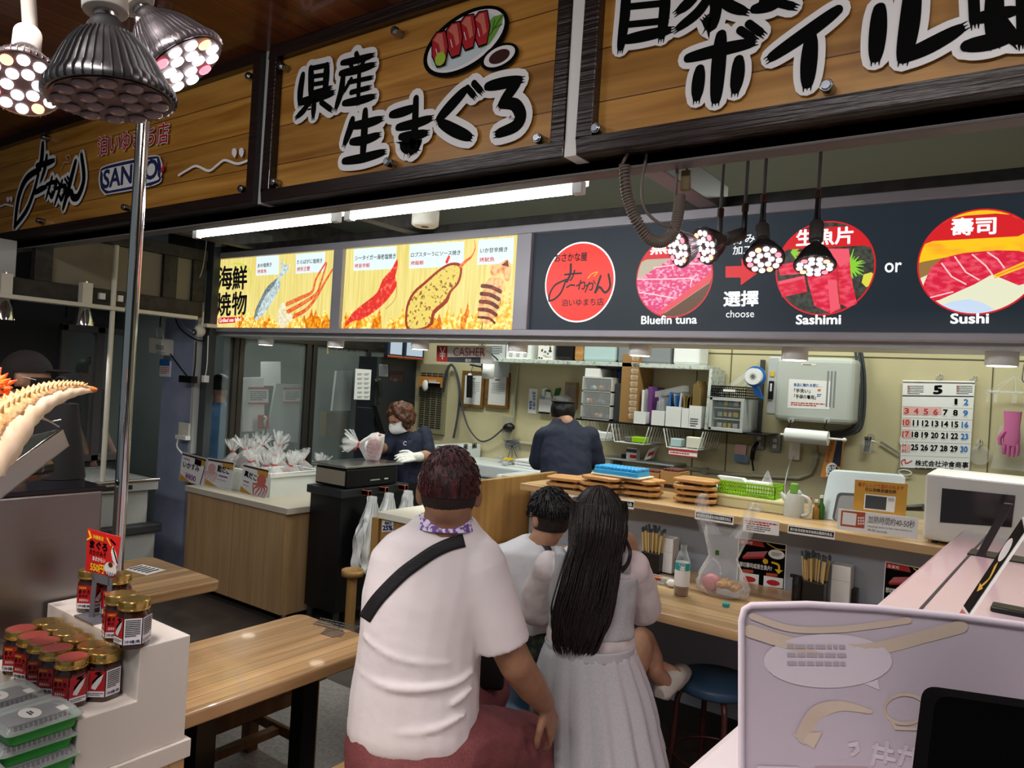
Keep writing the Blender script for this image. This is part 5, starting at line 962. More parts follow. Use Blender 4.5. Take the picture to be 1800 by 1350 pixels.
# tea bottle
mat('tea', '9a5a12', .1, tr=.4); mat('teal', '2a9aa0', .35); clear('pet', 'e4f0ee', .12, .08)
p = cpt(1197, 1046); t = thing('tea_bottle', 'nearly empty plastic tea bottle with teal label on the counter', 'bottle', p); s_ = 1.05
B().lathe([(.001, .004), (.026, 0), (.031, .01), (.031, .12), (.029, .145), (.018, .178), (.0125, .188), (.0125, .205), (.0135, .206), (.0135, .21)], p, 'pet', 28, cap=False).build('bottle', t)
B().cyl(p+V((0, 0, .005)), p+V((0, 0, .035)), .0285, 'tea', n=24).build('tea', t); b = B()
b.lathe([(.0318, .042), (.0318, .138)], p, 'paper', 32, cap=False); b.lathe([(.0321, .108), (.0321, .139)], p, 'teal', 32, cap=False)
cd = V((EYE.x-p.x, EYE.y-p.y, 0)).normalized(); sd = V((0, 0, 1)).cross(cd); b.text('茶', p+cd*.0329-sd*.012+V((0, 0, .105)), p+cd*.0329+sd*.012+V((0, 0, .105)), p+cd*.0329-sd*.012+V((0, 0, .128)), 'paper', .03); b.text('さんぴん', p+cd*.0329-sd*.016+V((0, 0, .13)), p+cd*.0329+sd*.012+V((0, 0, .13)), p+cd*.0329-sd*.016+V((0, 0, .137)), 'paper', .02); b.build('label', t)
p = cpt(1276, 1066); tag(B().cyl(p, p+V((0, 0, .015)), .0145, 'teal', n=28).build('bottle_cap', bev=.002), 'teal bottle cap lying on the counter before the carrier bag', 'cap')  # loose teal bottle cap
# carrier bag with food
p = cpt(1268, 1046); t = thing('carrier_bag', 'clear plastic carrier bag of food standing on the counter', 'bag', p); rd = random.Random(4)
def bag_rings(p, prof, n=28, wob=.1, ph=0):
    return [[p+V((rx*cos(2*pi*k/n)*(1+wob*sin(k*3.1+z*70+ph)*.5+wob*.6*sin(k*7+z*31)), ry*sin(2*pi*k/n)*(1+wob*sin(k*5+z*50)), z)) for k in range(n)] for rx, ry, z in prof]
b = B().loft(bag_rings(p, [(.06, .05, .002), (.105, .07, .012), (.112, .075, .045), (.10, .065, .085), (.075, .045, .125), (.058, .03, .16), (.07, .03, .20), (.088, .026, .25), (.09, .02, .285)], 40, .12), 'film_b', cap=False)
for sx in (-1, 1):
    for off in (0, .03):
        q = bez([p+V((sx*.062, -.015+off, .25)), p+V((sx*.095, -.02+off, .32)), p+V((sx*(.115 if sx < 0 else .11), -.01+off, .385+off*.6)), p+V((sx*(.115 if sx < 0 else .135), .01+off, .41 if sx < 0 else .37))], 6)
        b.grid(lambda a, c, q=q: q[int(round(c*18))]+V(((a-.5)*(.06*(1-c)+.022), 0.012*sin(a*9), 0)), 8, 18, 'film_b')
b.build('film', t); B().ball(p+V((-.045, 0, .045)), (.042, .038, .038), 'tuna_pk', 18, 12).build('fish_pack', t) if mat('tuna_pk', 'c06a70', .4) else None
b = B().box(p.x-.01, p.x+.085, p.y-.045, p.y+.045, p.z+.012, p.z+.04, 'film'); b.build('tray', t, bev=.006); b = B(); mat('fried', 'c49a54', .6, ns=(60, '9a6a34', .4, .6))
for k in range(9): b.ball(p+V((.005+.028*(k % 3), -.03+.028*(k//3), .05+.006*sin(k*2.3))), (.02, .017, .014), 'fried', 12, 8)
b.build('fried_food', t); B().tube(bez([p+V((-.03, -.05, .16)), p+V((0, -.055, .14)), p+V((.01, -.05, .10))], 5), .004, 'film_b').box(p.x-.02, p.x-.005, p.y-.05, p.y-.045, p.z+.175, p.z+.195, 'leaf_dark').build('knot', t)
# plate by the woman's hand
p = cpt(1155, 1022); t = thing('food_tray', 'clear food tray with red pieces beside the tea bottle', 'tray', p); B().loft([rr(.05, .04, 0), rr(.062, .05, .018), rr(.06, .048, .018), rr(.046, .036, .003)], 'film').build('tray', t) if 0 else None
b = B().loft([[q+p for q in rr(.05, .04, 0.001)], [q+p for q in rr(.062, .05, .018)], [q+p for q in rr(.06, .048, .018)], [q+p for q in rr(.046, .036, .003)]], 'film'); b.build('tray', t); B().ball(p+V((-.01, 0, .014)), (.032, .02, .01), 'red').ball(p+V((.03, .01, .012)), (.018, .018, .009), 'paper').build('food', t)
b = B().tube([p+V((-.03, -.045, .03)), p+V((.08, -.02, .022))], .003, 'bamboo').tube([p+V((-.03, -.04, .028)), p+V((.085, -.01, .021))], .003, 'bamboo'); tag(b.build('chopsticks'), 'pair of wooden chopsticks resting on the clear food tray', 'chopsticks')
p = cpt(1176, 1030)+V((.015, -.01, 0)); rd = random.Random(2); tag(B().ball(p+V((0, 0, .017)), (.024, .02, .017), 'paper', 9, 6).build('crumpled_napkin'), 'crumpled white napkin between food tray and tea bottle', 'napkin')
# posters on the counter wall
def tuna_poster(px, la):
    P = onY(3.4185); q0, q1, q2, q3 = px; q = lambda s_, t_: (q3[0]+(q2[0]-q3[0])*s_+(q0[0]-q3[0])*t_, q3[1]+(q2[1]-q3[1])*s_+(q0[1]-q3[1])*t_); C = lambda s_, t_: P(*q(s_, t_)); b = B()
    f = lambda pts, m, k: b.poly([C(*p) for p in pts], m, O1(k))
    f(((0, 1), (1, 1), (1, 0), (0, 0)), 'paper', 0); f(((.02, .98), (.98, .98), (.98, .02), (.02, .02)), 'ink', 1); f(((.02, .13), (.55, .13), (.5, .03), (.02, .02)), 'tomato', 2); b.text('生食可', C(.06, .11), C(.3, .11), C(.06, .05), 'paper', .02, O1(3))
    f(((.1, .40), (.55, .32), (.62, .2), (.2, .28)), 'tuna_pk', 2); f(((.1, .40), (.55, .32), (.56, .36), (.12, .44)), 'tuna_red', 3); f([(.8+.17*cos(a), .24+.1*sin(a)) for a in [i*.35 for i in range(18)]][::-1], 'paper', 2); b.rows(C(.7, .28), C(.9, .28), C(.7, .2), 3, 'grey_d', O1(3))
    b.stroke(bez([C(.6, .04), C(.8, .12), C(.97, .12)], 4), .004, 'yel', YN, O1(2)); b.disc(C(.58, .42), V((.012, 0, 0)), V((0, 0, .012)), 'yel', off=O1(3))
    b.stroke(bez([C(.72, .42), C(.85, .45), C(.87, .56)], 5), .009, 'yel', YN, O1(3)); f(((.78, .55), (.86, .64), (.95, .55)), 'yel', 3); b.text('想切壽司或是生魚片?', C(.05, .6), C(.72, .6), C(.05, .5), 'paper', .02, O1(2))
    for x in (.06, .56): f(((x, .93), (x+.4, .93), (x+.4, .72), (x, .72)), 'paper', 2); f([(x+.2+.14*cos(a), .84+.06*sin(a)) for a in [i*.4 for i in range(16)]][::-1], 'tuna_red', 3); f(((x+.05, .72), (x+.28, .7), (x+.28, .64), (x+.05, .65)), 'rust', 3)
    tag(b.build('tuna_poster'), la, 'poster', 'black tuna posters on the counter wall')
tuna_poster([(1294, 1028), (1379, 1041), (1383, 957), (1298, 944)], 'black tuna poster on the counter wall behind the carrier bag'); tuna_poster([(1550, 1076), (1636, 1088), (1640, 1002), (1556, 986)], 'black tuna poster on the counter wall, mostly hidden by the pink case')
# stool at the counter
p = V((-1.0, 2.96, 0)); t = thing('round_stool', 'round blue-topped stool with brown legs under the counter', 'stool', p); mat('stool_blue', '34506a', .4); mat('stool_leg', '4a2622', .35)
B().lathe([(.001, .42), (.15, .42), (.158, .43), (.158, .45), (.15, .462), (.001, .465)], p, 'stool_blue', 32).build('seat', t)
for a in (.6, 2.17, 3.74, 5.31): d = V((cos(a), sin(a), 0)); B().tube([p+d*.1+V((0, 0, .42)), p+d*.14+V((0, 0, .40)), p+d*.15+V((0, 0, .37)), p+d*.17], .012, 'stool_leg').build('leg', t)
B().tube([p+V((cos(k*.3)*.155, sin(k*.3)*.155, .15)) for k in range(21)], .007, 'stool_leg', closed=True).build('ring', t)
# ================================================================ the back wall and what hangs on it
YW = 5.0; WP = onY(YW-.002)
b = B()
for u, v0, v1 in ((1216, 765, 860), (1740, 640, 850), (1275, 770, 860)):
    x = WP(u, (v0+v1)/2).x; b.box(x-.003, x+.003, YW-.004, YW, .9, 2.2, 'seam')if mat('seam', '5c583e', .7) else None
b.box(-1.9, 2.5, YW-.004, YW, WP(1500, 627).z-.003, WP(1500, 627).z+.003, 'seam')
struct(b, 'trim_3')
# upper shelf
ys = 4.74; z_s = 1.80; xl, xr = PY(868, 630, ys).x, PY(1242, 640, ys).x
mat('marble', 'c6ccc4', .45, ns=(45, '8c9488', .52, .66))
tag(B().box(xl, xr, ys, YW, z_s-.03, z_s, 'marble').build('upper_shelf', bev=.002), 'speckled white shelf high on the back wall', 'shelf')
def on_shelf(name, u0, u1, m, label, cat, h=.17, y=4.78, d=.18, art=None, bev=.01, par=None):
    x0, x1 = PY(u0, 620, y).x, PY(u1, 620, y).x; b = B().box(x0, x1, y, y+d, z_s, z_s+h, m)
    if art: art(b, x0, x1, y-.001)
    return tag(b.build(name, bev=bev), label, cat)
def pat(b, x0, x1, y):
    rd = random.Random(1)
    for k in range(40): cx_, cz_ = rd.uniform(x0+.01, x1-.01), rd.uniform(z_s+.01, z_s+.15); b.disc((cx_, y, cz_), V((.008, 0, 0)), V((0, 0, .008)), rd.choice(('grey_d', 'yel', 'grey_l')), 7)
on_shelf('notice_box', 858, 888, 'grey_l', 'pale box with a printed label at the start of the upper shelf', 'box', art=lambda b, x0, x1, y: b.rows(V((x0+.03, y, z_s+.03)), V((x1-.03, y, z_s+.03)), V((x0+.03, y, z_s+.1)), 5, 'grey_d'), bev=0)
on_shelf('carton_box', 890, 934, 'foam', 'white ribbed box on the upper shelf before the patterned box', 'box', art=lambda b, x0, x1, y: [b.box(x0+.03+k*.07, x0+.06+k*.07, y-.003, y, z_s+.02, z_s+.12, 'grey_l') for k in range(3)], bev=0)
on_shelf('patterned_box', 946, 972, 'paper', 'speckled patterned box on the upper shelf', 'box', art=pat, bev=0)
on_shelf('dark_bag', 976, 1008, 'black', 'dark bag on the upper shelf', 'bag', bev=.03)
on_shelf('wicker_pack', 1009, 1025, 'tray_wood', 'tan striped pack on the upper shelf beside the white tub', 'pack', bev=.02)
mat('tub', 'b4ccce', .35)
on_shelf('white_tub', 1025, 1082, 'tub', 'pale blue-white tub on the upper shelf beside the dark bag', 'tub', bev=.02); on_shelf('grey_tub', 1086, 1178, 'grey', 'grey tub in the middle of the upper shelf', 'tub', bev=.015); on_shelf('foam_box', 1183, 1230, 'foam', 'white wrapped box at the free end of the upper shelf', 'box', bev=.02)
# lower black shelf with its things
yl = 4.70; z_l = (PY(1015, 734, yl).z+PY(1238, 756, yl).z)/2; x0, x1 = PY(1012, 735, yl).x, PY(1345, 760, yl).x
tag(B().box(x0, x1, yl, YW, z_l-.012, z_l, 'black').build('lower_shelf', bev=.002), 'thin black shelf on the back wall holding drawers and bins', 'shelf')
def low(u0, u1, v0, y=4.72): # x0,x1,z1
    return PY(u0, 700, y).x, PY(u1, 700, y).x, z_l+(PY(u0, 735, y).z-PY(u0, v0, y).z)*-1
clear('drawer_pl', 'ccd0d0', .2, .22); mat('pl_frame', 'c4c2bc', .4)
a0, a1, _ = low(1021, 1074, 676); hz = .30; t = thing('drawer_unit', 'clear plastic drawer unit standing on the black shelf', 'drawers', (a0, 4.72, z_l)); b = B(); y0, y1 = 4.73, 4.98
for k in range(4): b.box(a0, a1, y0, y1, z_l+hz*k/3.02, z_l+hz*k/3.02+.012, 'pl_frame')
for x in (a0, a1-.012): b.box(x, x+.012, y0, y1, z_l, z_l+hz, 'pl_frame')
b.build('frame', t)
for k in range(3):
    zz = z_l+.014+hz*k/3.02; f = B().box(a0+.014, a1-.014, y0-.006, y0-.002, zz, zz+.082, 'drawer_pl').box(a0+.014, a1-.014, y0-.002, y1-.02, zz, zz+.003, 'pl_frame').build('drawer', t)
    rd = random.Random(k); b = B()
    for j in range(9): b.ball((rd.uniform(a0+.04, a1-.04), rd.uniform(y0+.03, y0+.1), zz+.022), (.02, .02, .018), rd.choice(('paper', 'skyblue', 'grey', 'orange', 'white')), 8, 6)
    b.build('contents', f)
bx0, bx1, _ = low(1075, 1084, 676); tag(B().box(a1+.006, a1+.075, 4.76, 4.98, z_l, z_l+.27, 'grey_d').build('document_tray', bev=.004), 'narrow dark tray unit between drawers and tall carton', 'tray')
tag(B().box(a0+.01, a0+.13, 4.74, 4.95, z_l+hz+.008, z_l+hz+.07, 'paper').build('label_box', bev=.003), 'white printed box on top of the clear drawer unit', 'box'); c0, c1, _ = low(1040, 1082, 650)
b = B(); b.ball((c0+.1, 4.85, z_l+hz+.10), (.16, .08, .03), 'navy', 20, 8); tag(b.build('dark_hat'), 'dark cloth cap lying on the clear drawer unit', 'cap')
b = B(); x0_, x1_, _ = low(1034, 1055, 640); b.box(x0_, x1_, 4.88, 4.98, z_l+hz+.135, z_l+hz+.20, 'grey_d')
mat('blue_bag', '1c3f8c', .35); b = B(); x0_, x1_, _ = low(1057, 1092, 640); tag(B().box(x0_, x1_, 4.93, 4.98, z_l+.30, z_l+.46, 'blue_bag').box(x0_+.05, x1_, 4.926, 4.93, z_l+.40, z_l+.42, 'paper').build('blue_pack', bev=.006), 'blue pack standing behind the dark cap', 'pack')
k0, k1, _ = low(1088, 1118, 640); t = thing('tall_carton', 'tall brown carton with shrink-wrapped cups on the black shelf', 'carton', (k0, 4.74, z_l)); B().box(k0, k1, 4.74, 4.98, z_l, z_l+.48, 'carton').build('box', t); b = B()
clear('wrap_hi', 'f4ecd8', .15, .45)
for k in range(10): b.lathe([(.02, 0), (.028, .028), (.02, .034)], (k1-.025, 4.725, z_l+.03+k*.045), 'wrap_hi', 12)
b.build('wrapped_cups', t)
rd = random.Random(8)
f0, f1, _ = low(1121, 1134, 680)
for k in range(4): x = f0+.012+k*.022; tag(B().box(x, x+.016, 4.76, 4.96, z_l+.004, z_l+.235+.01*(k % 2), 'film_b' if k % 2 else 'paper').build('file_folder'), 'thin pale file standing on the black shelf, %s from the tall carton' % ('first', 'second', 'third', 'fourth')[k], 'file', 'files on the black shelf')
mat('purple', '6a3a78', .5); f0, f1, _ = low(1135, 1143, 680); tag(B().box(f0, f1, 4.75, 4.96, z_l+.004, z_l+.26, 'purple').build('purple_folder', bev=.003), 'purple folder standing on the black shelf', 'folder')
for k, (u0, u1, h, la) in enumerate(((1116, 1138, .085, 'small white bin under the purple folder'), (1147, 1171, .10, 'white bin under the wrapped film packs'), (1172, 1200, .135, 'widest white bin on the black shelf'), (1200, 1214, .13, 'narrow white bin beside the widest one'), (1213, 1236, .15, 'white bin of brown envelopes at the end of the row'))):
    q0, q1, _ = low(u0, u1, 700, 4.68); y = 4.68; t = thing('white_bin', la, 'bin', (q0, y, z_l), 'white bins on the black shelf'); q1 -= .006; b = B()
    yy = 4.742 if k < 1 else 4.74
    b.box(q0, q1, y+.004, yy if k == 0 else y+.2, z_l, z_l+.004, 'foam').box(q0, q1, y, y+.004, z_l, z_l+h, 'foam').box(q0, q0+.004, y+.004, yy if k == 0 else y+.2, z_l, z_l+h, 'foam').box(q1-.004, q1, y+.004, yy if k == 0 else y+.2, z_l, z_l+h, 'foam')
    if k == 4: b.rows((q0+.01, y-.001, z_l+.01), (q1-.02, y-.001, z_l+.01), (q0+.01, y-.001, z_l+.07), 4, 'grey_d')
    b.build('bin', t); b = B()
    for j in range(5):
        m = {1: 'film_b', 2: ('blue', 'grey_l', 'grey_d')[j % 3], 3: 'panel_tan', 4: 'panel_tan'}.get(k)
        if m: x = q0+.01+(q1-q0-.03)*j/5; hh = {1: .18, 2: .24, 3: .22, 4: .30}[k]*rd.uniform(.85, 1.05); b.hexa((x, y+.02, z_l+.006), (.012, 0, 0), (0, .15, 0), (.02*rd.uniform(-1, 1.0) if k != 4 else .0, 0, hh), m)
    if k: b.build('papers', t)
tag(B().hexa((PY(1166, 690, 4.72).x-.06, 4.72, z_l+.19), (.2, .0, .05), (0, .1, 0), (0, 0, .04), 'film_b').build('film_pack'), 'wrapped clear film pack lying across the white bins', 'pack')
tag(B().hexa((PY(1240, 720, 4.70).x, 4.70, z_l), (.02, 0, 0), (0, .25, 0), (.0, .03, .40), 'marble').build('upright_board'), 'speckled board standing upright at the end of the black shelf', 'board')
# wire baskets hung under the black shelf
def wire_basket(u0, u1, vb, la, items):
    y0, y1 = 4.62, 4.95; a, c = PY(u0, vb, y0), PY(u1, vb, y0); zb_ = z_l-.135; t = thing('wire_basket', la, 'basket', ((a.x+c.x)/2, y0, z_l-.012), 'white wire baskets under the black shelf'); b = B(); zt_ = z_l-.014
    for y in (y0, y1): b.tube([(a.x-.02, y, zt_), (a.x+.01, y, zb_), (c.x-.01, y, zb_), (c.x+.02, y, zt_)], .0045, 'foam', n=6)
    for k in range(8):
        y = y0+(y1-y0)*k/7; b.tube([(a.x-.02, y, zt_), (a.x+.01, y, zb_), (c.x-.01, y, zb_), (c.x+.02, y, zt_)], .0022, 'foam', n=5)
    for k in range(5): x = a.x+.01+(c.x-a.x-.02)*k/4; b.tube([(x, y0, zb_), (x, y1, zb_)], .0022, 'foam', n=5)
    b.build('wires', t)
    for (nm, f0, f1, h, m, l2, c2) in items: x0 = a.x+(c.x-a.x)*f0; x1 = a.x+(c.x-a.x)*f1; tag(B().box(x0, x1, y0+.03, y0+.12, zb_+.005, zb_+h, m).build(nm, bev=.006), l2, c2)
    return a, c
wire_basket(1016, 1066, 765, 'white wire basket behind the stooping worker', [('printed_pack', .1, .55, .06, 'paper', 'white printed pack in the basket behind the worker', 'pack'), ('red_white_pack', .58, .95, .055, 'foam', 'white and red pack in the basket behind the worker', 'pack')])
wire_basket(1078, 1135, 770, 'white wire basket holding the lime green box', [('lime_box', .5, .9, .045, 'lime_pl', 'lime green box lying in a wire basket', 'box'), ('grey_tin', .28, .48, .04, 'beam_grey', 'dull grey tin beside the lime green box', 'tin')])
a, c = wire_basket(1170, 1230, 778, 'white wire basket with a red strip notice below', [('teal_box', .08, .4, .06, 'tub', 'pale teal tub in the wire basket with the red strip', 'tub'), ('white_pack', .55, .95, .08, 'offwhite', 'cream pack in the wire basket with the red strip', 'pack')])
b = B().box(a.x+.03, c.x-.01, 4.612, 4.616, z_l-.185, z_l-.14, 'paper'); b.box(a.x+.03, c.x-.01, 4.6105, 4.612, z_l-.153, z_l-.14, 'tomato').box(a.x+.03, c.x-.01, 4.6105, 4.612, z_l-.185, z_l-.178, 'tomato'); b.rows((a.x+.04, 4.611, z_l-.173), (c.x-.02, 4.611, z_l-.173), (a.x+.04, 4.611, z_l-.158), 1, 'tomato')
tag(b.build('strip_notice'), 'white strip notice with red border under the wire basket', 'notice')
# small shelf with spray cans and its pipe
zp = (PY(1060, 805, 4.78).z+PY(1180, 815, 4.78).z)/2; x0, x1 = PY(1055, 800, 4.78).x, PY(1185, 810, 4.78).x
tag(B().box(x0, x1, 4.78, YW, zp-.012, zp, 'grey_l').box(x0+.05, x0+.07, 4.85, YW, zp-.08, zp-.012, 'grey').box(x1-.16, x1-.08, 4.97, YW, zp-.07, zp-.012, 'grey').build('small_shelf', bev=.002), 'small grey metal shelf low on the back wall', 'shelf')
for k, (u, la) in enumerate(((1112, 'upright printed carton on the small metal shelf'), (1130, 'red and white pack tilted on the small metal shelf'))):
    p = V((PY(u, 800, 4.82).x, 4.82, zp)); b = B()
    if k == 0: b.box(p.x-.05, p.x+.03, 4.82, 4.88, zp, zp+.085, 'paper').box(p.x-.05, p.x+.03, 4.818, 4.82, zp+.05, zp+.075, 'grey_d').box(p.x-.02, p.x+.03, 4.818, 4.82, zp+.01, zp+.035, 'tomato')
    else: b.hexa(p+V((-.005, .03, .0)), (.05, 0, .02), (0, .05, 0), (.035, 0, .085), 'paper').hexa(p+V((.02, .028, .03)), (.045, 0, .018), (0, .002, 0), (.012, 0, .03), 'tomato')
    tag(b.build('printed_pack'), la, 'pack')
tag(B().cyl((PY(1100, 795, 4.85).x-.012, 4.85, zp), (PY(1100, 795, 4.85).x-.012, 4.85, zp+.03), .02, 'black').build('black_cap'), 'small black round cap on the small metal shelf', 'cap')  # plain round black cap
b = B(); W = lambda u, v, dy=.02: PY(u, v, YW-dy)
mat('pipe', 'a8a48c', .4)
b.tube([W(915, 778), W(1000, 790), W(1060, 803), W(1185, 820), W(1290, 834), W(1405, 840), W(1425, 832), W(1434, 812), W(1434, 770)], .014, 'pipe', n=10)
for u, v in ((1240, 827), (1434, 800), (980, 788)): p = W(u, v); b.box(p.x-.018, p.x+.018, p.y-.016, YW, p.z-.02, p.z+.02, 'pipe')
tag(b.build('conduit_pipe'), 'cream conduit pipe running low along the back wall and bending up', 'pipe')
# glass-fronted cabinet with basket and tape roll
yc = 4.66; r = wb(1246, 698, 1332, 757, yc); t = thing('glass_cabinet', 'small grey cabinet with glass front on the black shelf', 'cabinet', (r[0], yc, z_l)); fx0, fx1, fz0, fz1 = r[0], r[1]-.09, z_l+.002, z_l+.002+r[3]-r[2]
b = B().box(fx0, fx1, yc+.02, 4.98, fz0, fz0+.02, 'grey_l').box(fx0, fx1, yc+.02, 4.98, fz1-.02, fz1, 'grey_l').box(fx0, fx0+.02, yc, 4.98, fz0, fz1, 'grey_l').box(fx1-.02, fx1, yc, 4.98, fz0, fz1, 'grey_l').box(fx0, fx1, 4.96, 4.98, fz0, fz1, 'grey_d')
for k in (1, 2): b.box(fx0+.02, fx1-.02, yc+.02, 4.96, fz0+(fz1-fz0)*k/3, fz0+(fz1-fz0)*k/3+.008, 'grey_l')
b.box(fx0, fx1, yc, yc+.02, fz0, fz0+.02, 'grey_l').box(fx0, fx1, yc, yc+.02, fz1-.02, fz1, 'grey_l'); b.build('body', t, bev=.002)
B().box(fx0+.02, fx1-.02, yc+.004, yc+.008, fz0+.02, fz1-.02, 'glass').build('door', t); b = B(); rd = random.Random(3)
for k in range(3):
    for j in range(4): x = fx0+.04+j*(fx1-fx0-.1)/4; b.box(x, x+.04, yc+.05, yc+.12, fz0+.021+(fz1-fz0)*k/3+.0, fz0+.05+(fz1-fz0)*k/3, rd.choice(('teal', 'paper', 'tub', 'offwhite', 'yel')))
b.build('contents', t)
t = thing('black_basket', 'black perforated basket on the glass-fronted cabinet', 'basket', (fx0, yc, fz1)); b = B().box(fx0+.01, fx1-.01, yc+.02, 4.96, fz1, fz1+.004, 'black'); perf(b, (fx0, yc+.02, fz1), (fx1-fx0, 0, 0), .075, 18, 'black', 4); perf(b, (fx1, yc+.02, fz1), (0, .26, 0), .075, 14, 'black', 4); perf(b, (fx0, yc+.02, fz1), (0, .26, 0), .075, 14, 'black', 4); b.build('basket', t); B().box(fx0+.08, fx0+.16, yc+.016, yc+.018, fz1+.04, fz1+.055, 'paper').build('tag', t)
b = B(); b.hexa((fx0+.03, 4.8, fz1+.005), (.18, 0, .16), (0, .02, 0), (-.02, 0, .03), 'film').hexa((fx0+.1, 4.85, fz1+.005), (.1, 0, .12), (0, .02, 0), (-.02, 0, .02), 'film'); tag(b.build('clear_sheets'), 'clear plastic sheets sticking out of the black basket', 'sheets')
c = PY(1327, 662, 4.68); t = thing('tape_roll', 'roll of tape with blue holder hanging by the grey electrical box', 'tape', c); mat('tape_blue', '1f5fb0', .35)
B().cyl(c+V((0, 0, 0)), c+V((0, -.04, 0)), .052, 'foam', n=32).cyl(c+V((0, -.041, 0)), c+V((0, -.0405, 0)), .022, 'grey_l').cyl(c+V((0, -.043, 0)), c+V((0, -.0405, 0)), .012, 'steel').build('roll', t); b = B(); b.cyl(c+V((0, .002, 0)), c+V((0, .02, 0)), .066, 'tape_blue', n=28).hexa(c+V((-.02, .0, -.05)), (.05, 0, -.02), (0, .018, 0), (.03, 0, -.07), 'tape_blue'); b.build('holder', t)
b = B(); x = PY(1340, 640, 4.97).x; tag(B().box(x-.012, x+.012, 4.96, YW, z_l+.0, 1.86, 'grey_d').build('wall_rail', bev=.003), 'dark vertical rail beside the grey electrical box', 'rail')
# electrical box with notice
ye = 4.76; r = wb(1347, 628, 1500, 742, ye); t = thing('electrical_box', 'large grey electrical box on the back wall with a hygiene notice', 'electrical box', (r[0], ye, r[2]))
B().box(r[0]+.05, r[1], ye, YW, r[2], r[3], 'plastic_grey').build('body', t, bev=.03, seg=3); B().box(r[0], r[0]+.09, ye+.01, YW, r[2]+.03, r[3]-.0, 'grey_l').build('side_cover', t, bev=.01)
b = B(); P = onY(ye-.001); P1 = onY(ye-.0016); b.poly([P(*p) for p in ((1384, 717), (1458, 720), (1461, 670), (1387, 666))], 'paper'); b.ptext('食品に触れる前に…', P1, (1395, 679), (1445, 681), (1395, 673), 'blue', .02); b.ptext('「手洗い」', P1, (1396, 690), (1424, 691), (1396, 683), 'ink', .02); b.ptext('「手袋の着用」', P1, (1396, 700), (1434, 702), (1396, 693), 'ink', .02); b.rows(P1(1390, 713), P1(1450, 716), P1(1390, 706), 2, 'tomato'); b.rows(P1(1436, 698), P1(1444, 698), P1(1436, 692), 2, 'blue'); b.disc(P1(1440, 686), V((.01, 0, 0)), V((0, 0, .008)), 'orange', 12); b.build('notice', t)
b = B(); b.poly([P(*p) for p in ((1408, 642), (1434, 643), (1434, 639), (1408, 638))], 'offwhite'); b.rows(P1(1411, 642), P1(1431, 642.5), P1(1411, 639.5), 1, 'grey_d'); b.box(r[1]-.11, r[1]-.1, ye-.001, ye, r[2]+.1, r[3]-.08, 'grey').box(r[1]-.13, r[1]-.12, ye-.001, ye, r[2]+.1, r[3]-.08, 'grey').box(r[1]-.15, r[1]-.14, ye-.001, ye, r[2]+.1, r[3]-.08, 'grey'); b.build('nameplate', t)
q = PY(1355, 685, ye-.0); B().box(q.x-.015, q.x+.015, ye+.0, ye+.012, q.z-.06, q.z+.055, 'black').box(q.x-.006, q.x+.006, ye-.002, ye, q.z-.01, q.z+.04, 'paper').build('switch', t); q = PY(1357, 657, ye); B().box(q.x-.012, q.x+.012, ye+.005, ye+.0095, q.z-.016, q.z+.016, 'yellow').build('warning_label', t)
b = B()
for k, (u, dv) in enumerate(((1509, 0), (1515, 3), (1520, 6))): b.tube(bez([W(u-6, 615, .05), W(u, 660, .05), W(u, 715, .05), W(u-6, 745+dv, .05), W(u-24, 757+dv, .05), W(u-60, 760+dv, .05)], 6), .008, 'grey_d', n=8)
tag(b.build('cable_bundle'), 'bundle of grey cables curving down beside the electrical box', 'cables')
# paper roll, outlets, foil box, cup, scissors
p0_, p1_ = PY(1381, 764, 4.72), PY(1456, 771, 4.72); t = thing('paper_roll', 'white paper towel roll on a rod under the electrical box', 'paper roll', p0_); B().cyl(p0_, p1_, .043, 'foam', n=28).build('roll', t); B().cyl(p0_-V((.03, 0, 0)), p1_+V((.085, 0, 0)), .007, 'foam').ball(p1_+V((.09, 0, 0)), .013, 'foam').build('rod', t)
b = B()
for u in (1391, 1454): q = PY(u, 738, 4.75); b.cyl(q, q+V((0, -.012, 0)), .018, 'film').tube([q+V((0, -.012, 0)), q+V((0, -.02, -.02)), q+V((-.012, -.022, -.05)), q+V((.012, -.02, -.07)), q+V((0, -.025, -.10))], .004, 'black')
b.build('hooks', t)
def outlet(u, v, la, plug=None, m='grey', cat='outlet'):
    p = W(u, v, 0); t = thing('wall_outlet', la, cat, p, 'outlets on the walls'); B().box(p.x-.035, p.x+.035, YW-.04, YW, p.z-.055, p.z+.055, m).build('box', t, bev=.004); b = B()
    for k in (-.02, .02): b.box(p.x-.012, p.x+.012, YW-.042, YW-.04, p.z+k-.012, p.z+k+.012, 'offwhite')
    b.build('sockets', t); return p
outlet(1365, 779, 'grey wall outlet left of the paper roll below the electrical box'.replace('left of', 'beside')); p = outlet(1337, 775, 'grey wall outlet with a hanging black plug')
t = thing('black_plug', 'black plug and cord hanging from the outlet by the tape roll', 'plug', p); b = B().tube(bez([p+V((-.005, -.045, -.01)), p+V((-.02, -.07, -.05)), p+V((-.03, -.06, -.12)), p+V((-.02, -.05, -.2))], 6), [.012]*6+[.016]*7+[.006]*6, 'black'); b.build('cord', t)
p = outlet(1399, 793, 'cream wall outlet with a white cord below the paper roll', m='offwhite'); tag(B().tube(bez([p+V((0, -.045, -.03)), W(1388, 815, .05), W(1380, 850, .1), W(1381, 880, .2)], 6), .004, 'foam', n=6).build('white_cable'), 'thin white cord running from the outlet down to the kettle', 'cord')
ym = 4.9; q = [PY(*p, ym) for p in ((1442, 838), (1475, 842), (1482, 770), (1458, 768))]; t = thing('foil_box', 'orange and navy roll box leaning on the wall beside the pipe', 'box', q[0]); mat('foil_or', 'c4803a', .45)
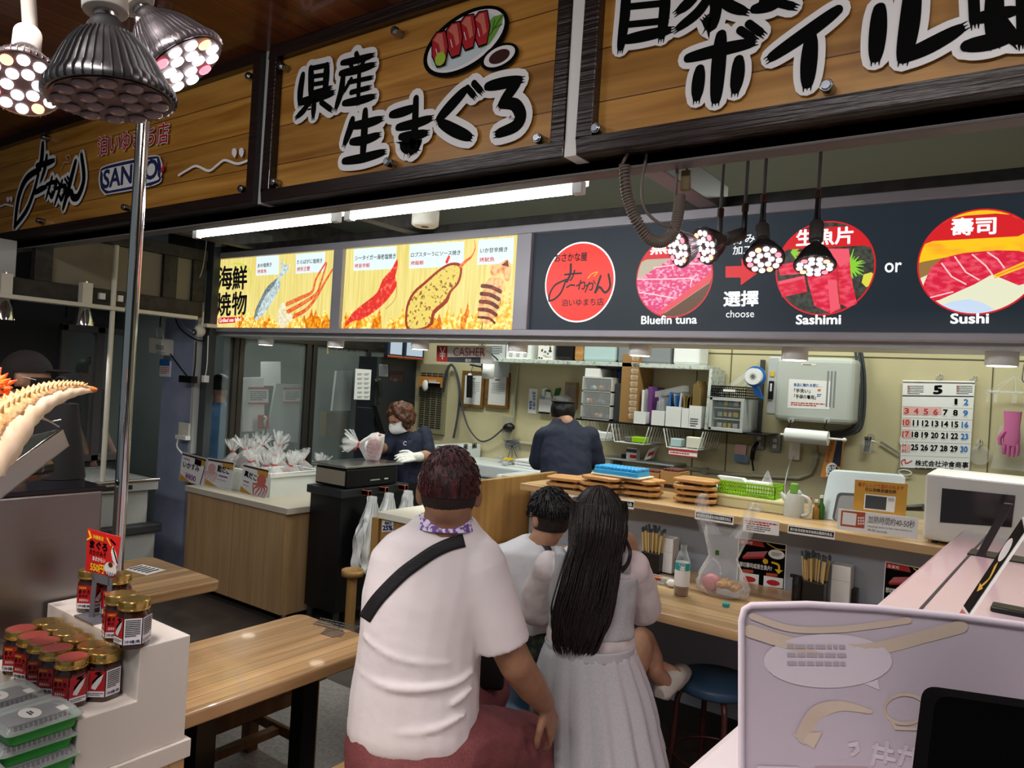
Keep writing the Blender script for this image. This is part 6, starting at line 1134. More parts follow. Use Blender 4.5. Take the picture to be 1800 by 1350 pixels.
B().poly(q, 'foil_or', th=V((0, .05, 0))).build('box', t, recalc=True); lp = lambda s_, t_: (q[0]+(q[1]-q[0])*s_+((q[3]+(q[2]-q[3])*s_)-(q[0]+(q[1]-q[0])*s_))*t_)+V((0, -.001, 0)); b = B().poly([lp(.5, .3), lp(1, .3), lp(1, 1), lp(.62, 1)], 'navy').disc(lp(.55, .2), V((.035, 0, 0)), V((0, 0, .045)), 'paper', off=V((0, -.0005, 0))).disc(lp(.62, .17), V((.033, 0, 0)), V((0, 0, .04)), 'navy', off=V((0, -.001, 0)))
b.text('スーパーエンボス', lp(.28, .35), lp(.42, .92), lp(.1, .38), 'brown', .02, V((0, -.0008, 0))); b.text('SUPER', lp(.5, .02), lp(.5, .28), lp(.3, .03), 'paper', .03, V((0, -.0016, 0))); b.text('EMBOSS', lp(.75, .02), lp(.75, .3), lp(.56, .03), 'paper', .03, V((0, -.0016, 0))); b.build('print', t)
p = W(1524, 782, .04); t = thing('cup_holder', 'clear cup with small tools on a suction hook beside the calendar', 'cup', p); B().lathe([(.026, -.05), (.03, 0), (.032, .03)], p, 'film_b', 20, cap=False).build('cup', t); b = B(); rd = random.Random(6)
for k in range(6): b.tube([p+V((rd.uniform(-.015, .015), rd.uniform(-.01, .01), -.04)), p+V((rd.uniform(-.03, .03), rd.uniform(-.01, .01), .05))], .004, 'grey_d', n=6)
b.tube([p+V((.02, 0, .03)), p+V((.06, 0, .02))], .003, 'steel', n=6); b.build('tools', t); B().cyl(p+V((.015, .04, .05)), p+V((.015, .02, .05)), .022, 'film').build('suction_hook', t)
# calendar
yk = YW-.02; P = onY(yk); P1 = onY(yk-.0012); P2 = onY(yk-.0018); t = thing('wall_calendar', 'large white May calendar hanging on the back wall', 'calendar', P(1650, 820)); K = lambda x, y: P1(1250+x/3.2727, 590+y/3.2727); K2 = lambda x, y: P2(1250+x/3.2727, 590+y/3.2727)
b = B().poly([P(1250+x/3.2727, 590+y/3.2727) for x, y in ((1088, 758), (1485, 775), (1518, 268), (1102, 262))], 'paper', th=V((0, .004, 0))); mat('cal_blue', '2a78c8', .5); mat('cal_red', 'c83a3a', .5); mat('cal_pink', 'e4b4b0', .5)
b.ptext('5', K, (1282, 335), (1325, 333), (1284, 290), 'ink', .05)
for x0 in (1130, 1412): b.rows(K(x0, 338), K(x0+92, 340), K(x0, 285), 5, 'grey_d', fill=.4); b.rows(K(x0, 338), K(x0+14, 338), K(x0, 290), 5, 'cal_red', fill=.4, seed=4)
b.poly([K(*p) for p in ((1100, 349), (1510, 353), (1510, 347), (1100, 342))], 'grey_d')
for y, x0, x1 in ((430, 1104, 1325), (498, 1104, 1150), (566, 1102, 1150), (645, 1098, 1146)): b.poly([K(*p) for p in ((x0, y+26), (x1, y+26), (x1, y-20), (x0, y-20))], 'cal_pink')
xs_ = (1127, 1182, 1238, 1294, 1350, 1408, 1466)
def num(n, cx_, cy_, m, w_=None):
    s_ = str(n); w_ = (10 if s_ == '1' else 24) if len(s_) == 1 else 30 if s_ == '11' else 36 if s_[0] == '1' or s_[-1] == '1' else 40
    b.ptext(s_, K2, (cx_-w_/2, cy_+16), (cx_+w_/2, cy_+17), (cx_-w_/2+1, cy_-15), m, .035)
n = 1
for row, y in enumerate((374, 438, 505, 572, 645)):
    for c_ in range(7):
        if row == 0 and c_ < 5: continue
        if row == 4 and c_ == 0: n += 1; continue
        cy_ = y+(c_-3)*2.2; cx_ = xs_[c_]-row*3; m = 'cal_red' if c_ == 0 or (row == 1 and c_ < 4) else 'cal_blue' if c_ == 6 else 'ink'
        if n <= 31: num(n, cx_, cy_, m)
        b.rows(K2(cx_-20, cy_+24), K2(cx_+22, cy_+25), K2(cx_-20, cy_+20), 1, 'grey_l', seed=n); n += 1
b.ptext('24', K2, (1098, 636), (1120, 637), (1099, 622), 'cal_red', .02); b.ptext('31', K2, (1096, 668), (1118, 669), (1097, 654), 'cal_red', .02)
for y in (405, 470, 540, 608, 688): b.poly([K(*p) for p in ((1095, y), (1505, y+14), (1505, y+15.5), (1095, y+1.5))], 'grey_l')
b.ptext('株式会社沖食商事', K, (1172, 748), (1478, 762), (1176, 715), 'ink', .02); b.stroke(bez([K(*p) for p in ((1100, 745), (1095, 725), (1115, 712), (1120, 735), (1155, 720))], 5), .006, 'cal_red', YN, O1(1)); b.rows(K(1172, 768), K(1470, 775), K(1172, 756), 1, 'grey_d')
b.build('sheet', t); B().tube([K(1102, 262), K(1518, 268)], .006, 'paper').build('binding', t)
for u, v, la in ((1651, 664, 'clear suction hook above the middle of the calendar'), (1711, 667, 'clear suction hook above the outer corner of the calendar'), (1721, 780, 'clear suction hook beside the calendar, above the round lid')):
    q = W(u, v, .0); tag(B().cyl(q, q+V((0, -.008, 0)), .02, 'film', .012).tube(bez([q+V((0, -.01, .012)), q+V((.012, -.018, .02)), q+V((.018, -.02, .004)), q+V((.006, -.02, -.01)), q+V((0, -.02, -.03))], 4), .0025, 'steel', n=6).build('suction_hook'), la, 'hook', 'suction hooks')
q = W(1722, 800, .01); tag(B().cyl(q, q+V((0, -.006, 0)), .055, 'film_b', n=32).tube([q+V((0, -.004, .05)), q+V((0, -.004, .09))], .002, 'steel').build('hanging_disc'), 'clear round lid hanging beside the calendar', 'lid')
q = W(1578, 800, .012); t = thing('scissors', 'open scissors hanging at the calendar edge', 'scissors', q); b = B().hexa(q+V((-.1, -.006, .065)), (.12, 0, -.07), (0, .003, 0), (.006, 0, .012), 'steel').hexa(q+V((.0, -.003, -.09)), (.012, 0, 0), (0, .003, 0), (.012, 0, .09), 'steel'); b.build('blades', t); b = B()
b.tube([q+V((.025+.016*cos(k*.5), -.006, .09+.035*sin(k*.5))) for k in range(13)], .004, 'foam', closed=True, n=6).tube([q+V((.045+.035*cos(k*.5), -.004, -.10+.016*sin(k*.5))) for k in range(13)], .004, 'foam', closed=True, n=6); b.build('grips', t)
# glove hanger
q = PY(1782, 690, 4.9); t = thing('clip_hanger', 'clear clip hanger at the picture edge beside the calendar', 'hanger', q); b = B().tube(bez([PY(1800, 640, 4.9), PY(1797, 668, 4.9), PY(1805, 672, 4.9), q+V((.06, 0, .07))], 4), .004, 'steel', n=6); rr_ = [q+V((.12*cos(k*.4), .05*sin(k*.4), 0)) for k in range(16)]; b.tube(rr_, .006, 'film', closed=True, n=8)
for k in range(8): e = rr_[k*2]; b.tube([e, q+V((0, 0, .09))], .0015, 'film', n=4).box(e.x-.007, e.x+.007, e.y-.005, e.y+.005, e.z-.06, e.z, 'film_b')
b.build('hanger', t); mat('glove_pink', 'c86a9c', .5); q = PY(1779, 752, 4.9); b = B(); b.loft([[q+V((w_*cos(a), .012*sin(a)+.0, z)) for a in [2*pi*k/14 for k in range(14)]] for z, w_ in ((.09, .042), (.06, .04), (.0, .036), (-.04, .04), (-.085, .038), (-.1, .03))], 'glove_pink')
for k in range(4): b.tube([q+V((-.03+k*.02, 0, -.09)), q+V((-.032+k*.021, 0, -.13)), q+V((-.03+k*.02, 0, -.15-.01*(k in (1, 2))))], [.012, .0105, .007], 'glove_pink')
b.tube([q+V((-.03, 0, -.02)), q+V((-.055, 0, -.06)), q+V((-.05, 0, -.10))], [.013, .012, .008], 'glove_pink'); tag(b.build('rubber_glove'), 'pink rubber glove hanging from the clear clip hanger', 'glove')
q = PY(1805, 790, 4.93); tag(B().hexa(q+V((-.16, 0, -.12)), (.2, 0, 0), (0, .01, 0), (.03, 0, .24), 'film_b').build('hanging_bag'), 'clear bag hanging behind the pink glove', 'bag')
# envelope holder
p = W(1303, 800, .03); t = thing('card_holder', 'pink card in a pale blue wire pocket below the grey outlets', 'card holder', p); B().hexa(p+V((-.045, 0, 0)), (.075, 0, 0), (0, .01, 0), (0, 0, .07), 'cal_pink').build('card', t); b = B(); perf(b, p+V((-.04, -.022, -.045)), (.09, 0, 0), .05, 10, 'skyblue', 5); b.box(p.x-.04, p.x+.05, p.y-.022, p.y+.03, p.z-.047, p.z-.043, 'skyblue'); b.build('pocket', t)
# certificates, black pouch, cables, conduit, plug
for k, (px, la) in enumerate((((811, 652, 850, 717), 'brown-framed certificate half covered by a black pouch'), ((853, 654, 894, 718), 'brown-framed certificate with printed lines, uncovered'))):
    r = wb(*px, YW-.02); t = thing('framed_certificate', la, 'picture frame', (r[0], YW-.02, r[2]), 'framed certificates'); b = B(); f = .028
    b.box(r[0], r[1], YW-.022, YW, r[2], r[2]+f, 'frame_wood').box(r[0], r[1], YW-.022, YW, r[3]-f, r[3], 'frame_wood').box(r[0], r[0]+f, YW-.022, YW, r[2]+f, r[3]-f, 'frame_wood').box(r[1]-f, r[1], YW-.022, YW, r[2]+f, r[3]-f, 'frame_wood'); b.build('frame', t, bev=.003)
    b = B().box(r[0]+f, r[1]-f, YW-.012, YW-.002, r[2]+f, r[3]-f, 'paper'); y = YW-.0128; mw_ = r[1]-r[0]
    b.rows((r[0]+mw_*.25, y, r[2]+.12), (r[1]-mw_*.2, y, r[2]+.12), (r[0]+mw_*.25, y, r[3]-.09), 6, 'grey', fill=.25, seed=k); b.rows((r[0]+mw_*.38, y, r[3]-.075), (r[1]-mw_*.35, y, r[3]-.075), (r[0]+mw_*.38, y, r[3]-.055), 1, 'grey_d'); b.build('certificate', t)
p = PY(826, 660, YW-.06); b = B().cyl(p, PY(825, 699, YW-.06), .026, 'black', n=20).tube([p, p+V((.0, .02, .05)), p+V((0.01, .03, .12))], .003, 'grey_d', n=5).ball(p, .02, 'foam', 10, 8); tag(b.build('umbrella_pouch'), 'black cylindrical pouch hanging in front of a certificate', 'pouch')
b = B()
b.tube(bez([W(776, 690, .04), W(784, 655, .05), W(793, 641, .05), W(802, 655, .05), (W(808, 690, .04)), W(804, 735, .04), W(797, 770, .05)], 6), .010, 'grey_d', n=8).tube(bez([W(780, 690, .05), W(788, 650, .06), W(796, 642, .06), W(804, 665, .05), W(810, 705, .05), W(822, 748, .05), W(842, 774, .05), W(862, 772, .05), (W(886, 752, .06))], 6), .007, 'grey_d', n=8)
tag(b.build('hanging_cable'), 'grey cables looping down the back wall to a black plug', 'cable')
p = W(897, 752, 0); t = thing('wall_outlet', 'grey outlet box on a vertical conduit with a big black plug', 'outlet', p, 'outlets on the walls'); B().box(p.x-.05, p.x+.05, YW-.05, YW, p.z-.1, p.z+.1, 'pipe').build('box', t, bev=.004); B().tube([W(885, 752, .08), W(890, 752, .08), W(899, 751, .08), W(902, 751, .06)], [.012, .035, .038, .02], 'black', n=12).build('plug', t)
tag(B().tube([W(913, 610, .02), W(906, 680, .02), W(902, 738, .02)], .013, 'pipe', n=10).build('wall_pipe'), 'vertical conduit dropping to the outlet box beside the certificates', 'pipe')
p = W(900, 782, .03); b = B(); rd = random.Random(12)
for k in range(14): b.tube(bez([p+V((rd.uniform(-.08, .08), rd.uniform(-.02, .02), rd.uniform(-.04, .06))) for _ in range(4)], 4), .003, 'grey', n=5)
for u in (890, 900, 912): b.tube([p+V((0, 0, 0)), W(u, 812, .1)], .003, 'grey_d', n=5)
tag(b.build('wire_tangle'), 'tangle of grey wires low on the wall under the outlet box', 'wires')
r = wb(929, 683, 944, 727, YW-.004); b = B().box(r[0], r[1], YW-.005, YW-.001, r[2], r[3], 'paper'); P = onY(YW-.0056)
for i, ch in enumerate('自由持込禁止'): b.ptext(ch, P, (936.5, 693+i*5.3), (941, 693.4+i*5.3), (936.5, 688.5+i*5.3), 'blue', .03)
for i, ch in enumerate('請排隊'): b.ptext(ch, P, (930.5, 709+i*5.3), (935, 709.4+i*5.3), (930.5, 704.5+i*5.3), 'blue', .03)
tag(b.build('wall_notice'), 'narrow white notice with blue vertical characters on the back wall', 'notice')
r = wb(947, 705, 985, 728, YW-.03); t = thing('clip_pocket', 'white wall pocket holding clear bags behind the stooping worker', 'holder', (r[0], YW-.03, r[2])); B().box(r[0], r[1], YW-.03, YW-.02, r[2]+.012, r[3]+.01, 'paper').box(r[0], r[1], YW-.034, YW, r[2], r[2]+.014, 'black').build('pocket', t); b = B(); rd = random.Random(3)
for k in range(9): x = rd.uniform(r[0]+.01, r[1]-.04); z = r[3]+rd.uniform(-.04, .04); b.hexa((x, YW-.018+.001*k, z), (.05, 0, rd.uniform(-.02, .02)), (0, .002, 0), (rd.uniform(-.02, .02), 0, .07), rd.choice(('film_b', 'skyblue', 'film_b', 'leaf_dark', 'paper')))
b.build('bags', t)
r = wb(992, 672, 1012, 720, YW-.05); tag(B().box(r[0], r[1], YW-.05, YW-.01, r[2], r[3], 'carton').box(r[0]+.005, r[1]-.005, YW-.053, YW-.05, r[2]+.02, r[3]-.02, 'film_b').build('bottle_pack', bev=.01), 'tan wrapped pack hanging beside the clear drawer unit', 'pack')
# ================================================================ corner: ice machine, louvre, freezer
xm = -4.6; yy0, yy1 = PX(627, 700, -4.83).y, 4.98; zt_ = 1.765; t = thing('ice_machine', 'tall dark machine with open front behind the masked worker', 'machine', (xm-.12, 4.6, 0)); mat('machine', '34383c', .35, me=.4)
B().box(-4.83, xm, yy0, yy1, 1.32, zt_, 'machine').box(-4.83, xm, yy0, yy0+.3, .95, 1.32, 'machine').box(-4.83, xm, yy0+.3, yy1, .6, .95, 'machine').box(-4.83, -4.78, yy0+.3, yy1, .95, 1.32, 'black').box(-4.83, xm, yy1-.03, yy1, .95, 1.32, 'machine').box(-4.83, xm, yy0, yy0+.3, 0, .95, 'machine').build('body', t, bev=.005)
MP = lambda u, v, d=0: PX(u, v, xm+d); mp = lambda b, px, m, d=.003: b.poly([MP(*p, d) for p in px], m)
b = mp(B(), ((684, 670), (710, 672), (710, 642), (684, 640)), 'mw_glass'); b.build('screen', t); b = mp(B(), ((666, 661), (682, 662), (682, 641), (666, 640)), 'grey'); b.rows(MP(667, 660, .004), MP(681, 661, .004), MP(667, 642, .004), 7, 'grey_d'); b.build('instructions', t)
q = MP(662, 668); B().cyl(q, q+V((.03, 0, 0)), .02, 'chrome').tube([q+V((.03, 0, 0)), q+V((.05, .01, -.14))], .014, 'black').build('handle', t); q = MP(653, 712); B().hexa(q, V((.06, 0, 0)), V((0, .12, 0)), V((0.05, .06, -.22)), 'rubber').build('spout', t)
B().box(xm, xm+.25, yy0, yy1-.1, .93, .95, 'machine').box(xm, xm+.22, yy0+.02, yy1-.12, 0, .93, 'grey_d').build('drip_shelf', t)
p = lambda u, v: MP(u, v, .003); b = B().poly([p(*q) for q in ((622, 702), (650, 703), (653, 650), (625, 648))], 'paper', th=V((-.002, 0, 0)))
for i in range(2):
    for j in range(6): y = 656+j*8; x = 628+i*12; b.rows(p(x, y+4)+V((.0006, 0, 0)), p(x+9, y+4.2)+V((.0006, 0, 0)), p(x, y)+V((.0006, 0, 0)), 2, 'grey_d', seed=i*7+j)
tag(b.build('price_poster'), 'white poster of small pictures stuck on the dark machine', 'poster')
for k, (u0, u1, la) in enumerate(((683, 712, 'near tablet screen on top of the dark machine'), (712, 755, 'orange-cased tablet screen on top of the dark machine, by the cashier sign'))):
    y0_, y1_ = PX(u0, 615, -4.5).y, min(PX(u1, 615, -4.5).y, 4.98); t = thing('tablet', la, 'screen', (-4.5, y0_, zt_), 'tablet screens'); E('screen_glow', 'cfe4f4', .55) if 'screen_glow' not in MT else None
    B().box(-4.56, -4.51, y0_+.005, y1_-.005, zt_, zt_+.17, 'navy').box(-4.57, -4.505, y0_+.005, y1_-.005, zt_, zt_+.02, 'rust').build('case', t, bev=.008); B().box(-4.509, -4.507, y0_+.03, y1_-.03, zt_+.03, zt_+.16, 'screen_glow').build('display', t)
b = B(); r = wb(737, 640, 783, 762, YW-.02); b.box(r[0], r[1], YW-.03, YW, r[2], r[3], 'room_frame') if mat('room_frame', '8a8468', .5) else None
for i in range(4):
    x0 = r[0]+.02+i*(r[1]-r[0]-.04)/4; x1 = x0+(r[1]-r[0]-.04)/4-.012
    for j in range(26): z = r[2]+.05+j*(r[3]-r[2]-.12)/26; b.box(x0, x1, YW-.034, YW-.03, z, z+.009, 'bronze')
tag(b.build('wall_louvre'), 'tall louvred metal grille in the corner of the back wall', 'grille')
r = wb(735, 662, 773, 680, YW-.09); t = thing('glove_box', 'orange and white box of gloves fixed above the louvred grille', 'box', (r[0], YW-.09, r[2])); B().box(r[0], r[1], YW-.09, YW-.04, r[2], r[3], 'foil_or').box(r[0]-.03, r[0], YW-.06, YW-.03, r[2]-.01, r[2]+.03, 'paper').build('box', t); b = B().box(r[0]+.12, r[1]+.01, YW-.093, YW-.09, r[2], r[2]+.035, 'ink').box(r[0]+.13, r[1], YW-.0932, YW-.09, r[2]+.035, r[2]+.045, 'paper'); P = onY(YW-.0935); b.ptext('SAGAZ', P, (754, 671), (767, 672), (754, 667), 'paper', .02); b.ball(((r[0]+r[1])/2-.04, YW-.09, r[2]+.01), (.035, .02, .05), 'foam', 12, 8); b.build('print', t)
# chest freezers by the wall
t = thing('chest_freezer', 'white chest freezer with a lettered upstand along the back wall', 'freezer', (-3.1, 4.7, 0)); mat('freezer_w', 'd2d8d8', .35)
B().box(-3.78, -2.45, 4.56, 4.98, 0, .86, 'freezer_w').build('body', t, bev=.01); b = B().box(-3.79, -2.44, 4.54, 4.985, .87, .97, 'freezer_w'); b.build('lid', t, bev=.012)
b = B()
for k in range(4): b.box(-3.7, -2.5, 4.552, 4.56, .35+k*.1, .37+k*.1, 'grey_l')
b.build('ribs', t)
t = thing('lettered_box', 'long white foam box with black characters on the chest freezer', 'box', (-3.84, 4.7, .97)); B().box(-3.95, -3.80, 4.41, 4.97, .0, 1.075, 'freezer_w').build('box', t, bev=.008); b = B(); P = lambda u, v: PX(u, v, -3.7985)
for i, ch in enumerate('三栄水産㈱'): u = 768+i*15.5; b.ptext(ch, P, (u, 795-i*1.5), (u+8, 794-i*1.5), (u, 785-i*1.5), 'ink', .03)
b.build('lettering', t)
t = thing('cool_box', 'white cool box with cream latch standing before the chest freezer', 'cool box', (-2.75, 4.15, 0)); a = PY(872, 830, 4.05); c = PY(936, 838, 4.05); B().box(a.x, c.x, 4.05, 4.38, 0, .9, 'freezer_w').build('body', t, bev=.015); B().box(a.x-.006, c.x+.006, 4.044, 4.385, .9, .985, 'freezer_w').build('lid', t, bev=.02); m_ = a.x+(c.x-a.x)*.3; B().box(m_-.03, m_+.04, 4.03, 4.046, .86, .99, 'offwhite').build('latch', t, bev=.006)
for k in range(3): tag(B().box(PY(888, 805, 4.5).x+.003*k, PY(925, 805, 4.5).x-.004*k, 4.62, 4.85, .971+.022*k, .99+.022*k, 'foam').build('white_tray', bev=.004), 'flat white tray on the chest freezer, %s of three' % ('bottom', 'middle', 'top')[k], 'tray', 'flat white trays')
b = B(); rd = random.Random(1); x0 = PY(850, 805, 4.6).x
for k in range(14): b.hexa((x0+rd.uniform(0, .16), 4.62+rd.uniform(0, .2), .971+.003*k), (.07, rd.uniform(-.03, .03), 0), (rd.uniform(-.02, .02), .05, 0), (0, 0, .01), rd.choice(('film_b', 'film_b', 'yel', 'grey_l', 'skyblue')))
tag(b.build('packet_pile'), 'loose pile of small clear packets on the chest freezer', 'packets', kind='stuff')
q = PY(776, 800, 4.46); tag(B().ball(V((-3.69, 4.62, 1.005)), (.045, .035, .035), 'paper', 8, 6).build('crumpled_tissue'), 'crumpled white tissue on the freezer by the lettered box', 'tissue')
# ================================================================ signs and roll hanging from the soffit
yq = 3.46; t = thing('cashier_sign', 'hanging clear sign with red yen mark reading CASHER', 'sign', PY(815, 600, yq)); P = onY(yq); P1 = onY(yq-.001); P2 = onY(yq-.0016)
K = lambda x, y, Q_=P1: Q_(750+x/3.6, 580+y/3.6)
B().poly([K(*p, P) for p in ((62, 203), (410, 216), (412, 102), (64, 98))], 'acryl_w' if clear('acryl_w', 'eef0f0', .5, .1) else '', th=V((0, .003, 0))).build('panel', t)
b = B().poly([K(*p) for p in ((62, 200), (130, 202), (132, 101), (64, 99))], 'tomato').poly([K(*p) for p in ((130, 202), (340, 210), (342, 172), (131, 172))], 'grey_d').poly([K(*p) for p in ((131, 172), (365, 172), (368, 101), (132, 101))], 'paper'); b.ptext('¥', lambda x, y: K(x, y, P2), (80, 185), (118, 186), (82, 108), 'paper', .0); b.ptext('CASHER', lambda x, y: K(x, y, P2), (168, 165), (368, 168), (170, 112), 'tomato', 0); b.ptext('会計', lambda x, y: K(x, y, P2), (243, 203), (282, 204), (244, 180), 'paper', .01); b.build('print', t)
q = K(350, 102, P); B().tube([q, q+V((0, .0, .04))], .004, 'steel').cyl((q.x, q.y, 1.815), (q.x, q.y, 1.83), .02, 'film').tube([q+V((0, 0, .03)), (q.x, q.y, 1.82)], .002, 'steel').build('hook', t)
c = PY(848, 652, 4.55); t = thing('tape_dispenser', 'white paper roll on a black bracket hanging before the certificates', 'paper roll', c); B().lathe([(.018, 0), (.058, 0), (.058, .09), (.018, .09)], c, 'foam', 28, V((.75, .6, 0))).build('roll', t); B().tube([c+V((-.1, -.03, .045)), c+V((.0, -.01, .03)), c+V((.0, -.0, .0))], .008, 'black').tube([c+V((0, -.01, .03)), c+V((0, 0, .18)), V((c.x, 4.745, 1.785))], .006, 'black').build('bracket', t)
a, c_ = PY(862, 638, 4.9), PY(893, 663, 4.9); tag(B().hexa((a.x, 4.9, c_.z), (c_.x-a.x, 0, 0), (0, .004, 0), (0, .02, a.z-c_.z+.05), 'grey_l').build('grey_flap'), 'grey sheet hanging over the top of a certificate', 'sheet')
# ================================================================ on the steel pillar and blue pillar
yp = 3.07; r = wb(272, 597, 300, 626, 3.05); t = thing('wifi_router', 'white router with two aerials fixed high on the blue pillar', 'router', (r[0], 3.0, r[2])); B().hexa((r[0], 3.0, r[2]+.02), (r[1]-r[0]-.03, 0, -.015), (0, .1, 0), (-.01, 0, r[3]-r[2]), 'offwhite').build('body', t, bev=.012)
b = B(); P = onY(2.998); b.rows(P(274, 614), P(288, 617), P(274, 605), 4, 'ink', seed=2); b.rows(P(274, 622), P(290, 625), P(274, 616), 3, 'grey', seed=3); b.build('label', t)
for u in (277, 287): B().tube([PY(u+1, 600, 3.03), PY(u-3, 577, 3.03)], .006, 'offwhite', n=8).build('aerial', t)
r = wb(281, 634, 299, 662, 3.09); b = B().box(r[0], r[1], 3.09, 3.099, r[2], r[3], 'paper').box(r[0]-.005, r[1]-.01, 3.087, 3.09, r[3]-.04, r[3]+.01, 'blue'); b.rows((r[0]+.01, 3.0895, r[2]+.02), (r[1]-.01, 3.0895, r[2]+.02), (r[0]+.01, 3.0895, r[3]-.045), 4, 'tomato'); tag(b.build('pillar_card'), 'small printed card with blue tab on the blue pillar', 'card')
c = PY(351, 582, 3.04); t = thing('security_camera', 'white security camera mounted beside the menu board', 'camera', c); B().ball(c, (.042, .04, .045), 'offwhite', 20, 14).box(c.x-.03, c.x+.09, c.y+.0, 3.12, c.z+.03, c.z+.055, 'offwhite').build('body', t); B().cyl(c+V((0, -.035, -.01)), c+V((0, -.046, -.012)), .022, 'grey_d').cyl(c+V((0, -.046, -.012)), c+V((0, -.047, -.012)), .010, 'offwhite').build('lens', t); B().cyl(c+V((.03, .0, .03)), c+V((.03, 0, .14)), .006, 'offwhite').build('aerial', t)
r = wb(313, 743, 333, 772, 3.06); t = thing('wall_outlet', 'cream outlet with a white plug on the dark pillar above the octopus bags', 'outlet', (r[0], 3.06, r[2]), 'outlets on the walls'); B().box(r[0], r[1]-.01, 3.06, 3.075, r[2], r[3], 'offwhite').build('plate', t, bev=.004); B().box(r[0]+.03, r[1]+.02, 3.02, 3.06, r[2]+.0, r[2]+.03, 'paper').tube(bez([(r[0]+.06, 3.03, r[2]), (r[0]+.1, 3.0, r[2]-.05), (r[0]+.12, 3.03, r[2]-.1)], 5), .007, 'paper').build('plug', t, bev=.004)
b = B(); W3 = lambda u, v, y=3.05: PY(u, v, y)
b.tube(bez([W3(364, 405), W3(360, 450), W3(350, 490), W3(322, 530), W3(318, 565), W3(340, 585)], 6), .0035, 'grey_l', n=6); tag(b.build('grey_cable'), 'thin pale cord sweeping from the fluorescent lamp to the security camera', 'cord')
b = B().tube(bez([W3(302, 430, 3.07), W3(304, 520, 3.07), W3(312, 570, 3.07), W3(340, 595, 3.07), W3(362, 600, 3.07)], 6), .005, 'black', n=6).tube(bez([W3(298, 620, 3.07), W3(312, 640, 3.07), W3(328, 660, 3.07)], 5), .005, 'black', n=6); tag(b.build('black_cable'), 'black cord hanging down the blue pillar', 'cord')
b = B().tube(bez([W3(345, 600, 3.05), W3(343, 640, 3.05), W3(340, 665, 3.05)], 5), .006, 'black', n=6).tube(bez([W3(366, 590, 3.05), W3(364, 640, 3.05), W3(361, 660, 3.05)], 5), .004, 'paper', n=6).box(W3(361, 664).x-.015, W3(361, 664).x+.015, 3.03, 3.07, W3(361, 672).z, W3(361, 660).z, 'paper').hexa(W3(325, 672), V((.16, 0, 0)), V((0, -.05, 0)), V((0, 0, .05)), 'black'); tag(b.build('power_adapter'), 'black power adapter with dangling cords on the dark steel pillar', 'adapter')
# ================================================================ people
mat('skin', 'b68a70', .5, sss=.06, ns=(30, 'aa7e64', .4, .65)); mat('skin_tan', '987056', .5, sss=.06, ns=(30, '8c664e', .4, .65)); mat('tee', 'dcd6d8', .75, bp=(5, 1.0)); mat('tee_w', 'e2e4e8', .75, bp=(12, .2)); mat('shorts', '7e4446', .75, ns=(220, '6f3b3e', .42, .6), bp=(10, .25))
mat('hair_red', '2c1214', .42, ns=((90, 90, 12), '5c2226', .45, .7), bp=((160, 160, 20), .5)); mat('hair_black', '0b090a', .38, bp=((200, 200, 16), .4)); mat('hair_long', '120b0a', .36, ns=((140, 140, 5), '2a1a16', .5, .72), bp=((220, 220, 6), .4)); mat('hair_brown', '3a2014', .5, ns=(60, '6a3e24', .42, .62), bp=(70, .6))
mat('hair_fade', '211613', .7); mat('strap', '121116', .7, bp=(120, .2)); mat('polo', '1a2136', .8, bp=(14, .2)); mat('apron', '262c46', .8); mat('glove', 'e6e6e2', .5); mat('mask', 'eceef0', .6); mat('vest', 'b6b8ba', .85, ns=((160, 160, 160), 'a8aaae', .35, .7)); mat('blouse', 'd8d0d0', .7, bp=(10, .25)); mat('skirt', 'babcc0', .85, ns=(170, 'b0b2b6', .35, .7)); mat('camo', '26302a', .8, ns=(25, '4c5444', .45, .55)); mat('shoe', 'd8d4ca', .6); mat('collar_pr', '6a4a9a', .7, ns=(70, 'dcd4ee', .46, .54)); mat('raglan', '343c4a', .7); mat('dark_cloth', '171416', .8); mat('shirt_blue', '44688e', .75)
def rc(b, p0, p1, r0, r1, m='skin', n=14):
    p0, p1 = V(p0), V(p1); b.cyl(p0, p1, r0, m, r1, n=n); b.ball(p0, r0, m, n, 8); b.ball(p1, r1, m, n, 8); return b
def chain(b, pts, m='skin'):
    for (p, r), (q, s) in zip(pts, pts[1:]): rc(b, p, q, r, s, m)
    return b
def remesh(vx, sm=4, disp=None, f=.5):
    def g(o):
        q = o.modifiers.new('remesh', 'REMESH'); q.mode = 'VOXEL'; q.voxel_size = vx; q.use_smooth_shade = True
        if sm: q = o.modifiers.new('smooth', 'SMOOTH'); q.iterations = sm; q.factor = f
        if disp:
            tx = bpy.data.textures.new('folds', 'CLOUDS'); tx.noise_scale = disp[0]; tx.noise_depth = 2
            q = o.modifiers.new('folds', 'DISPLACE'); q.texture = tx; q.strength = disp[1]; q.mid_level = .5; q.texture_coords = 'LOCAL'
    return g
def ring(u, v, w_, hw, dep, n=22, yaw=0, ex=2.3):
    """cross-section of a torso: hw in pixels, dep in metres"""
    c = D(u, v, w_); a = hw*w_/FPX; X_ = _R0*cos(yaw)+_F*sin(yaw); Y_ = _F*cos(yaw)-_R0*sin(yaw); o = []
    for k in range(n):
        t_ = 2*pi*k/n; cx_, sy_ = cos(t_), sin(t_); o.append(c+X_*a*math.copysign(abs(cx_)**(2/ex), cx_)+Y_*dep*math.copysign(abs(sy_)**(2/ex), sy_))
    return o
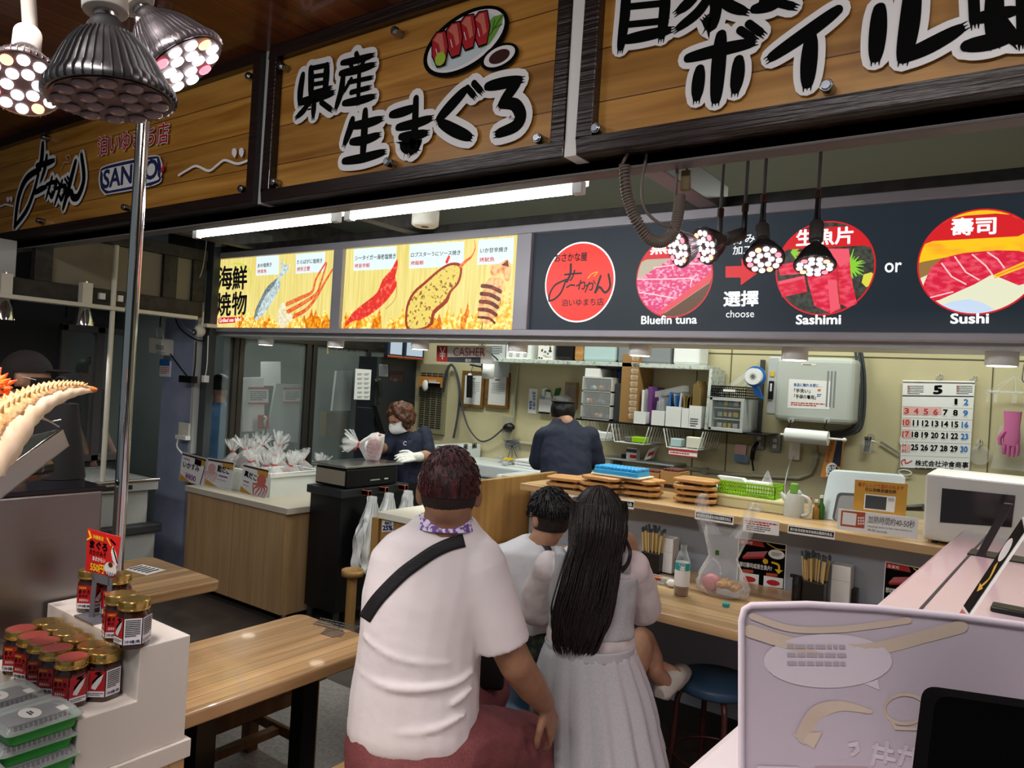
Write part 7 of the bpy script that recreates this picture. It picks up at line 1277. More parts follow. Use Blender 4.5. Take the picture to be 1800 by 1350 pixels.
def hand(b, p, d, s, nrm, m='skin', L_=.18, curl=.5, spread=.12):
    """p wrist, d towards fingers, s towards thumb, nrm back of the hand"""
    d = V(d).normalized(); nrm = V(nrm); nrm = (nrm-d*nrm.dot(d)).normalized(); s0 = V(s); s = d.cross(nrm); s = s if s.dot(s0) > 0 else -s; k = L_/.18
    for i, (off, ln) in enumerate(((.030, .068), (.010, .078), (-.010, .073), (-.029, .056))):
        kn = p+d*.088*k+s*off*k; rc(b, p+s*off*.6*k, kn, .014*k, .0115*k, m, 10); q = kn; dd = (d+s*off*spread*18).normalized()
        for j in range(3):
            a = curl*(j+.6); dj = (dd*cos(a)-nrm*sin(a)).normalized(); e = q+dj*ln*k*(.42, .33, .25)[j]; rc(b, q, e, (.0098-.001*j)*k, (.0092-.0012*j)*k, m, 9); q = e
    t0 = p+d*.018*k+s*.022*k; t1 = t0+(d*.55+s*.8-nrm*.2).normalized()*.042*k; t2 = t1+(d*.85+s*.35-nrm*.35).normalized()*.034*k; t3 = t2+(d*.95-nrm*.3).normalized()*.024*k
    chain(b, [(t0, .014*k), (t1, .0115*k), (t2, .0098*k), (t3, .008*k)], m); return b
def bvh(o):
    from mathutils.bvhtree import BVHTree
    dg = bpy.context.evaluated_depsgraph_get(); dg.update(); e = o.evaluated_get(dg); me = e.to_mesh(); off = o.parent.location if o.parent else o.location
    t_ = BVHTree.FromPolygons([v.co+off for v in me.vertices], [tuple(p.vertices) for p in me.polygons]); e.to_mesh_clear(); return t_
def hit(t_, u, v, lift, wd):
    d = ray(u, v).normalized(); h = t_.ray_cast(EYE, d)
    return (h[0]-d*lift) if h[0] else D(u, v, wd)
SOL = lambda th: (lambda o: (setattr(o.modifiers.new('s', 'SOLIDIFY'), 'thickness', th)))
def shell(c, r, m, keep, rot=None, n=40, k=28, b=None):
    b = b or B(); c = V(c); P = lambda a, q: c+((rot @ V((sin(a)*cos(q)*r[0], sin(a)*sin(q)*r[1], cos(a)*r[2]))) if rot else V((sin(a)*cos(q)*r[0], sin(a)*sin(q)*r[1], cos(a)*r[2])))
    for i in range(k):
        for j in range(n):
            pts = [P(pi*(i+x)/k, 2*pi*(j+y)/n) for x, y in ((0, 0), (1, 0), (1, 1), (0, 1))]; mid = (pts[0]+pts[2])/2
            if keep(mid-c): b.add(pts, [(0, 1, 2, 3)], m, True)
    return b
# --------------------------------------------------------------- man in white T-shirt, from behind
t = thing('person', 'person in a white T-shirt and maroon shorts sitting on the wooden bench, seen from behind', 'person', D(735, 1406, 2.05))
J = lambda u, v, w_: D(u, v, w_)
b = B(); hc = J(790, 856, 2.0); rot = Matrix((_R0, _F, V((0, 0, 1)))).transposed()
b.ball(hc, (.076, .092, .098), 'skin_tan', 24, 16, rot); b.ball(J(788, 885, 1.985), (.066, .07, .06), 'skin_tan', 20, 12, rot)
rc(b, J(788, 895, 2.0), J(782, 945, 2.03), .062, .07, 'skin_tan')
b.loft([ring(780, 945, 2.05, 46, .06), ring(770, 975, 2.06, 98, .10), ring(755, 1040, 2.07, 95, .115), ring(740, 1120, 2.07, 92, .12), ring(733, 1220, 2.06, 98, .125), ring(735, 1310, 2.06, 108, .13), ring(735, 1395, 2.06, 100, .13)], 'skin_tan')
sh, el, wr = J(842, 992, 2.02), J(908, 1168, 2.03), J(957, 1236, 2.15)
chain(b, [(sh, .062), (J(866, 1080, 2.02), .052), (el, .048), (J(935, 1208, 2.09), .043), (wr, .031)], 'skin_tan')
hand(b, wr, J(979, 1300, 2.2)-wr, -_R0, _R0*.55-_F*.5+V((0, 0, .6)), 'skin_tan', .185, .34)
shl, ell, wrl = J(692, 990, 2.06), J(680, 1130, 2.18), J(740, 1220, 2.4); chain(b, [(shl, .06), (ell, .048), (wrl, .032)], 'skin_tan'); hand(b, wrl, V((.2, .6, -.3)), _R0, V((0, 0, 1)), 'skin_tan', .18, .4)
kn = J(918, 1306, 2.3); hp = J(800, 1318, 2.05); ank = V((kn.x+.02, kn.y+.02, .08)); hp2 = J(690, 1322, 2.06); kn2 = hp2+V((-.02, .44, .03)); ank2 = V((kn2.x, kn2.y-.05, .08))
for a, c, d in ((hp, kn, ank), (hp2, kn2, ank2)): chain(b, [(a, .09), (c, .068), (c.lerp(d, .3), .062), (d, .04)], 'skin_tan'); rc(b, d+V((0, -.03, -.03)), d+V((.01, .16, -.045)), .04, .033, 'skin_tan')
for sgn in (-1, 1): b.ball(hc+_R0*sgn*.079+V((0, 0, -.022))+_F*.004, (.012, .02, .032), 'skin_tan', 12, 10, rot)
b.ball(hc+_F*.095+V((0, 0, -.03)), (.014, .02, .02), 'skin_tan', 10, 8, rot)
body = b.build('body', t, mods=[remesh(.0055, 3)])
b = shell(hc+V((0, 0, .006)), (.0815, .0985, .1035), 'hair_red', lambda d: d.z > -.02-.25*max(0, d.dot(_F)) and not (d.dot(_F) > .05 and d.z < .03), rot); b2 = shell(hc+V((0, 0, .0)), (.0785, .0955, .1005), 'hair_fade', lambda d: -.066 < d.z <= .0 and d.dot(_F) < .03, rot, b=b)
rd = random.Random(11)
for k in range(420):
    a, q = rd.uniform(0, 1.65), rd.uniform(0, 2*pi); P_ = lambda a, e: hc+V((0, 0, .006))+rot @ V((sin(a)*cos(q+e)*.082, sin(a)*sin(q+e)*.099, cos(a)*.104)); p0_ = P_(a, 0); p1_ = P_(a+.16, .08); d_ = (p1_-p0_); nn = (p0_-hc).normalized()
    if (p1_-hc).z > -.03 and (p1_-hc).dot(_F) < .06: b.tube([p0_, p0_+d_*.5+nn*.0035, p1_+nn*.002], [.0022, .0018, .0005], 'hair_red', n=4, cap=False)
b.build('hair', t, mods=[])
b = B(); b.loft([ring(784, 908, 2.035, 50, .072, yaw=.1), ring(781, 926, 2.045, 66, .085), ring(774, 946, 2.05, 96, .105), ring(767, 975, 2.06, 115, .122), ring(752, 1040, 2.065, 113, .14), ring(742, 1100, 2.065, 107, .145), ring(736, 1160, 2.065, 109, .145), ring(730, 1220, 2.06, 113, .15), ring(727, 1270, 2.055, 116, .155), ring(727, 1292, 2.055, 115, .152)], 'tee')
b.cyl(J(842, 990, 2.02), J(886, 1134, 2.025), .075, 'tee', .074, n=24); b.ball(J(842, 988, 2.02), .072, 'tee'); b.cyl(J(692, 990, 2.06), J(684, 1110, 2.16), .068, 'tee', .066, n=24); b.ball(J(692, 988, 2.06), .067, 'tee')
for pts, r_ in (([(718, 1030), (750, 1050), (788, 1082)], .009), ([(820, 1085), (834, 1050), (852, 1012)], .009), ([(648, 1098), (690, 1118), (735, 1130), (800, 1136)], .009), ([(632, 1156), (675, 1168), (720, 1174), (800, 1172), (838, 1160)], .011), ([(622, 1219), (660, 1234), (705, 1244), (770, 1240), (825, 1224)], .011), ([(615, 1250), (640, 1268), (690, 1280)], .008), ([(800, 1205), (835, 1185)], .010)):
    q = []
    for p in bez([V((u, v, 0)) for u, v in pts], 6): x = min(.97, abs((p.x-740)/112)); q.append(D(p.x, p.y, 2.06)-_F*((.125+.03*min(1, max(0, (p.y-980)/250)))*(1-x**2.3)**(1/2.3)-.0045))
    n = len(q); b.tube(q, [r_*.82*(.3+.7*sin(pi*i/(n-1))) for i in range(n)], 'tee', n=8)
shirt = b.build('t_shirt', t, mods=[remesh(.0065, 7, (.25, .009))])
b = B(); n_ = 26; b.loft([[q+V((0, 0, h))+(q-D(784, 914, 2.03)).normalized()*o for q in ring(784, 914, 2.03, 45, .07, n=n_)] for h, o in ((-.018, .016), (-.004, .010), (.010, .004), (.010, 0), (-.018, .004))], 'collar_pr', cap=False); b.build('collar', t)
b = B(); b.loft([ring(728, 1268, 2.055, 112, .145), ring(730, 1310, 2.055, 124, .165), ring(735, 1360, 2.055, 126, .17), ring(738, 1398, 2.055, 112, .155)], 'shorts'); chain(b, [(hp+V((0, 0, .01)), .118), (J(865, 1312, 2.18), .108), (kn, .098)], 'shorts'); b.cyl(kn, kn+V((.01, .01, -.10)), .095, 'shorts', .1); chain(b, [(hp2, .11), (kn2, .09)], 'shorts')
b.build('shorts', t, mods=[remesh(.0085, 5, (.10, .018))])
tv = bvh(shirt); t2 = thing('shoulder_bag', 'black shoulder bag slung across the back of the white T-shirt', 'bag', J(860, 1180, 2.3))
A = [(816, 950), (790, 957), (762, 970), (735, 988), (708, 1008), (680, 1035), (658, 1060), (640, 1088)]; up = bez([V((u, v, 0)) for u, v in A], 5); b = B()
def strap_pt(s_, q_):
    i = s_*(len(up)-1); k = min(int(i), len(up)-2); p = up[k].lerp(up[k+1], i-k); d = (up[k+1]-up[k]).normalized(); nn = V((-d.y, d.x, 0)); nn = nn if nn.y < 0 else -nn; p = p+nn*(q_-.5)*-23
    return hit(tv, p.x, p.y, .004, 2.0)
b.grid(strap_pt, 40, 4, 'strap'); b.build('strap', t2, mods=[SOL(.003)])
b = B().hexa(J(838, 1215, 2.30), _R0*.085, V((0, 0, .14)), _F*.06, 'black'); b.build('bag', t2, bev=.015)
# --------------------------------------------------------------- boy
t = thing('person', 'boy in a white shirt with dark shoulder trim sitting at the counter', 'person', D(935, 1170, 2.72))
b = B(); hc = J(968, 905, 2.70); yw = .55; X_ = _R0*cos(yw)+_F*sin(yw); Y_ = _F*cos(yw)-_R0*sin(yw); Z_ = V((0, 0, 1)); rot = Matrix((X_, Y_, Z_)).transposed()
b.ball(hc, (.066, .083, .082), 'skin', 22, 14, rot); b.ball(hc+Y_*.03+V((0, 0, -.045)), (.05, .055, .05), 'skin', 18, 12, rot); rc(b, hc+V((0, 0, -.05))-Y_*.015, J(950, 955, 2.70), .045, .05)
b.ball(hc+Y_*.088+V((0, 0, -.03)), (.011, .016, .014), 'skin', 10, 8, rot)
for sg in (-1, 1): b.ball(hc+X_*sg*.067+V((0, 0, -.018)), (.009, .017, .026), 'skin', 10, 8, rot)
b.loft([ring(948, 955, 2.72, 30, .05), ring(932, 975, 2.72, 55, .075), ring(926, 1020, 2.72, 50, .085), ring(925, 1080, 2.72, 45, .085), ring(930, 1160, 2.72, 50, .09)], 'skin')
s1, e1, w1 = J(886, 990, 2.72), J(905, 1062, 2.82), J(965, 1045, 2.95); chain(b, [(s1, .042), (e1, .036), (w1, .026)]); hand(b, w1, V((.5, .3, .2)), V((0, 0, 1)), -_R0, 'skin', .14, .6)
for dx in (-.06, .06): h_ = J(932, 1150, 2.72)+_R0*dx; k_ = h_+V((.03, .33, .02)); f_ = V((k_.x, k_.y+.02, .08)); chain(b, [(h_, .06), (k_, .048), (f_, .034)]); rc(b, f_, f_+V((0, .1, -.03)), .035, .028)
b.build('body', t, mods=[remesh(.006, 3)])
b = shell(hc+V((0, 0, .008)), (.0745, .09, .0885), 'hair_black', lambda d: d.z > -.005-.4*max(-.02, -d.dot(Y_))*.3 and not (d.dot(Y_) > .055 and d.z < .03), rot); shell(hc, (.069, .0865, .0855), 'hair_fade', lambda d: -.05 < d.z < .01 and d.dot(Y_) < .03, rot, b=b); rd = random.Random(2)
for k in range(360):
    a, q = rd.uniform(0, 1.55), rd.uniform(0, 2*pi); P_ = lambda a, e: hc+V((0, 0, .008))+rot @ V((sin(a)*cos(q+e)*.0745, sin(a)*sin(q+e)*.09, cos(a)*.0885)); p0_, p1_ = P_(a, 0), P_(a+.3, .05); nn = (p0_-hc).normalized()
    if (p1_-hc).z > -.025: b.tube([p0_, (p0_+p1_)/2+nn*.008, p1_+nn*.005], [.004, .0035, .0008], 'hair_black', n=4, cap=False)
b.build('hair', t)
b = B(); p = hc+Y_*.088+V((0, 0, -.006))
for sg in (-1, 1): b.tube([p+X_*(sg*.03+.02*cos(q*.45))+V((0, 0, .016*sin(q*.45))) for q in range(14)], .002, 'black', closed=True, n=5); b.tube([p+X_*sg*.05, hc+X_*sg*.07+V((0, 0, -.003))], .002, 'black', n=5)
b.build('glasses', t)
b = B(); b.loft([ring(948, 946, 2.715, 33, .06), ring(932, 966, 2.72, 62, .09), ring(924, 1000, 2.72, 60, .10), ring(922, 1050, 2.72, 54, .105), ring(926, 1100, 2.72, 52, .105)], 'tee_w'); b.cyl(s1, e1, .056, 'tee_w', .058, n=18); b.ball(s1, .055, 'tee_w'); b.cyl(e1, e1.lerp(w1, .5), .057, 'tee_w', .052); b.ball(e1, .058, 'tee_w'); shirt = b.build('shirt', t, mods=[remesh(.007, 5, (.1, .018))])
tv = bvh(shirt); b = B(); A = [(938, 942), (952, 950), (962, 962), (970, 985), (966, 1010)]; up = bez([V((u, v, 0)) for u, v in A], 5)
b.grid(lambda s_, q_: hit(tv, up[int(round(s_*20))].x+(q_-.5)*9, up[int(round(s_*20))].y+(q_-.5)*-7, .003, 2.62), 20, 2, 'raglan'); b.build('shoulder_trim', t, mods=[SOL(.002)])
b = B(); b.loft([ring(928, 1094, 2.72, 52, .1), ring(932, 1140, 2.72, 58, .12), ring(934, 1178, 2.72, 54, .12)], 'camo')
for dx in (-.06, .06): h_ = J(932, 1150, 2.72)+_R0*dx; chain(b, [(h_, .075), (h_+V((.03, .33, .02)), .065)], 'camo')
b.build('shorts', t, mods=[remesh(.008, 4, (.06, .02))])
# --------------------------------------------------------------- woman with long hair
t = thing('person', 'woman with long dark hair in white blouse and pleated grey skirt at the counter', 'person', D(1045, 1290, 2.42))
b = B(); hc = J(1050, 912, 2.44); yw = .25; X_ = _R0*cos(yw)+_F*sin(yw); Y_ = _F*cos(yw)-_R0*sin(yw); rot = Matrix((X_, Y_, Z_)).transposed()
b.ball(hc, (.07, .088, .092), 'skin', 22, 14, rot); b.ball(hc+Y_*.03+V((0, 0, -.055)), (.05, .055, .05), 'skin', 18, 12, rot); b.ball(hc+Y_*.094+V((0, 0, -.03)), (.011, .016, .015), 'skin', 10, 8, rot); rc(b, hc+V((0, 0, -.06)), J(1045, 985, 2.44), .046, .05)
b.loft([ring(1045, 975, 2.44, 34, .05), ring(1042, 1000, 2.44, 68, .075), ring(1042, 1060, 2.44, 62, .085), ring(1040, 1120, 2.44, 58, .085), ring(1038, 1190, 2.43, 72, .11), ring(1040, 1255, 2.43, 84, .13)], 'skin')
sr, er, wr_ = J(1112, 998, 2.44), J(1132, 1062, 2.56), J(1118, 992, 2.70); chain(b, [(sr, .042), (er, .036), (wr_, .025)]); hand(b, wr_, J(1108, 945, 2.72)-wr_, -_F, _R0*.6-_F*.5, 'skin', .165, .55)
sl, el_, wl = J(965, 998, 2.44), J(944, 1062, 2.54), J(985, 1040, 2.75); chain(b, [(sl, .042), (el_, .036), (wl, .025)]); hand(b, wl, V((.5, .4, .3)), V((0, 0, 1)), -_R0, 'skin', .165, .5)
h1 = J(1075, 1235, 2.44); k1 = J(1128, 1128, 2.85); f1 = J(1166, 1196, 2.78); chain(b, [(h1, .075), (k1, .055), (k1.lerp(f1, .45), .045), (J(1150, 1180, 2.76), .034), (f1, .032)]); h2 = J(1005, 1235, 2.44); k2 = J(1060, 1140, 2.9); f2 = J(1186, 1188, 2.86); chain(b, [(h2, .075), (k2, .055), (f2, .034)])
b.build('body', t, mods=[remesh(.006, 3)])
b = B(); b.loft([ring(1045, 962, 2.44, 46, .07), ring(1043, 985, 2.44, 76, .09), ring(1042, 1010, 2.44, 78, .10), ring(1041, 1070, 2.44, 71, .102), ring(1039, 1142, 2.435, 79, .116)], 'blouse')
for s_, e_, w__, k in ((sr, er, wr_, 1), (sl, el_, wl, -1)): chain(b, [(s_, .055), (s_.lerp(e_, .5), .058), (e_+V((0, 0, -.012)), .064), (e_.lerp(w__, .45), .058), (e_.lerp(w__, .75), .04)], 'blouse')
b.build('blouse', t, mods=[remesh(.007, 5, (.09, .02))])
b = B(); b.loft([ring(1042, 1005, 2.435, 81, .108), ring(1041, 1040, 2.435, 78, .11), ring(1040, 1075, 2.435, 75, .11), ring(1040, 1110, 2.435, 77, .114)], 'vest')
for x0 in (985, 1100): b.hexa(J(x0-10, 1010, 2.36), _R0*.035, V((0, 0, .07)), _F*.12, 'vest')
b.build('vest', t, mods=[remesh(.007, 5, (.08, .012))])
# pleated skirt
rings = []; n_ = 108
for i in range(15):
    f = i/14; v = 1134+f*202; hw = 76+f**.8*38+ (10*sin(pi*f) if f < .6 else 8); u = 1036+f*14; c = D(u, v, 2.42); dep = .115+.09*f; rg = []
    for k in range(n_):
        t_ = 2*pi*k/n_; pl = (k % 6)/6; o = 1+(.17*f**.7+.02)*(pl-.5)*(1 if pl < .8 else .5)+.02*f*sin(t_*3); sag = .028*f*f*sin(t_*2.5+.8); rg.append(c+_R0*hw*2.42/FPX*cos(t_)*o+_F*dep*sin(t_)*o+V((0, 0, sag)))
    rings.append(rg)
b = B(); b.loft(rings, 'skirt', cap=False); b.build('skirt', t, mods=[SOL(.004)])
b = B(); rings = []
for i in range(7):
    v = 1126+i*3; c = D(1037, v, 2.42); rings.append([c+(_R0*76*2.42/FPX*cos(2*pi*k/90)+_F*.117*sin(2*pi*k/90))*(1.0+.012*(k % 2)+.01*(i % 2)) for k in range(90)])
b.loft(rings, 'skirt', cap=False); b.build('waistband', t, mods=[SOL(.004)])
# shoes
def shoe(b, h, toe, m='shoe'):
    d = (toe-h).normalized(); s_ = d.cross(V((0, 0, 1))).normalized(); u_ = s_.cross(d); L_ = (toe-h).length
    b.loft([[h+d*L_*f+s_*w__*cos(2*pi*k/16)+u_*(hh*max(sin(2*pi*k/16), -.35)) for k in range(16)] for f, w__, hh in ((-.02, .02, .03), (.05, .032, .05), (.3, .036, .052), (.6, .042, .04), (.85, .04, .03), (1.0, .022, .018))], m)
b = B(); shoe(b, J(1160, 1222, 2.76), J(1196, 1178, 2.9)); b.build('shoe', t); b = B(); shoe(b, J(1180, 1205, 2.86), J(1203, 1175, 3.0)); b.build('shoe', t)
# long hair
b = B(); b.ball(hc+V((0, 0, .006))-Y_*.008, (.082, .098, .102), 'hair_long', 28, 18, rot); cen = [(1051, 880, 2.44, 46, .088), (1050, 905, 2.435, 49, .098), (1049, 930, 2.42, 50, .096), (1046, 965, 2.39, 48, .072), (1040, 1000, 2.36, 50, .045), (1031, 1050, 2.335, 52, .035), (1020, 1095, 2.32, 51, .03), (1014, 1122, 2.315, 44, .024), (1012, 1136, 2.31, 36, .014)]
b.loft([ring(*c, n=30) for c in cen], 'hair_long'); core = b; rd = random.Random(21)
for k in range(330):
    a = rd.uniform(-1, 1); off = rd.uniform(-.012, .02); en = rd.uniform(.85, 1.06); pts = []; ph = rd.uniform(0, 6)
    for j, (u, v, w_, hw, dp) in enumerate(cen):
        v2 = 880+(v-880)*en; x = a*hw*(.98+.06*sin(ph+j)); pts.append(D(u+x+2*sin(ph+j*.8), v2, w_)-_F*(dp*math.sqrt(max(0, 1-min(1, abs(a))**2.3))*.96+off*.3)+_F*0)
    b.tube(bez(pts, 4), [.0034]*12+[.0026]*(len(pts)*4-3-14)+[.0012, .0006], 'hair_long', n=4, cap=False) if len(pts)*4-3-14 > 0 else None
for k in range(120):
    q = rd.uniform(0, 2*pi); P_ = lambda a: hc+V((0, 0, .006))-Y_*.008+rot @ V((sin(a)*cos(q)*.083, sin(a)*sin(q)*.099, cos(a)*.1035)); b.tube([P_(.1+j*.22) for j in range(7)], [.003]*6+[.001], 'hair_long', n=4, cap=False)
for k in range(16):
    e = rd.uniform(-4, 4); b.tube(bez([D(1092+e*.3, 915, 2.42), D(1099+e*.5, 945, 2.39), D(1107+e*.6, 968, 2.345), D(1103+e*.8, 990, 2.335), D(1090+e, 1004+e, 2.335)], 5), [.003]*18+[.002, .0012, .0006], 'hair_long', n=4, cap=False)
b.build('hair', t)
# stools under the guests
STL = [o for o in bpy.data.objects if o.name == 'round_stool'][0]
dup(STL, V((D(1045, 1300, 2.45).x, D(1045, 1300, 2.45).y, 0)), .3, 'round stool hidden under the long-haired woman and her skirt', 'round stools'); STL['group'] = 'round stools'
dup(STL, V((D(935, 1170, 2.74).x, D(935, 1170, 2.74).y, 0)), .1, 'round stool under the boy in the white shirt', 'round stools')
# --------------------------------------------------------------- masked worker at the scale
WK = 5.45; t = thing('person', 'masked person with curly brown hair, navy apron and white gloves weighing octopus', 'person', V((D(715, 900, WK).x, D(715, 900, WK).y, 0)))
J = lambda x, y, dw=0: D(590+x/7.5, 680+y/7.5, WK+dw)
b = B(); hc = J(858, 400, 0); fd = (-_R0*.62-_F*.62-V((0, 0, .55))).normalized(); X_ = fd.cross(Z_).normalized(); U_ = X_.cross(fd); rot = Matrix((X_, fd, U_)).transposed()
b.ball(hc, (.074, .094, .098), 'skin', 24, 16, rot); b.ball(hc+fd*.035-U_*.06, (.05, .055, .055), 'skin', 18, 12, rot); b.ball(hc+fd*.102-U_*.02, (.012, .018, .016), 'skin', 10, 8, rot)
for sg in (-1, 1): b.ball(hc+X_*sg*.074-U_*.012, (.01, .018, .028), 'skin', 10, 8, rot)
rc(b, hc-U_*.05-fd*.02, J(945, 640, .08), .05, .055)
b.loft([ring(590+960/7.5, 680+600/7.5, WK+.08, 12, .06), ring(590+950/7.5, 680+660/7.5, WK+.08, 28, .09), ring(590+945/7.5, 680+800/7.5, WK+.08, 27, .11), ring(590+940/7.5, 680+1100/7.5, WK+.06, 27, .12), ring(590+940/7.5, 680+1500/7.5, WK+.06, 30, .12)], 'skin')
sr, er, wr_ = J(1165, 590, .08), J(1235, 900, .0), J(1060, 925, -.12); sl, el_, wl = J(760, 640, .05), J(650, 830, -.05), J(520, 720, -.2)
chain(b, [(sr-Z_*.02, .042), (er, .04), (er.lerp(wr_, .5), .04), (wr_, .03)]); chain(b, [(sl, .05), (el_, .042), (wl, .03)])
hip = J(940, 1450, .05)
for dx in (-.09, .09): a = V((hip.x, hip.y, .85))+_R0*dx; c = V((a.x, a.y, .47)); d = V((a.x, a.y, .08)); chain(b, [(a, .085), (c, .06), (d, .042)]); rc(b, d+V((0, 0, -.03)), d+V((-.02, -.14, -.04)), .04, .035)
b.build('body', t, mods=[remesh(.007, 3)])
b = B(); b.loft([ring(590+955/7.5, 680+575/7.5, WK+.08, 14, .075), ring(590+955/7.5, 680+610/7.5, WK+.08, 27, .10), ring(590+950/7.5, 680+680/7.5, WK+.08, 31, .12), ring(590+945/7.5, 680+900/7.5, WK+.07, 30, .13), ring(590+940/7.5, 680+1250/7.5, WK+.06, 30, .135)], 'polo'); chain(b, [(sr-Z_*.02, .06), (sr.lerp(er, .85), .056)], 'polo'); chain(b, [(sl, .064), (sl.lerp(el_, .95), .058)], 'polo'); b.build('polo_shirt', t, mods=[remesh(.009, 4, (.1, .02))])
b = B(); b.loft([ring(590+940/7.5, 680+1230/7.5, WK+.06, 31, .14), ring(590+940/7.5, 680+1500/7.5, WK+.06, 31, .14), [V((q.x, q.y, .35)) for q in ring(590+940/7.5, 680+1500/7.5, WK+.06, 28, .12)]], 'dark_cloth'); b.build('trousers', t)
P = lambda x, y: J(x, y, -.075); b = B(); b.grid(lambda s_, q_: J(735+(1070-735)*s_+(40 if q_ > .3 else 0)*(s_-.5)*2, 700+q_*720, .075-.145*sin(pi*(.12+.76*s_))), 10, 12, 'apron'); b.build('apron', t, mods=[SOL(.004)])
b = B().tube([J(760, 705, -.02), J(800, 610, -.02)], .006, 'apron').tube([J(940, 705, -.07), J(975, 630, -.02)], .006, 'apron').tube([J(918, 745, -.085)+_R0*.013*cos(k*.5+.9)+V((0, 0, .013*sin(k*.5+.9))) for k in range(10)], .003, 'paper', n=6); b.build('apron_straps', t)
b = B(); mp = lambda a, e: hc+fd*(.102*cos(a)*cos(e)+.004)+X_*.078*sin(a)+U_*(-.045+.06*sin(e)); b.grid(lambda s_, q_: mp((s_-.5)*2.1, (q_-.5)*1.7)+fd*(.02*(1-abs(s_-.5)*2)), 14, 12, 'mask'); b.build('face_mask', t, mods=[SOL(.003)])
b = B()
for sg in (-1, 1): b.ball(hc+X_*sg*.03+fd*.083+U_*.012, (.011, .006, .005), 'ink', 10, 6, rot); b.tube([hc+X_*(sg*.032+.022*cos(q*.45))+fd*.094+U_*(.01+.015*sin(q*.45)) for q in range(14)], .0018, 'brown', closed=True, n=5)
b.build('glasses', t)
b = B(); rd = random.Random(31)
for k in range(230):
    d = V((rd.gauss(0, 1), rd.gauss(-.25, .9), rd.gauss(.35, .9))).normalized()
    if d.y > .45 and d.z < .55: continue
    if d.z < -.75: continue
    p = hc+rot @ V((d.x*.085, d.y*.105, d.z*.105)); s_ = rd.uniform(.014, .024); b.ball(p, (s_, s_, s_), 'hair_brown', 8, 6)
b.ball(hc-fd*.012+U_*.012, (.084, .096, .1), 'hair_brown', 18, 12, rot) ; b.build('hair', t, mods=[remesh(.007, 1)])
b = B(); hand(b, wr_, J(880, 935, -.2)-wr_, Z_, -_F*.8+Z_*.5, 'glove', .185, .3); rc(b, wr_, wr_-(J(880, 935, -.2)-wr_).normalized()*.03, .034, .036, 'glove'); b.build('glove', t, mods=[remesh(.005, 2)])
b = B(); hand(b, wl, J(450, 740, -.32)-wl, -Z_, Z_*.9-_F*.3, 'glove', .185, .75); rc(b, wl, wl+V((.02, .02, .0)), .034, .036, 'glove'); b.build('glove', t, mods=[remesh(.005, 2)])
# --------------------------------------------------------------- stooping worker with back turned
WB = 4.6; t = thing('person', 'stooping person in a navy polo shirt seen from behind at the freezer', 'person', V((D(992, 900, WB).x, D(992, 900, WB).y, 0)))
J = lambda x, y, dw=0: D(750+x/3.6, 580+y/3.6, WB+dw); rot = Matrix((_R0, _F, Z_)).transposed()
b = B(); hc = J(862, 515, .16); b.ball(hc, (.073, .09, .092), 'skin', 20, 14, rot); rc(b, hc+V((0, 0, -.05)), J(875, 590, .1), .055, .06)
for sg in (-1, 1): b.ball(hc+_R0*sg*.074-V((0, 0, .02)), (.01, .018, .028), 'skin', 10, 8, rot)
R_ = lambda x, y, hw, dp, dw=0: ring(750+x/3.6, 580+y/3.6, WB+dw, hw, dp)
b.loft([R_(875, 580, 18, .06, .12), R_(880, 640, 40, .09, .1), R_(880, 760, 42, .11, .06), R_(880, 900, 40, .12, 0), R_(880, 1050, 42, .12, -.03)], 'skin')
for x0, x1, y1 in ((735, 695, 850), (1035, 1075, 850)): chain(b, [(J(x0, 670, .1), .055), (J(x1, y1-20, .1), .046), (J((x1+880)/2, 880, .42), .032)]); hand(b, J((x1+880)/2, 880, .42), V((0, .6, -.2)), _R0*(1 if x0 < 800 else -1), Z_, 'skin', .18, .4)
for dx in (-.09, .09): a = V((t.location.x, t.location.y, .85))+_R0*dx; c = V((a.x, a.y, .47)); d = V((a.x, a.y, .08)); chain(b, [(a, .085), (c, .06), (d, .042)]); rc(b, d+V((0, 0, -.03)), d+V((-.05, .13, -.04)), .04, .035)
b.build('body', t, mods=[remesh(.008, 3)])
b = B(); b.loft([R_(870, 562, 19, .075, .13), R_(876, 600, 27, .085, .12), R_(880, 640, 42, .105, .1), R_(885, 700, 45, .125, .08), R_(880, 800, 46, .13, .04), R_(880, 950, 45, .135, -.01), R_(880, 1050, 45, .135, -.03)], 'polo')
for x0, x1 in ((745, 702), (1030, 1068)): chain(b, [(J(x0, 680, .1), .07), (J(x1, 830, .1), .062)], 'polo')
b.build('polo_shirt', t, mods=[remesh(.009, 4, (.12, .025))]); b = B(); b.loft([R_(880, 1040, 44, .13, -.03), R_(880, 1200, 44, .13, -.03), [V((q.x, q.y, .3)) for q in R_(880, 1200, 36, .11, -.03)]], 'dark_cloth'); b.build('trousers', t)
b = shell(hc+V((0, 0, .006)), (.081, .097, .099), 'hair_black', lambda d: d.z > -.04 and not (d.dot(_F) > .05 and d.z < .03), rot); b.tube([hc+V((0, 0, .012))+rot @ V((.073*cos(k*.3), .088*sin(k*.3), .05)) for k in range(21)], .006, 'strap', closed=True, n=6); b.build('hair', t)
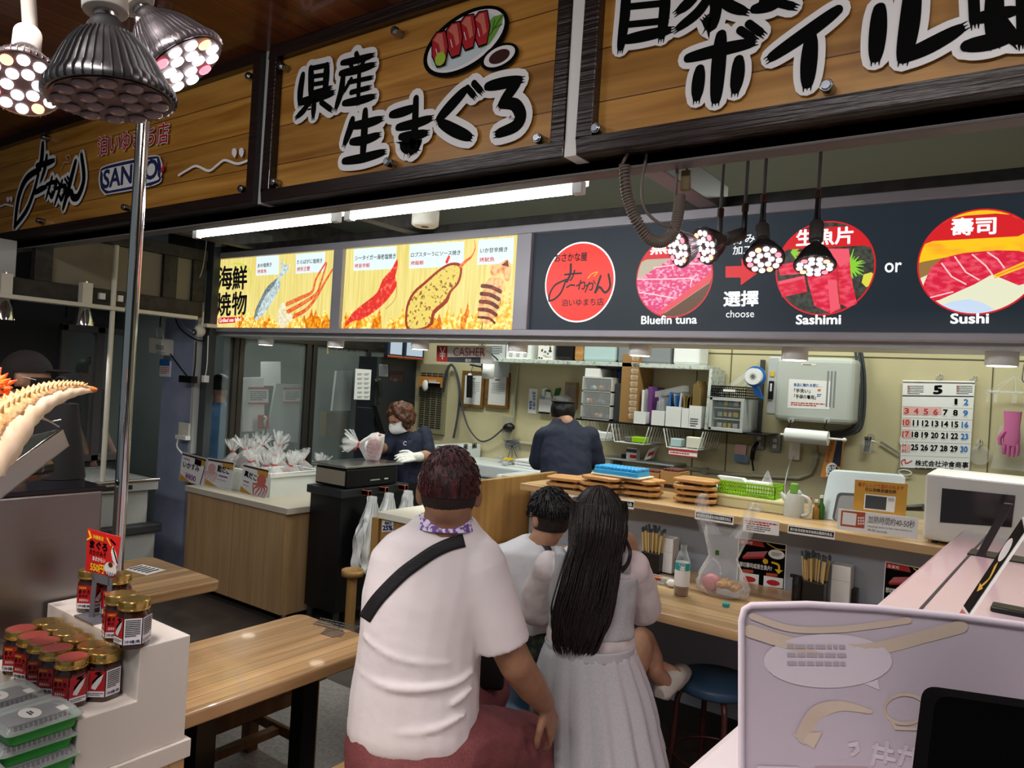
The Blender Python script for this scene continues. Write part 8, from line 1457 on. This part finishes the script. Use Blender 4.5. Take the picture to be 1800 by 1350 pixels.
# --------------------------------------------------------------- cap wearer, man behind glass, figure behind the far window
WC = 3.2; t = thing('person', 'person in a dark cap and dark clothes standing behind the crab tray', 'person', V((D(40, 900, WC).x, D(40, 900, WC).y, 0))); J = lambda u, v, dw=0: D(u, v, WC+dw)
yw = -1.1; Y_ = _R0*.92+_F*.38; Y_.normalize(); X_ = Y_.cross(Z_); rot = Matrix((X_, Y_, Z_)).transposed(); b = B(); hc = J(46, 662); b.ball(hc, (.072, .092, .094), 'skin', 22, 14, rot); b.ball(hc+Y_*.035-Z_*.055, (.05, .055, .05), 'skin', 16, 10, rot); b.ball(hc+Y_*.1-Z_*.02, (.012, .018, .016), 'skin', 10, 8, rot); rc(b, hc-Z_*.05-Y_*.02, J(38, 720), .05, .055)
for sg in (-1, 1): b.ball(hc+X_*sg*.073-Z_*.016-Y_*.005, (.01, .019, .029), 'skin', 10, 8, rot)
b.loft([ring(38, 725, WC, 30, .06), ring(38, 750, WC, 66, .09), ring(40, 850, WC, 66, .11), ring(40, 1000, WC, 64, .12)], 'skin')
hp = V((D(40, 900, WC).x, D(40, 900, WC).y, .85))
for dx in (-.09, .09): a = hp+_R0*dx; c = V((a.x, a.y, .47)); d = V((a.x, a.y, .08)); chain(b, [(a, .085), (c, .06), (d, .042)]); rc(b, d-Z_*.03, d+Y_*.14-Z_*.04, .04, .035)
for sg in (-1, 1): s_ = J(38, 755)+_R0*sg*.17; e_ = s_+V((0, 0, -.28))+Y_*.06; w__ = e_+Y_*.05-Z_*.2; chain(b, [(s_, .05), (e_, .042), (w__, .03)]); hand(b, w__, Y_-Z_*.3, _R0*-sg, Z_, 'skin', .17, .4)
b.build('body', t, mods=[remesh(.008, 3)])
b = B(); b.loft([ring(38, 716, WC, 24, .065), ring(38, 738, WC, 62, .10), ring(40, 800, WC, 78, .12), ring(40, 1000, WC, 74, .13), ring(40, 1150, WC, 76, .13)], 'dark_cloth')
for sg in (-1, 1): s_ = J(38, 755)+_R0*sg*.17; e_ = s_+V((0, 0, -.28))+Y_*.06; chain(b, [(s_, .064), (e_, .055), (e_+Y_*.03-Z_*.15, .045)], 'dark_cloth')
b.build('jacket', t, mods=[remesh(.01, 4, (.1, .02))])
mat('cap_cloth', '1c1412', .8); mat('mask_dark', '1a1414', .7); b = shell(hc+Z_*.01, (.083, .102, .105), 'cap_cloth', lambda d: d.z > .012 or (d.dot(Y_) < -.03 and d.z > -.03), rot); b.ball(hc+Y_*.11+Z_*.03, (.06, .06, .008), 'cap_cloth', 16, 8, rot); b.build('cap', t)
b = shell(hc-Z_*.0, (.076, .1, .1), 'mask_dark', lambda d: d.dot(Y_) > .035 and -.09 < d.z < .0, rot); b.tube([hc+X_*.07+Y_*.05-Z_*.01, hc+X_*.079-Z_*.0-Y_*.0], .002, 'paper', n=5); b.build('face_mask', t); b = shell(hc, (.078, .098, .098), 'hair_black', lambda d: d.dot(Y_) < .0 and -.055 < d.z < .02 and abs(d.dot(X_)) < .068, rot); b.build('hair', t)
def figure(px, X0, zt, label, top_m, sc=1.0, faces=_R0):
    p = PX(px, 700, X0); p.z = 0; t = thing('person', label, 'person', p); h = zt; b = B(); Y_ = V(faces).normalized(); X_ = Y_.cross(Z_); rot = Matrix((X_, Y_, Z_)).transposed(); hc = p+Z_*(h-.11)
    b.ball(hc, (.072, .09, .098), 'skin', 18, 12, rot); b.ball(hc+Y_*.098-Z_*.02, (.012, .016, .016), 'skin', 8, 6, rot); rc(b, hc-Z_*.06, hc-Z_*.2, .05, .055); E_ = lambda z, a, d: [p+Z_*z+X_*a*cos(2*pi*k/18)+Y_*d*sin(2*pi*k/18) for k in range(18)]
    b.loft([E_(h-.26, .06, .06), E_(h-.3, .17, .09), E_(h-.55, .15, .10), E_(h-.8, .16, .11)], 'skin')
    for sg in (-1, 1):
        s_ = p+Z_*(h-.32)+X_*sg*.18; e_ = s_-Z_*.28+Y_*.03; w__ = e_-Z_*.2+Y_*.12; chain(b, [(s_, .05), (e_, .042), (w__, .03)]); hand(b, w__, Y_*.5-Z_, Y_, X_*sg, 'skin', .17, .4); a = p+Z_*(h-.8)+X_*sg*.09; chain(b, [(a, .085), (p+Z_*.46+X_*sg*.09, .06), (p+Z_*.08+X_*sg*.09, .042)]); rc(b, p+Z_*.05+X_*sg*.09, p+Z_*.04+X_*sg*.09+Y_*.14, .04, .033)
    b.build('body', t, mods=[remesh(.011, 3)]); b = B(); b.loft([E_(h-.25, .075, .07), E_(h-.28, .17, .1), E_(h-.36, .2, .115), E_(h-.6, .17, .12), E_(h-.85, .18, .125)], top_m)
    for sg in (-1, 1): s_ = p+Z_*(h-.33)+X_*sg*.18; chain(b, [(s_, .066), (s_-Z_*.2+Y_*.02, .06)], top_m)
    b.build('shirt', t, mods=[remesh(.011, 4, (.1, .02))]); b = B(); b.loft([E_(.1, .15, .09), E_(.5, .165, .1), E_(h-.82, .18, .12)], 'dark_cloth'); b.build('trousers', t); b = shell(hc+Z_*.006, (.08, .097, .104), 'hair_black', lambda d: d.z > -.03-.3*min(0, d.dot(Y_)) *0 and not (d.dot(Y_) > .04 and d.z < .04), rot); b.build('hair', t)
figure(386, -5.75, 1.54, 'person in a blue short-sleeved shirt behind the glass partition', 'shirt_blue', faces=-_R0+_F*.2); figure(152, -6.45, 1.62, 'dark-clothed figure inside the room behind the neighbouring window', 'dark_cloth', faces=_R0)
# ================================================================ octopus counter and scale
t = thing('octopus_cabinet', 'wooden cabinet with pale top carrying the bagged octopus', 'cabinet', (-4.35, 3.3, 0)); mat('cab_top', 'bdb5a4', .35)
cx0, cx1, cy0, cy1 = -4.9, -3.78, 2.995, 3.6; B().box(cx0+.008, cx1-.008, cy0+.02, cy1, .06, .70, 'cab_wood').build('body', t); B().box(cx0-.012, cx1+.012, cy0-.012, cy1+.01, .70, .74, 'cab_top').build('top', t, bev=.003)
for k in range(2): B().box(cx0+.01+k*.55, cx0+.01+k*.55+.545, cy0, cy0+.019, .065, .695, 'cab_wood').box(cx0+.28+k*.55, cx0+.283+k*.55, cy0-.0006, cy0, .065, .695, 'panel_wood').build('door', t, bev=.001)
for x in (cx0+.05, cx1-.05):
    for y in (cy0+.06, cy1-.05): B().cyl((x, y, 0), (x, y, .062), .02, 'steel').build('leg', t)
ZK = .74; mat('sty', 'dfe2dc', .55)
def foam_box(x0, x1, y0, y1, h, la, m='sty'):
    t = thing('foam_box', la, 'box', ((x0+x1)/2, (y0+y1)/2, ZK), 'white foam boxes on the cabinet'); th = .022; b = B(); z = ZK
    b.box(x0, x1, y0, y1, z, z+.02, m).box(x0, x1, y0, y0+th, z+.02, z+h-.03, m).box(x0, x1, y1-th, y1, z+.02, z+h-.03, m).box(x0, x0+th, y0+th, y1-th, z+.02, z+h-.03, m).box(x1-th, x1, y0+th, y1-th, z+.02, z+h-.03, m); b.build('box', t); e = .006; b = B()
    for a in ((x0-e, x1+e, y0-e, y0+th), (x0-e, x1+e, y1-th, y1+e), (x0-e, x0+th, y0+th, y1-th), (x1-th, x1+e, y0+th, y1-th)): b.box(*a, z+h-.03, z+h, m)
    b.build('rim', t, bev=.004); return t
pA = PZ(474, 874, ZK); pB = PZ(588, 862, ZK); bx1 = pA.x; by0 = pA.y; hb = .158
foam_box(bx1-.30, bx1, by0, min(pB.y, 3.59), hb, 'large white foam box full of red bagged octopus'); foam_box(bx1-.62, bx1-.318, by0+.0, by0+.50, .15, 'white foam box behind the price cards, in the middle'); foam_box(cx0+.02, bx1-.64, by0+.02, by0+.5, .15, 'white foam box at the pillar end of the cabinet')
# bagged octopus
mat('octo', '7a2e36', .35, ns=(60, '9c4a50', .4, .6)); mat('net', 'd8a8a4', .5); clear('bag_film', 'f2f4f4', .22, .16, bp=(30, .5)); mat('octo_dark', '5a4448', .35, ns=(50, '7a5c5c', .4, .6))
def octo_bag(dark=False):
    t = thing('octopus_bag', 'x', 'octopus bag'); b = B(); rd = random.Random(5 if dark else 3); b.ball((0, 0, .05), (.075, .06, .045), 'octo_dark' if dark else 'octo', 18, 12)
    for k in range(7): a = k*.9; b.tube([V((.055*cos(a), .045*sin(a), .05)), V((.075*cos(a+.4), .06*sin(a+.4), .035)), V((.06*cos(a+.9), .05*sin(a+.9), .02))], [.02, .016, .01], 'octo_dark' if dark else 'octo')
    b.build('octopus', t); b = B()
    for k in range(9): a = k*.35; b.tube([V((.079*cos(a)*cos(q*.5), .064*sin(a)*1.0*cos(q*.5)+.02*sin(q*.5), .05+.047*sin(q*.5))) for q in range(13)], .0015, 'net', closed=True, n=4)
    b.build('net', t); n = 26
    wob = lambda k, z: 1+.1*sin(k*2.7+z*80)+.06*sin(k*5.1)
    b = B().loft([[V((r*cos(2*pi*k/n)*wob(k, z), r*.85*sin(2*pi*k/n)*wob(k, z), z)) for k in range(n)] for r, z in ((.03, .001), (.085, .01), (.092, .05), (.075, .09), (.04, .125), (.012, .15))], 'bag_film', cap=False)
    for k in range(22):
        a = 2*pi*k/22; r1 = rd.uniform(.04, .085); z1 = rd.uniform(.2, .245); p0_ = V((.01*cos(a), .01*sin(a), .15)); p1_ = V((r1*cos(a), r1*sin(a), z1)); s_ = V((-sin(a), cos(a), 0))*rd.uniform(.008, .02); b.add([p0_-s_*.2, p0_+s_*.2, p1_+s_, p1_+V((0, 0, .012)), p1_-s_], [(0, 1, 2, 3, 4)], 'bag_film')
    b.build('bag', t); B().tube([V((.014*cos(k*.5), .014*sin(k*.5), .15)) for k in range(13)], .005, 'red', closed=True).tube([V((.014, 0, .15)), V((.04, .01, .165))], .004, 'red').build('tie', t); return t
o1, o2 = octo_bag(), octo_bag(True); used = set(); rd = random.Random(17)
lab = ['at the corner nearest the counter edge', 'beside the blue cloth', 'in the middle of the large foam box', 'behind the middle of the large foam box', 'at the back of the large foam box', 'over the gap behind the octopus card', 'in the middle foam box, front', 'in the middle foam box, back', 'in the middle foam box, by the squid card', 'in the end foam box, under the cream outlet', 'in the end foam box, tallest', 'in the end foam box, back', 'on the heap near the dark shelf']
for i, (x, y, z, dk) in enumerate(((bx1-.09, by0+.10, .05, 0), (bx1-.12, by0+.48, .05, 0), (bx1-.13, by0+.22, .07, 0), (bx1-.20, by0+.32, .06, 0), (bx1-.20, by0+.46, .075, 0), (bx1-.215, by0+.1, .065, 0), (bx1-.42, by0+.12, .07, 0), (bx1-.44, by0+.36, .075, 1), (bx1-.54, by0+.2, .085, 1), (cx0+.11, by0+.12, .09, 1), (cx0+.24, by0+.15, .13, 1), (cx0+.22, by0+.38, .15, 1), (cx0+.1, by0+.36, .13, 1))):
    src = o2 if dk else o1; L_ = ('dark' if dk else 'red')+' netted octopus in clear bag, '+lab[i]; rz = rd.uniform(0, 6)
    if src.name not in used: o = src; used.add(src.name); o.location = (x, y, ZK+z); o.rotation_euler = (rd.uniform(-.25, .25), rd.uniform(-.25, .25), rz); o['label'] = L_; o['group'] = 'bagged octopus'
    else: o = dup(src, (x, y, ZK+z), rz, L_, 'bagged octopus', .88 if not dk else 1.0); o.rotation_euler = (rd.uniform(-.3, .3), rd.uniform(-.3, .3), rz)
# price cards in front
def card(px, la, art):
    P = onY(cy0-.006+.0); pts = [P(*q) for q in px]; t = thing('octopus_card', la, 'price card', pts[0], 'octopus price cards'); B().poly(pts, 'film', off=(0, -.003, 0), th=V((0, .002, 0))).build('sleeve', t); C = lambda s_, q_: (pts[3]+(pts[2]-pts[3])*s_+(pts[0]-pts[3])*q_)+V((0, -.0055, 0)); b = B(); b.poly([C(.04, .96), C(.96, .96), C(.96, .04), C(.04, .04)], 'paper', th=V((0, .001, 0)))
    b.poly([C(.04, .1), C(.96, .12), C(.96, .04), C(.04, .04)], 'brown', O1(1)); b.poly([C(.6, .25), C(.96, .3), C(.96, .1), C(.55, .1)], 'gold_card', O1(2)); b.poly([C(.04, .96), C(.5, .96), C(.04, .75)], 'gold_card', O1(2)); art(b, C); b.build('card', t)
mat('oct_art', 'c86a5a', .5); mat('violet', '8a4a8a', .5)
def octo_art(b, C, cx_, cy_, k=1.0, m='oct_art'):
    b.poly([C(cx_+.14*k*cos(a), cy_-.1*k+.17*k*sin(a)) for a in [-i*.4 for i in range(16)]], m, O1(3))
    for i in range(6): a = .3+i*.5; b.stroke(bez([C(cx_, cy_), C(cx_+.17*k*cos(a), cy_+.15*k*sin(a)), C(cx_+.24*k*cos(a+.25), cy_+.28*k*sin(a+.1)), C(cx_+.2*k*cos(a+.5), cy_+.36*k)], 4), [.012*k]*6+[.009*k]*4+[.006*k]*3, m, YN, O1(3))
card([(315, 844), (360, 851), (366, 806), (321, 794)], 'price card showing 800 yen beside the pillar', lambda b, C: (b.text('いかすみ', C(.12, .5), C(.75, .52), C(.12, .3), 'ink', .02, O1(3)), b.text('¥800', C(.25, .85), C(.66, .88), C(.25, .66), 'violet', .02, O1(3)), b.text('沖縄県産', C(.1, .24), C(.36, .25), C(.1, .16), 'violet', 0, O1(3)), b.poly([C(.55, .3), C(.8, .32), C(.8, .12), C(.55, .1)], 'ink', O1(4)), b.stroke([C(.85, .9), C(.95, .3)], .012, 'violet', YN, O1(3))))
card([(359, 853), (408, 862), (415, 812), (366, 804)], 'price card with a pink squid-like octopus drawing, second from the pillar', lambda b, C: (octo_art(b, C, .22, .45, 1.0, 'net'), b.text('飴だこ', C(.42, .42), C(.85, .46), C(.43, .18), 'ink', .03, O1(4)), b.rows(C(.5, .6), C(.92, .63), C(.5, .5), 1, 'violet', O1(3)), b.rows(C(.45, .72), C(.9, .75), C(.45, .65), 1, 'grey_l', O1(3))))
card([(421, 866), (471, 876), (476, 825), (428, 814)], 'price card with a red octopus drawing at the foam box corner', lambda b, C: (octo_art(b, C, .76, .52, 1.15), b.text('真だこ', C(.12, .4), C(.58, .48), C(.13, .2), 'ink', .03, O1(4)), b.rows(C(.12, .6), C(.4, .63), C(.12, .52), 1, 'violet', O1(3)), b.rows(C(.12, .72), C(.4, .75), C(.12, .65), 1, 'grey_l', O1(3))))
p = PZ(597, 866, ZK); p.x = min(p.x, cx1-.03); p.y = min(p.y, cy1-.03); t = thing('glass_bottle', 'teal glass bottle topped by a blue cloth at the end of the cabinet', 'bottle', p); mat('teal_glass', '6aa09a', .1, tr=.55); B().lathe([(.03, 0), (.034, .008), (.034, .10), (.024, .125), (.016, .135), (.016, .15)], p, 'teal_glass', 24).build('bottle', t)
mat('cloth_blue', '7c88c0', .8, ns=((14, 14, 14), '98a4d4', .45, .55)); b = B(); b.grid(lambda s_, q_: p+V((-.06+.15*s_, -.02+.04*q_, .15+.05*sin(pi*s_)*sin(pi*q_)+.035*s_-.05*abs(q_-.5)*(1 if s_ > .4 else .4)+.01*sin(s_*14+q_*9))), 16, 12, 'cloth_blue'); b.ball(p+V((.01, 0, .165)), (.05, .03, .025), 'cloth_blue', 14, 10); b.ball(p+V((.05, 0, .18)), (.04, .03, .022), 'cloth_blue', 12, 8); tag(b.build('blue_cloth'), 'blue and white striped cloth bunched on the teal bottle', 'cloth')
# scale stand, scale, octopus on it, bag bundles
t = thing('scale_stand', 'dark metal stand under the black scale with bags hanging on it', 'stand', (-3.6, 3.5, 0)); mat('stand_m', '3a3e3e', .35, me=.5); sx0, sx1, sy0, sy1, sz = -3.765, -3.44, 3.12, 3.72, .885
B().box(sx0, sx1, sy0, sy1, sz-.05, sz, 'stand_m').build('top', t, bev=.004); B().box(sx0+.02, sx1-.02, sy0+.02, sy1-.02, .12, sz-.05, 'black').build('body', t); 
for x in (sx0+.04, sx1-.04):
    for y in (sy0+.05, sy1-.05): B().cyl((x, y, 0), (x, y, .12), .02, 'stand_m').build('leg', t)
t = thing('weighing_scale', 'black weighing scale with steel platform', 'scale', (-3.6, 3.45, sz)); B().box(-3.75, -3.455, 3.17, 3.62, sz+.005, sz+.125, 'black').build('body', t, bev=.01); B().box(-3.77, -3.445, 3.15, 3.66, sz+.13, sz+.145, 'steel').build('platform', t, bev=.004); B().box(-3.7, -3.5, 3.2, 3.6, sz, sz+.006, 'black').build('feet', t); B().box(-3.74, -3.47, 3.1685, 3.17, sz+.02, sz+.11, 'panel_beige').build('front_panel', t)
b = B(); f = lambda s_, q_: V((-3.4538, 3.2+.38*s_, sz+.01+.11*q_)); b.rows(f(.45, .25), f(.75, .25), f(.45, .38), 1, 'grey_l'); b.text('CAS', f(.78, .22), f(.92, .22), f(.78, .42), 'paper', .02) if 0 else b.rows(f(.78, .25), f(.9, .25), f(.78, .4), 1, 'paper'); b.build('print', t)
zs = sz+.146; q = PX(650, 792, -3.62); oo = dup(o1, V((-3.62, 3.43, zs)), 1.2, 'red netted octopus in a bag lying on the scale under the gloved hand', 'bagged octopus'); oo.rotation_euler = (0, 1.4, -2.53); q = D(672, 797, 4.98); oo.location = (q.x, q.y, zs+.075); oo.scale = (1.1, 1.1, 1.1)
mat('bag_white', 'dfe2e2', .45, bp=(16, .6)); mat('clip_red', 'e08070', .5)
for k, (u, v0, vb, w_, la) in enumerate(((648, 868, 1000, .105, 'fullest white carrier bag bundle hanging on the dark stand'), (678, 862, 985, .10, 'middle white carrier bag bundle hanging on the dark stand'), (712, 858, 960, .06, 'narrow white carrier bag bundle hanging on the dark stand'))):
    p = PX(u, v0, sx1+.05); L_ = (PX(u, v0, sx1+.05).z-PX(u, vb, sx1+.05).z)*(1 if k == 0 else .9); t = thing('bag_bundle', la, 'carrier bags', p, 'white carrier bag bundles'); n = 22; b = B()
    prof = [(.024, .0), (.027, .03), (.025, .05), (.034, .13), (w_*.45, .22), (w_*.72, .34), (w_*.92, .44), (w_, .52), (w_*.98, .8), (w_*.92, .97), (w_*.6, 1.0)]
    def wd(z):
        for (r0, z0), (r1, z1) in zip(prof, prof[1:]):
            if z <= z1: return r0+(r1-r0)*(z-z0)/(z1-z0)
        return prof[-1][0]
    for e in (0, 1, 2): b.grid(lambda s_, q_: V((p.x+.012+.016*e+(.006+.02*min(1, q_*3))*sin(s_*(15+4*e)+q_*6+e*2+k), p.y+(s_-.5)*2*wd(q_)*(1-.1*e*(q_ > .3))+.012*q_*sin(q_*19+e*2+k), p.z-.012-L_*(q_-.07*q_*abs(s_-.5)*(1+sin(s_*9+e))))), 26, 34, 'bag_white'); b.build('bags', t); B().box(p.x-.05, p.x+.012, p.y-.015, p.y+.015, p.z-.012, p.z+.022, 'clip_red').build('clip', t, bev=.004); b = B(); b.stroke([V((p.x+.03, p.y-.01, p.z-.035)), V((p.x+.03, p.y+.006, p.z-.045))], .004, 'ink', V((1, 0, 0))); b.build('mark', t)
p = PX(652, 975, sx1+.1); tag(B().lathe([(.06, 0), (.065, .0), (.065, .035), (.062, .035), (.055, .004)], V((-3.28, 3.1, .40)), 'panel_wood', 28).cyl((-3.28, 3.1, 0), (-3.28, 3.1, .40), .03, 'panel_wood').build('round_tub_stand'), 'small round wooden tub on a post before the hanging bags', 'tub')
# ================================================================ display case at the near right
zc = 1.19; a, c = PZ(1690, 932, zc), PZ(1200, 1350, zc); dv = (a-c).normalized(); nr = V((dv.y, -dv.x, 0)); c = c-dv*.3; t = thing('display_case', 'long display case with pink-lit white top beside the counter', 'display case', c); mat('case_white', 'dcd4d6', .25, coat=.4); L_ = (a-c).length
B().hexa(V((c.x, c.y, zc-.03)), dv*L_, nr*.78, V((0, 0, .03)), 'case_white').build('top', t, bev=.01); B().hexa(V((c.x, c.y, .0))+nr*.03+dv*.02, dv*(L_-.04), nr*.72, V((0, 0, zc-.03)), 'case_white').build('body', t, bev=.01)
B().hexa(V((c.x, c.y, zc+.0))+nr*.075, dv*L_, nr*.006, V((0, 0, .0012)), 'grey_d').build('seam', t); B().hexa(V((c.x, c.y, zc))+nr*.25+dv*.3, dv*(L_-.45), nr*.4, V((0, 0, .004)), 'case_glass' if mat('case_glass', 'a898a0', .06, coat=.6) else '').build('glass_top', t)
# leaning poster seen nearly edge-on
Kx = lambda x, y, w_: D(1560+x/5.4, 850+y/5.4, w_); wa, wb_ = 1.40, 1.16
q = [Kx(570, 1200, 1.36), Kx(640, 1245, 1.27), Kx(1330, 230, 1.30), Kx(1300, 110, 1.42)]
zf = min(q[0].z, q[1].z); dz = zc+.002-zf; q = [p+V((0, 0, dz)) for p in q]; t = thing('leaning_poster', 'black tuna poster leaning on a stand, seen edge-on over the case top', 'poster', q[1]); nn = (q[1]-q[0]).cross(q[3]-q[0]).normalized(); nn = nn if nn.dot(EYE-q[0]) > 0 else -nn
B().poly(q, 'paper', th=-nn*.004).build('board', t, recalc=True); C = lambda s_, r_: (q[0]+(q[1]-q[0])*s_+((q[3]+(q[2]-q[3])*s_)-(q[0]+(q[1]-q[0])*s_))*r_)+nn*.0012; b = B(); b.poly([C(.06, .22), C(.94, .22), C(.94, .985), C(.06, .985)], 'ink'); b.poly([C(.15, .05), C(.85, .05), C(.85, .2), C(.15, .2)], 'oct_art', nn*.0004); b.stroke(bez([C(.55, .62), C(.75, .52), C(.5, .42)], 5), .012, 'yel', nn, nn*.0006); b.poly([C(.25, .43), C(.8, .43), C(.45, .37)], 'yel', nn*.0008); b.poly([C(.5+.35*cos(k*.4), .75+.1*sin(k*.4)) for k in range(16)], 'paper', nn*.0006); b.build('print', t)
b = B(); pb = PZ(1700, 975, zc); b.hexa(pb+V((0, 0, .0)), dv*.10, nr*.17, V((0, 0, .004)), 'black').hexa(pb+V((0, .0, .0))+nr*.02, dv*.03, nr*.02, V((.06, -.02, .16)), 'black'); b.build('stand', t)
pb = PZ(1740, 1075, zc); tag(B().hexa(pb, dv*.05, nr*.16, V((0, 0, .012)), 'black').build('sign_support', bev=.003), 'flat black sign foot lying on the case top', 'sign foot')
# big translucent sign in front, seen from the back
WS = .70; P = lambda u, v, k=0: D(u, v, WS-(u-1305)*.00008-k*.0006); t = thing('standing_sign', 'large translucent sign on the display case, its printed side facing away', 'sign', P(1560, 1400)); clear('sheet', 'c2b4c0', .93, .4)
bz = lambda l: bez(l, 6); out = [P(1302, 1432), P(1302, 1090), P(1306, 1070), P(1318, 1062)]+[P(u, v) for u, v in ((1420, 1059), (1540, 1066), (1680, 1080), (1800, 1096), (1870, 1108))]+[P(1870, 1432)]
B().poly(out, 'sheet', th=_F*.003).build('panel', t, recalc=True); mat('ghost_w', 'd2c6d0', .5); mat('ghost_y', 'ccb8a8', .5); mat('ghost_g', 'aa9ea8', .5); mat('ghost_p', 'c498a2', .5); b = B(); Cc = lambda x, y, k=1: P(1300+x/2.7, 850+y/2.7, k)
inn = [Cc(x, y, 1) for x, y in ((45, 1570), (45, 640), (60, 620), (300, 612), (640, 640), (1000, 680), (1540, 750), (1540, 1570))]
b.poly([Cc(420+305*cos(k*.2), 842+128*sin(k*.2), 2) for k in range(31)], 'ghost_w').poly([Cc(x, y, 2) for x, y in ((590, 950), (665, 980), (655, 930))], 'ghost_w')
nf = -_F
for y in (770, 810, 850): b.rows(Cc(225, y+18, 3), Cc(600, y+22, 3), Cc(225, y-12, 3), 1, 'ghost_g', fill=.6, seed=y)
b.stroke(bz([Cc(60, 630, 2), Cc(250, 690, 2), Cc(500, 690, 2), Cc(800, 650, 2)]), .006, 'ghost_y', nf); b.stroke(bz([Cc(50, 700, 2), Cc(300, 770, 2), Cc(600, 790, 2), Cc(900, 720, 2), Cc(1050, 680, 2)]), .012, 'ghost_y', nf); b.stroke(bz([Cc(620, 1082, 2), Cc(480, 1055, 2), Cc(370, 1090, 2), Cc(320, 1190, 2)]), [.004+.0009*i for i in range(19)], 'ghost_y', nf); b.poly([Cc(*p, 2) for p in ((248, 1192), (395, 1178), (352, 1258))], 'ghost_y')
for k in range(24): a = 2*pi*k/24; b.stroke([Cc(785+98*cos(a), 1070+70*sin(a), 2), Cc(785+98*cos(a+.28), 1070+70*sin(a+.28), 2)], .003, 'ghost_y', nf)
b.stroke([Cc(720, 1130, 2), Cc(740, 1160, 2), Cc(880, 1165, 2)], .003, 'ghost_y', nf)
for s_ in ([(525, 1240), (555, 1235), (560, 1265), (535, 1285)], [(640, 1250), (720, 1270)], [(635, 1290), (730, 1310)], [(700, 1230), (690, 1320)], [(650, 1240), (630, 1330)], [(760, 1270), (840, 1290)], [(790, 1250), (760, 1330)], [(830, 1260), (825, 1330)]): b.stroke([Cc(*p, 2) for p in s_], .004, 'ghost_w', nf)
b.poly([Cc(*p, 2) for p in ((360, 1345), (610, 1345), (610, 1560), (360, 1560))], 'ghost_p').poly([Cc(*p, 2) for p in ((85, 1340), (280, 1345), (280, 1560), (85, 1560))], 'ghost_w'); b.build('print', t)
b = B(); rim = [P(1304, 1432, .5), P(1304, 1090, .5), P(1309, 1071, .5), P(1320, 1064, .5)]+[P(u, v, .5) for u, v in ((1420, 1062), (1540, 1069), (1680, 1083), (1800, 1099), (1868, 1110))]; b.tube(rim, .0035, 'ghost_w', n=6); b.build('rim', t)
mat('phone_black', '030304', .8, spec=.05); b = B(); q = rrect(lambda u, v: D(u, v, .62-(u-1640)*.00008), [(1618, 1440), (1870, 1440), (1870, 1254), (1645, 1221)], .012); b.poly(q, 'phone_black', th=_F*.02); tag(b.build('black_holder', recalc=True), 'black rounded holder at the corner before the translucent sign', 'holder')
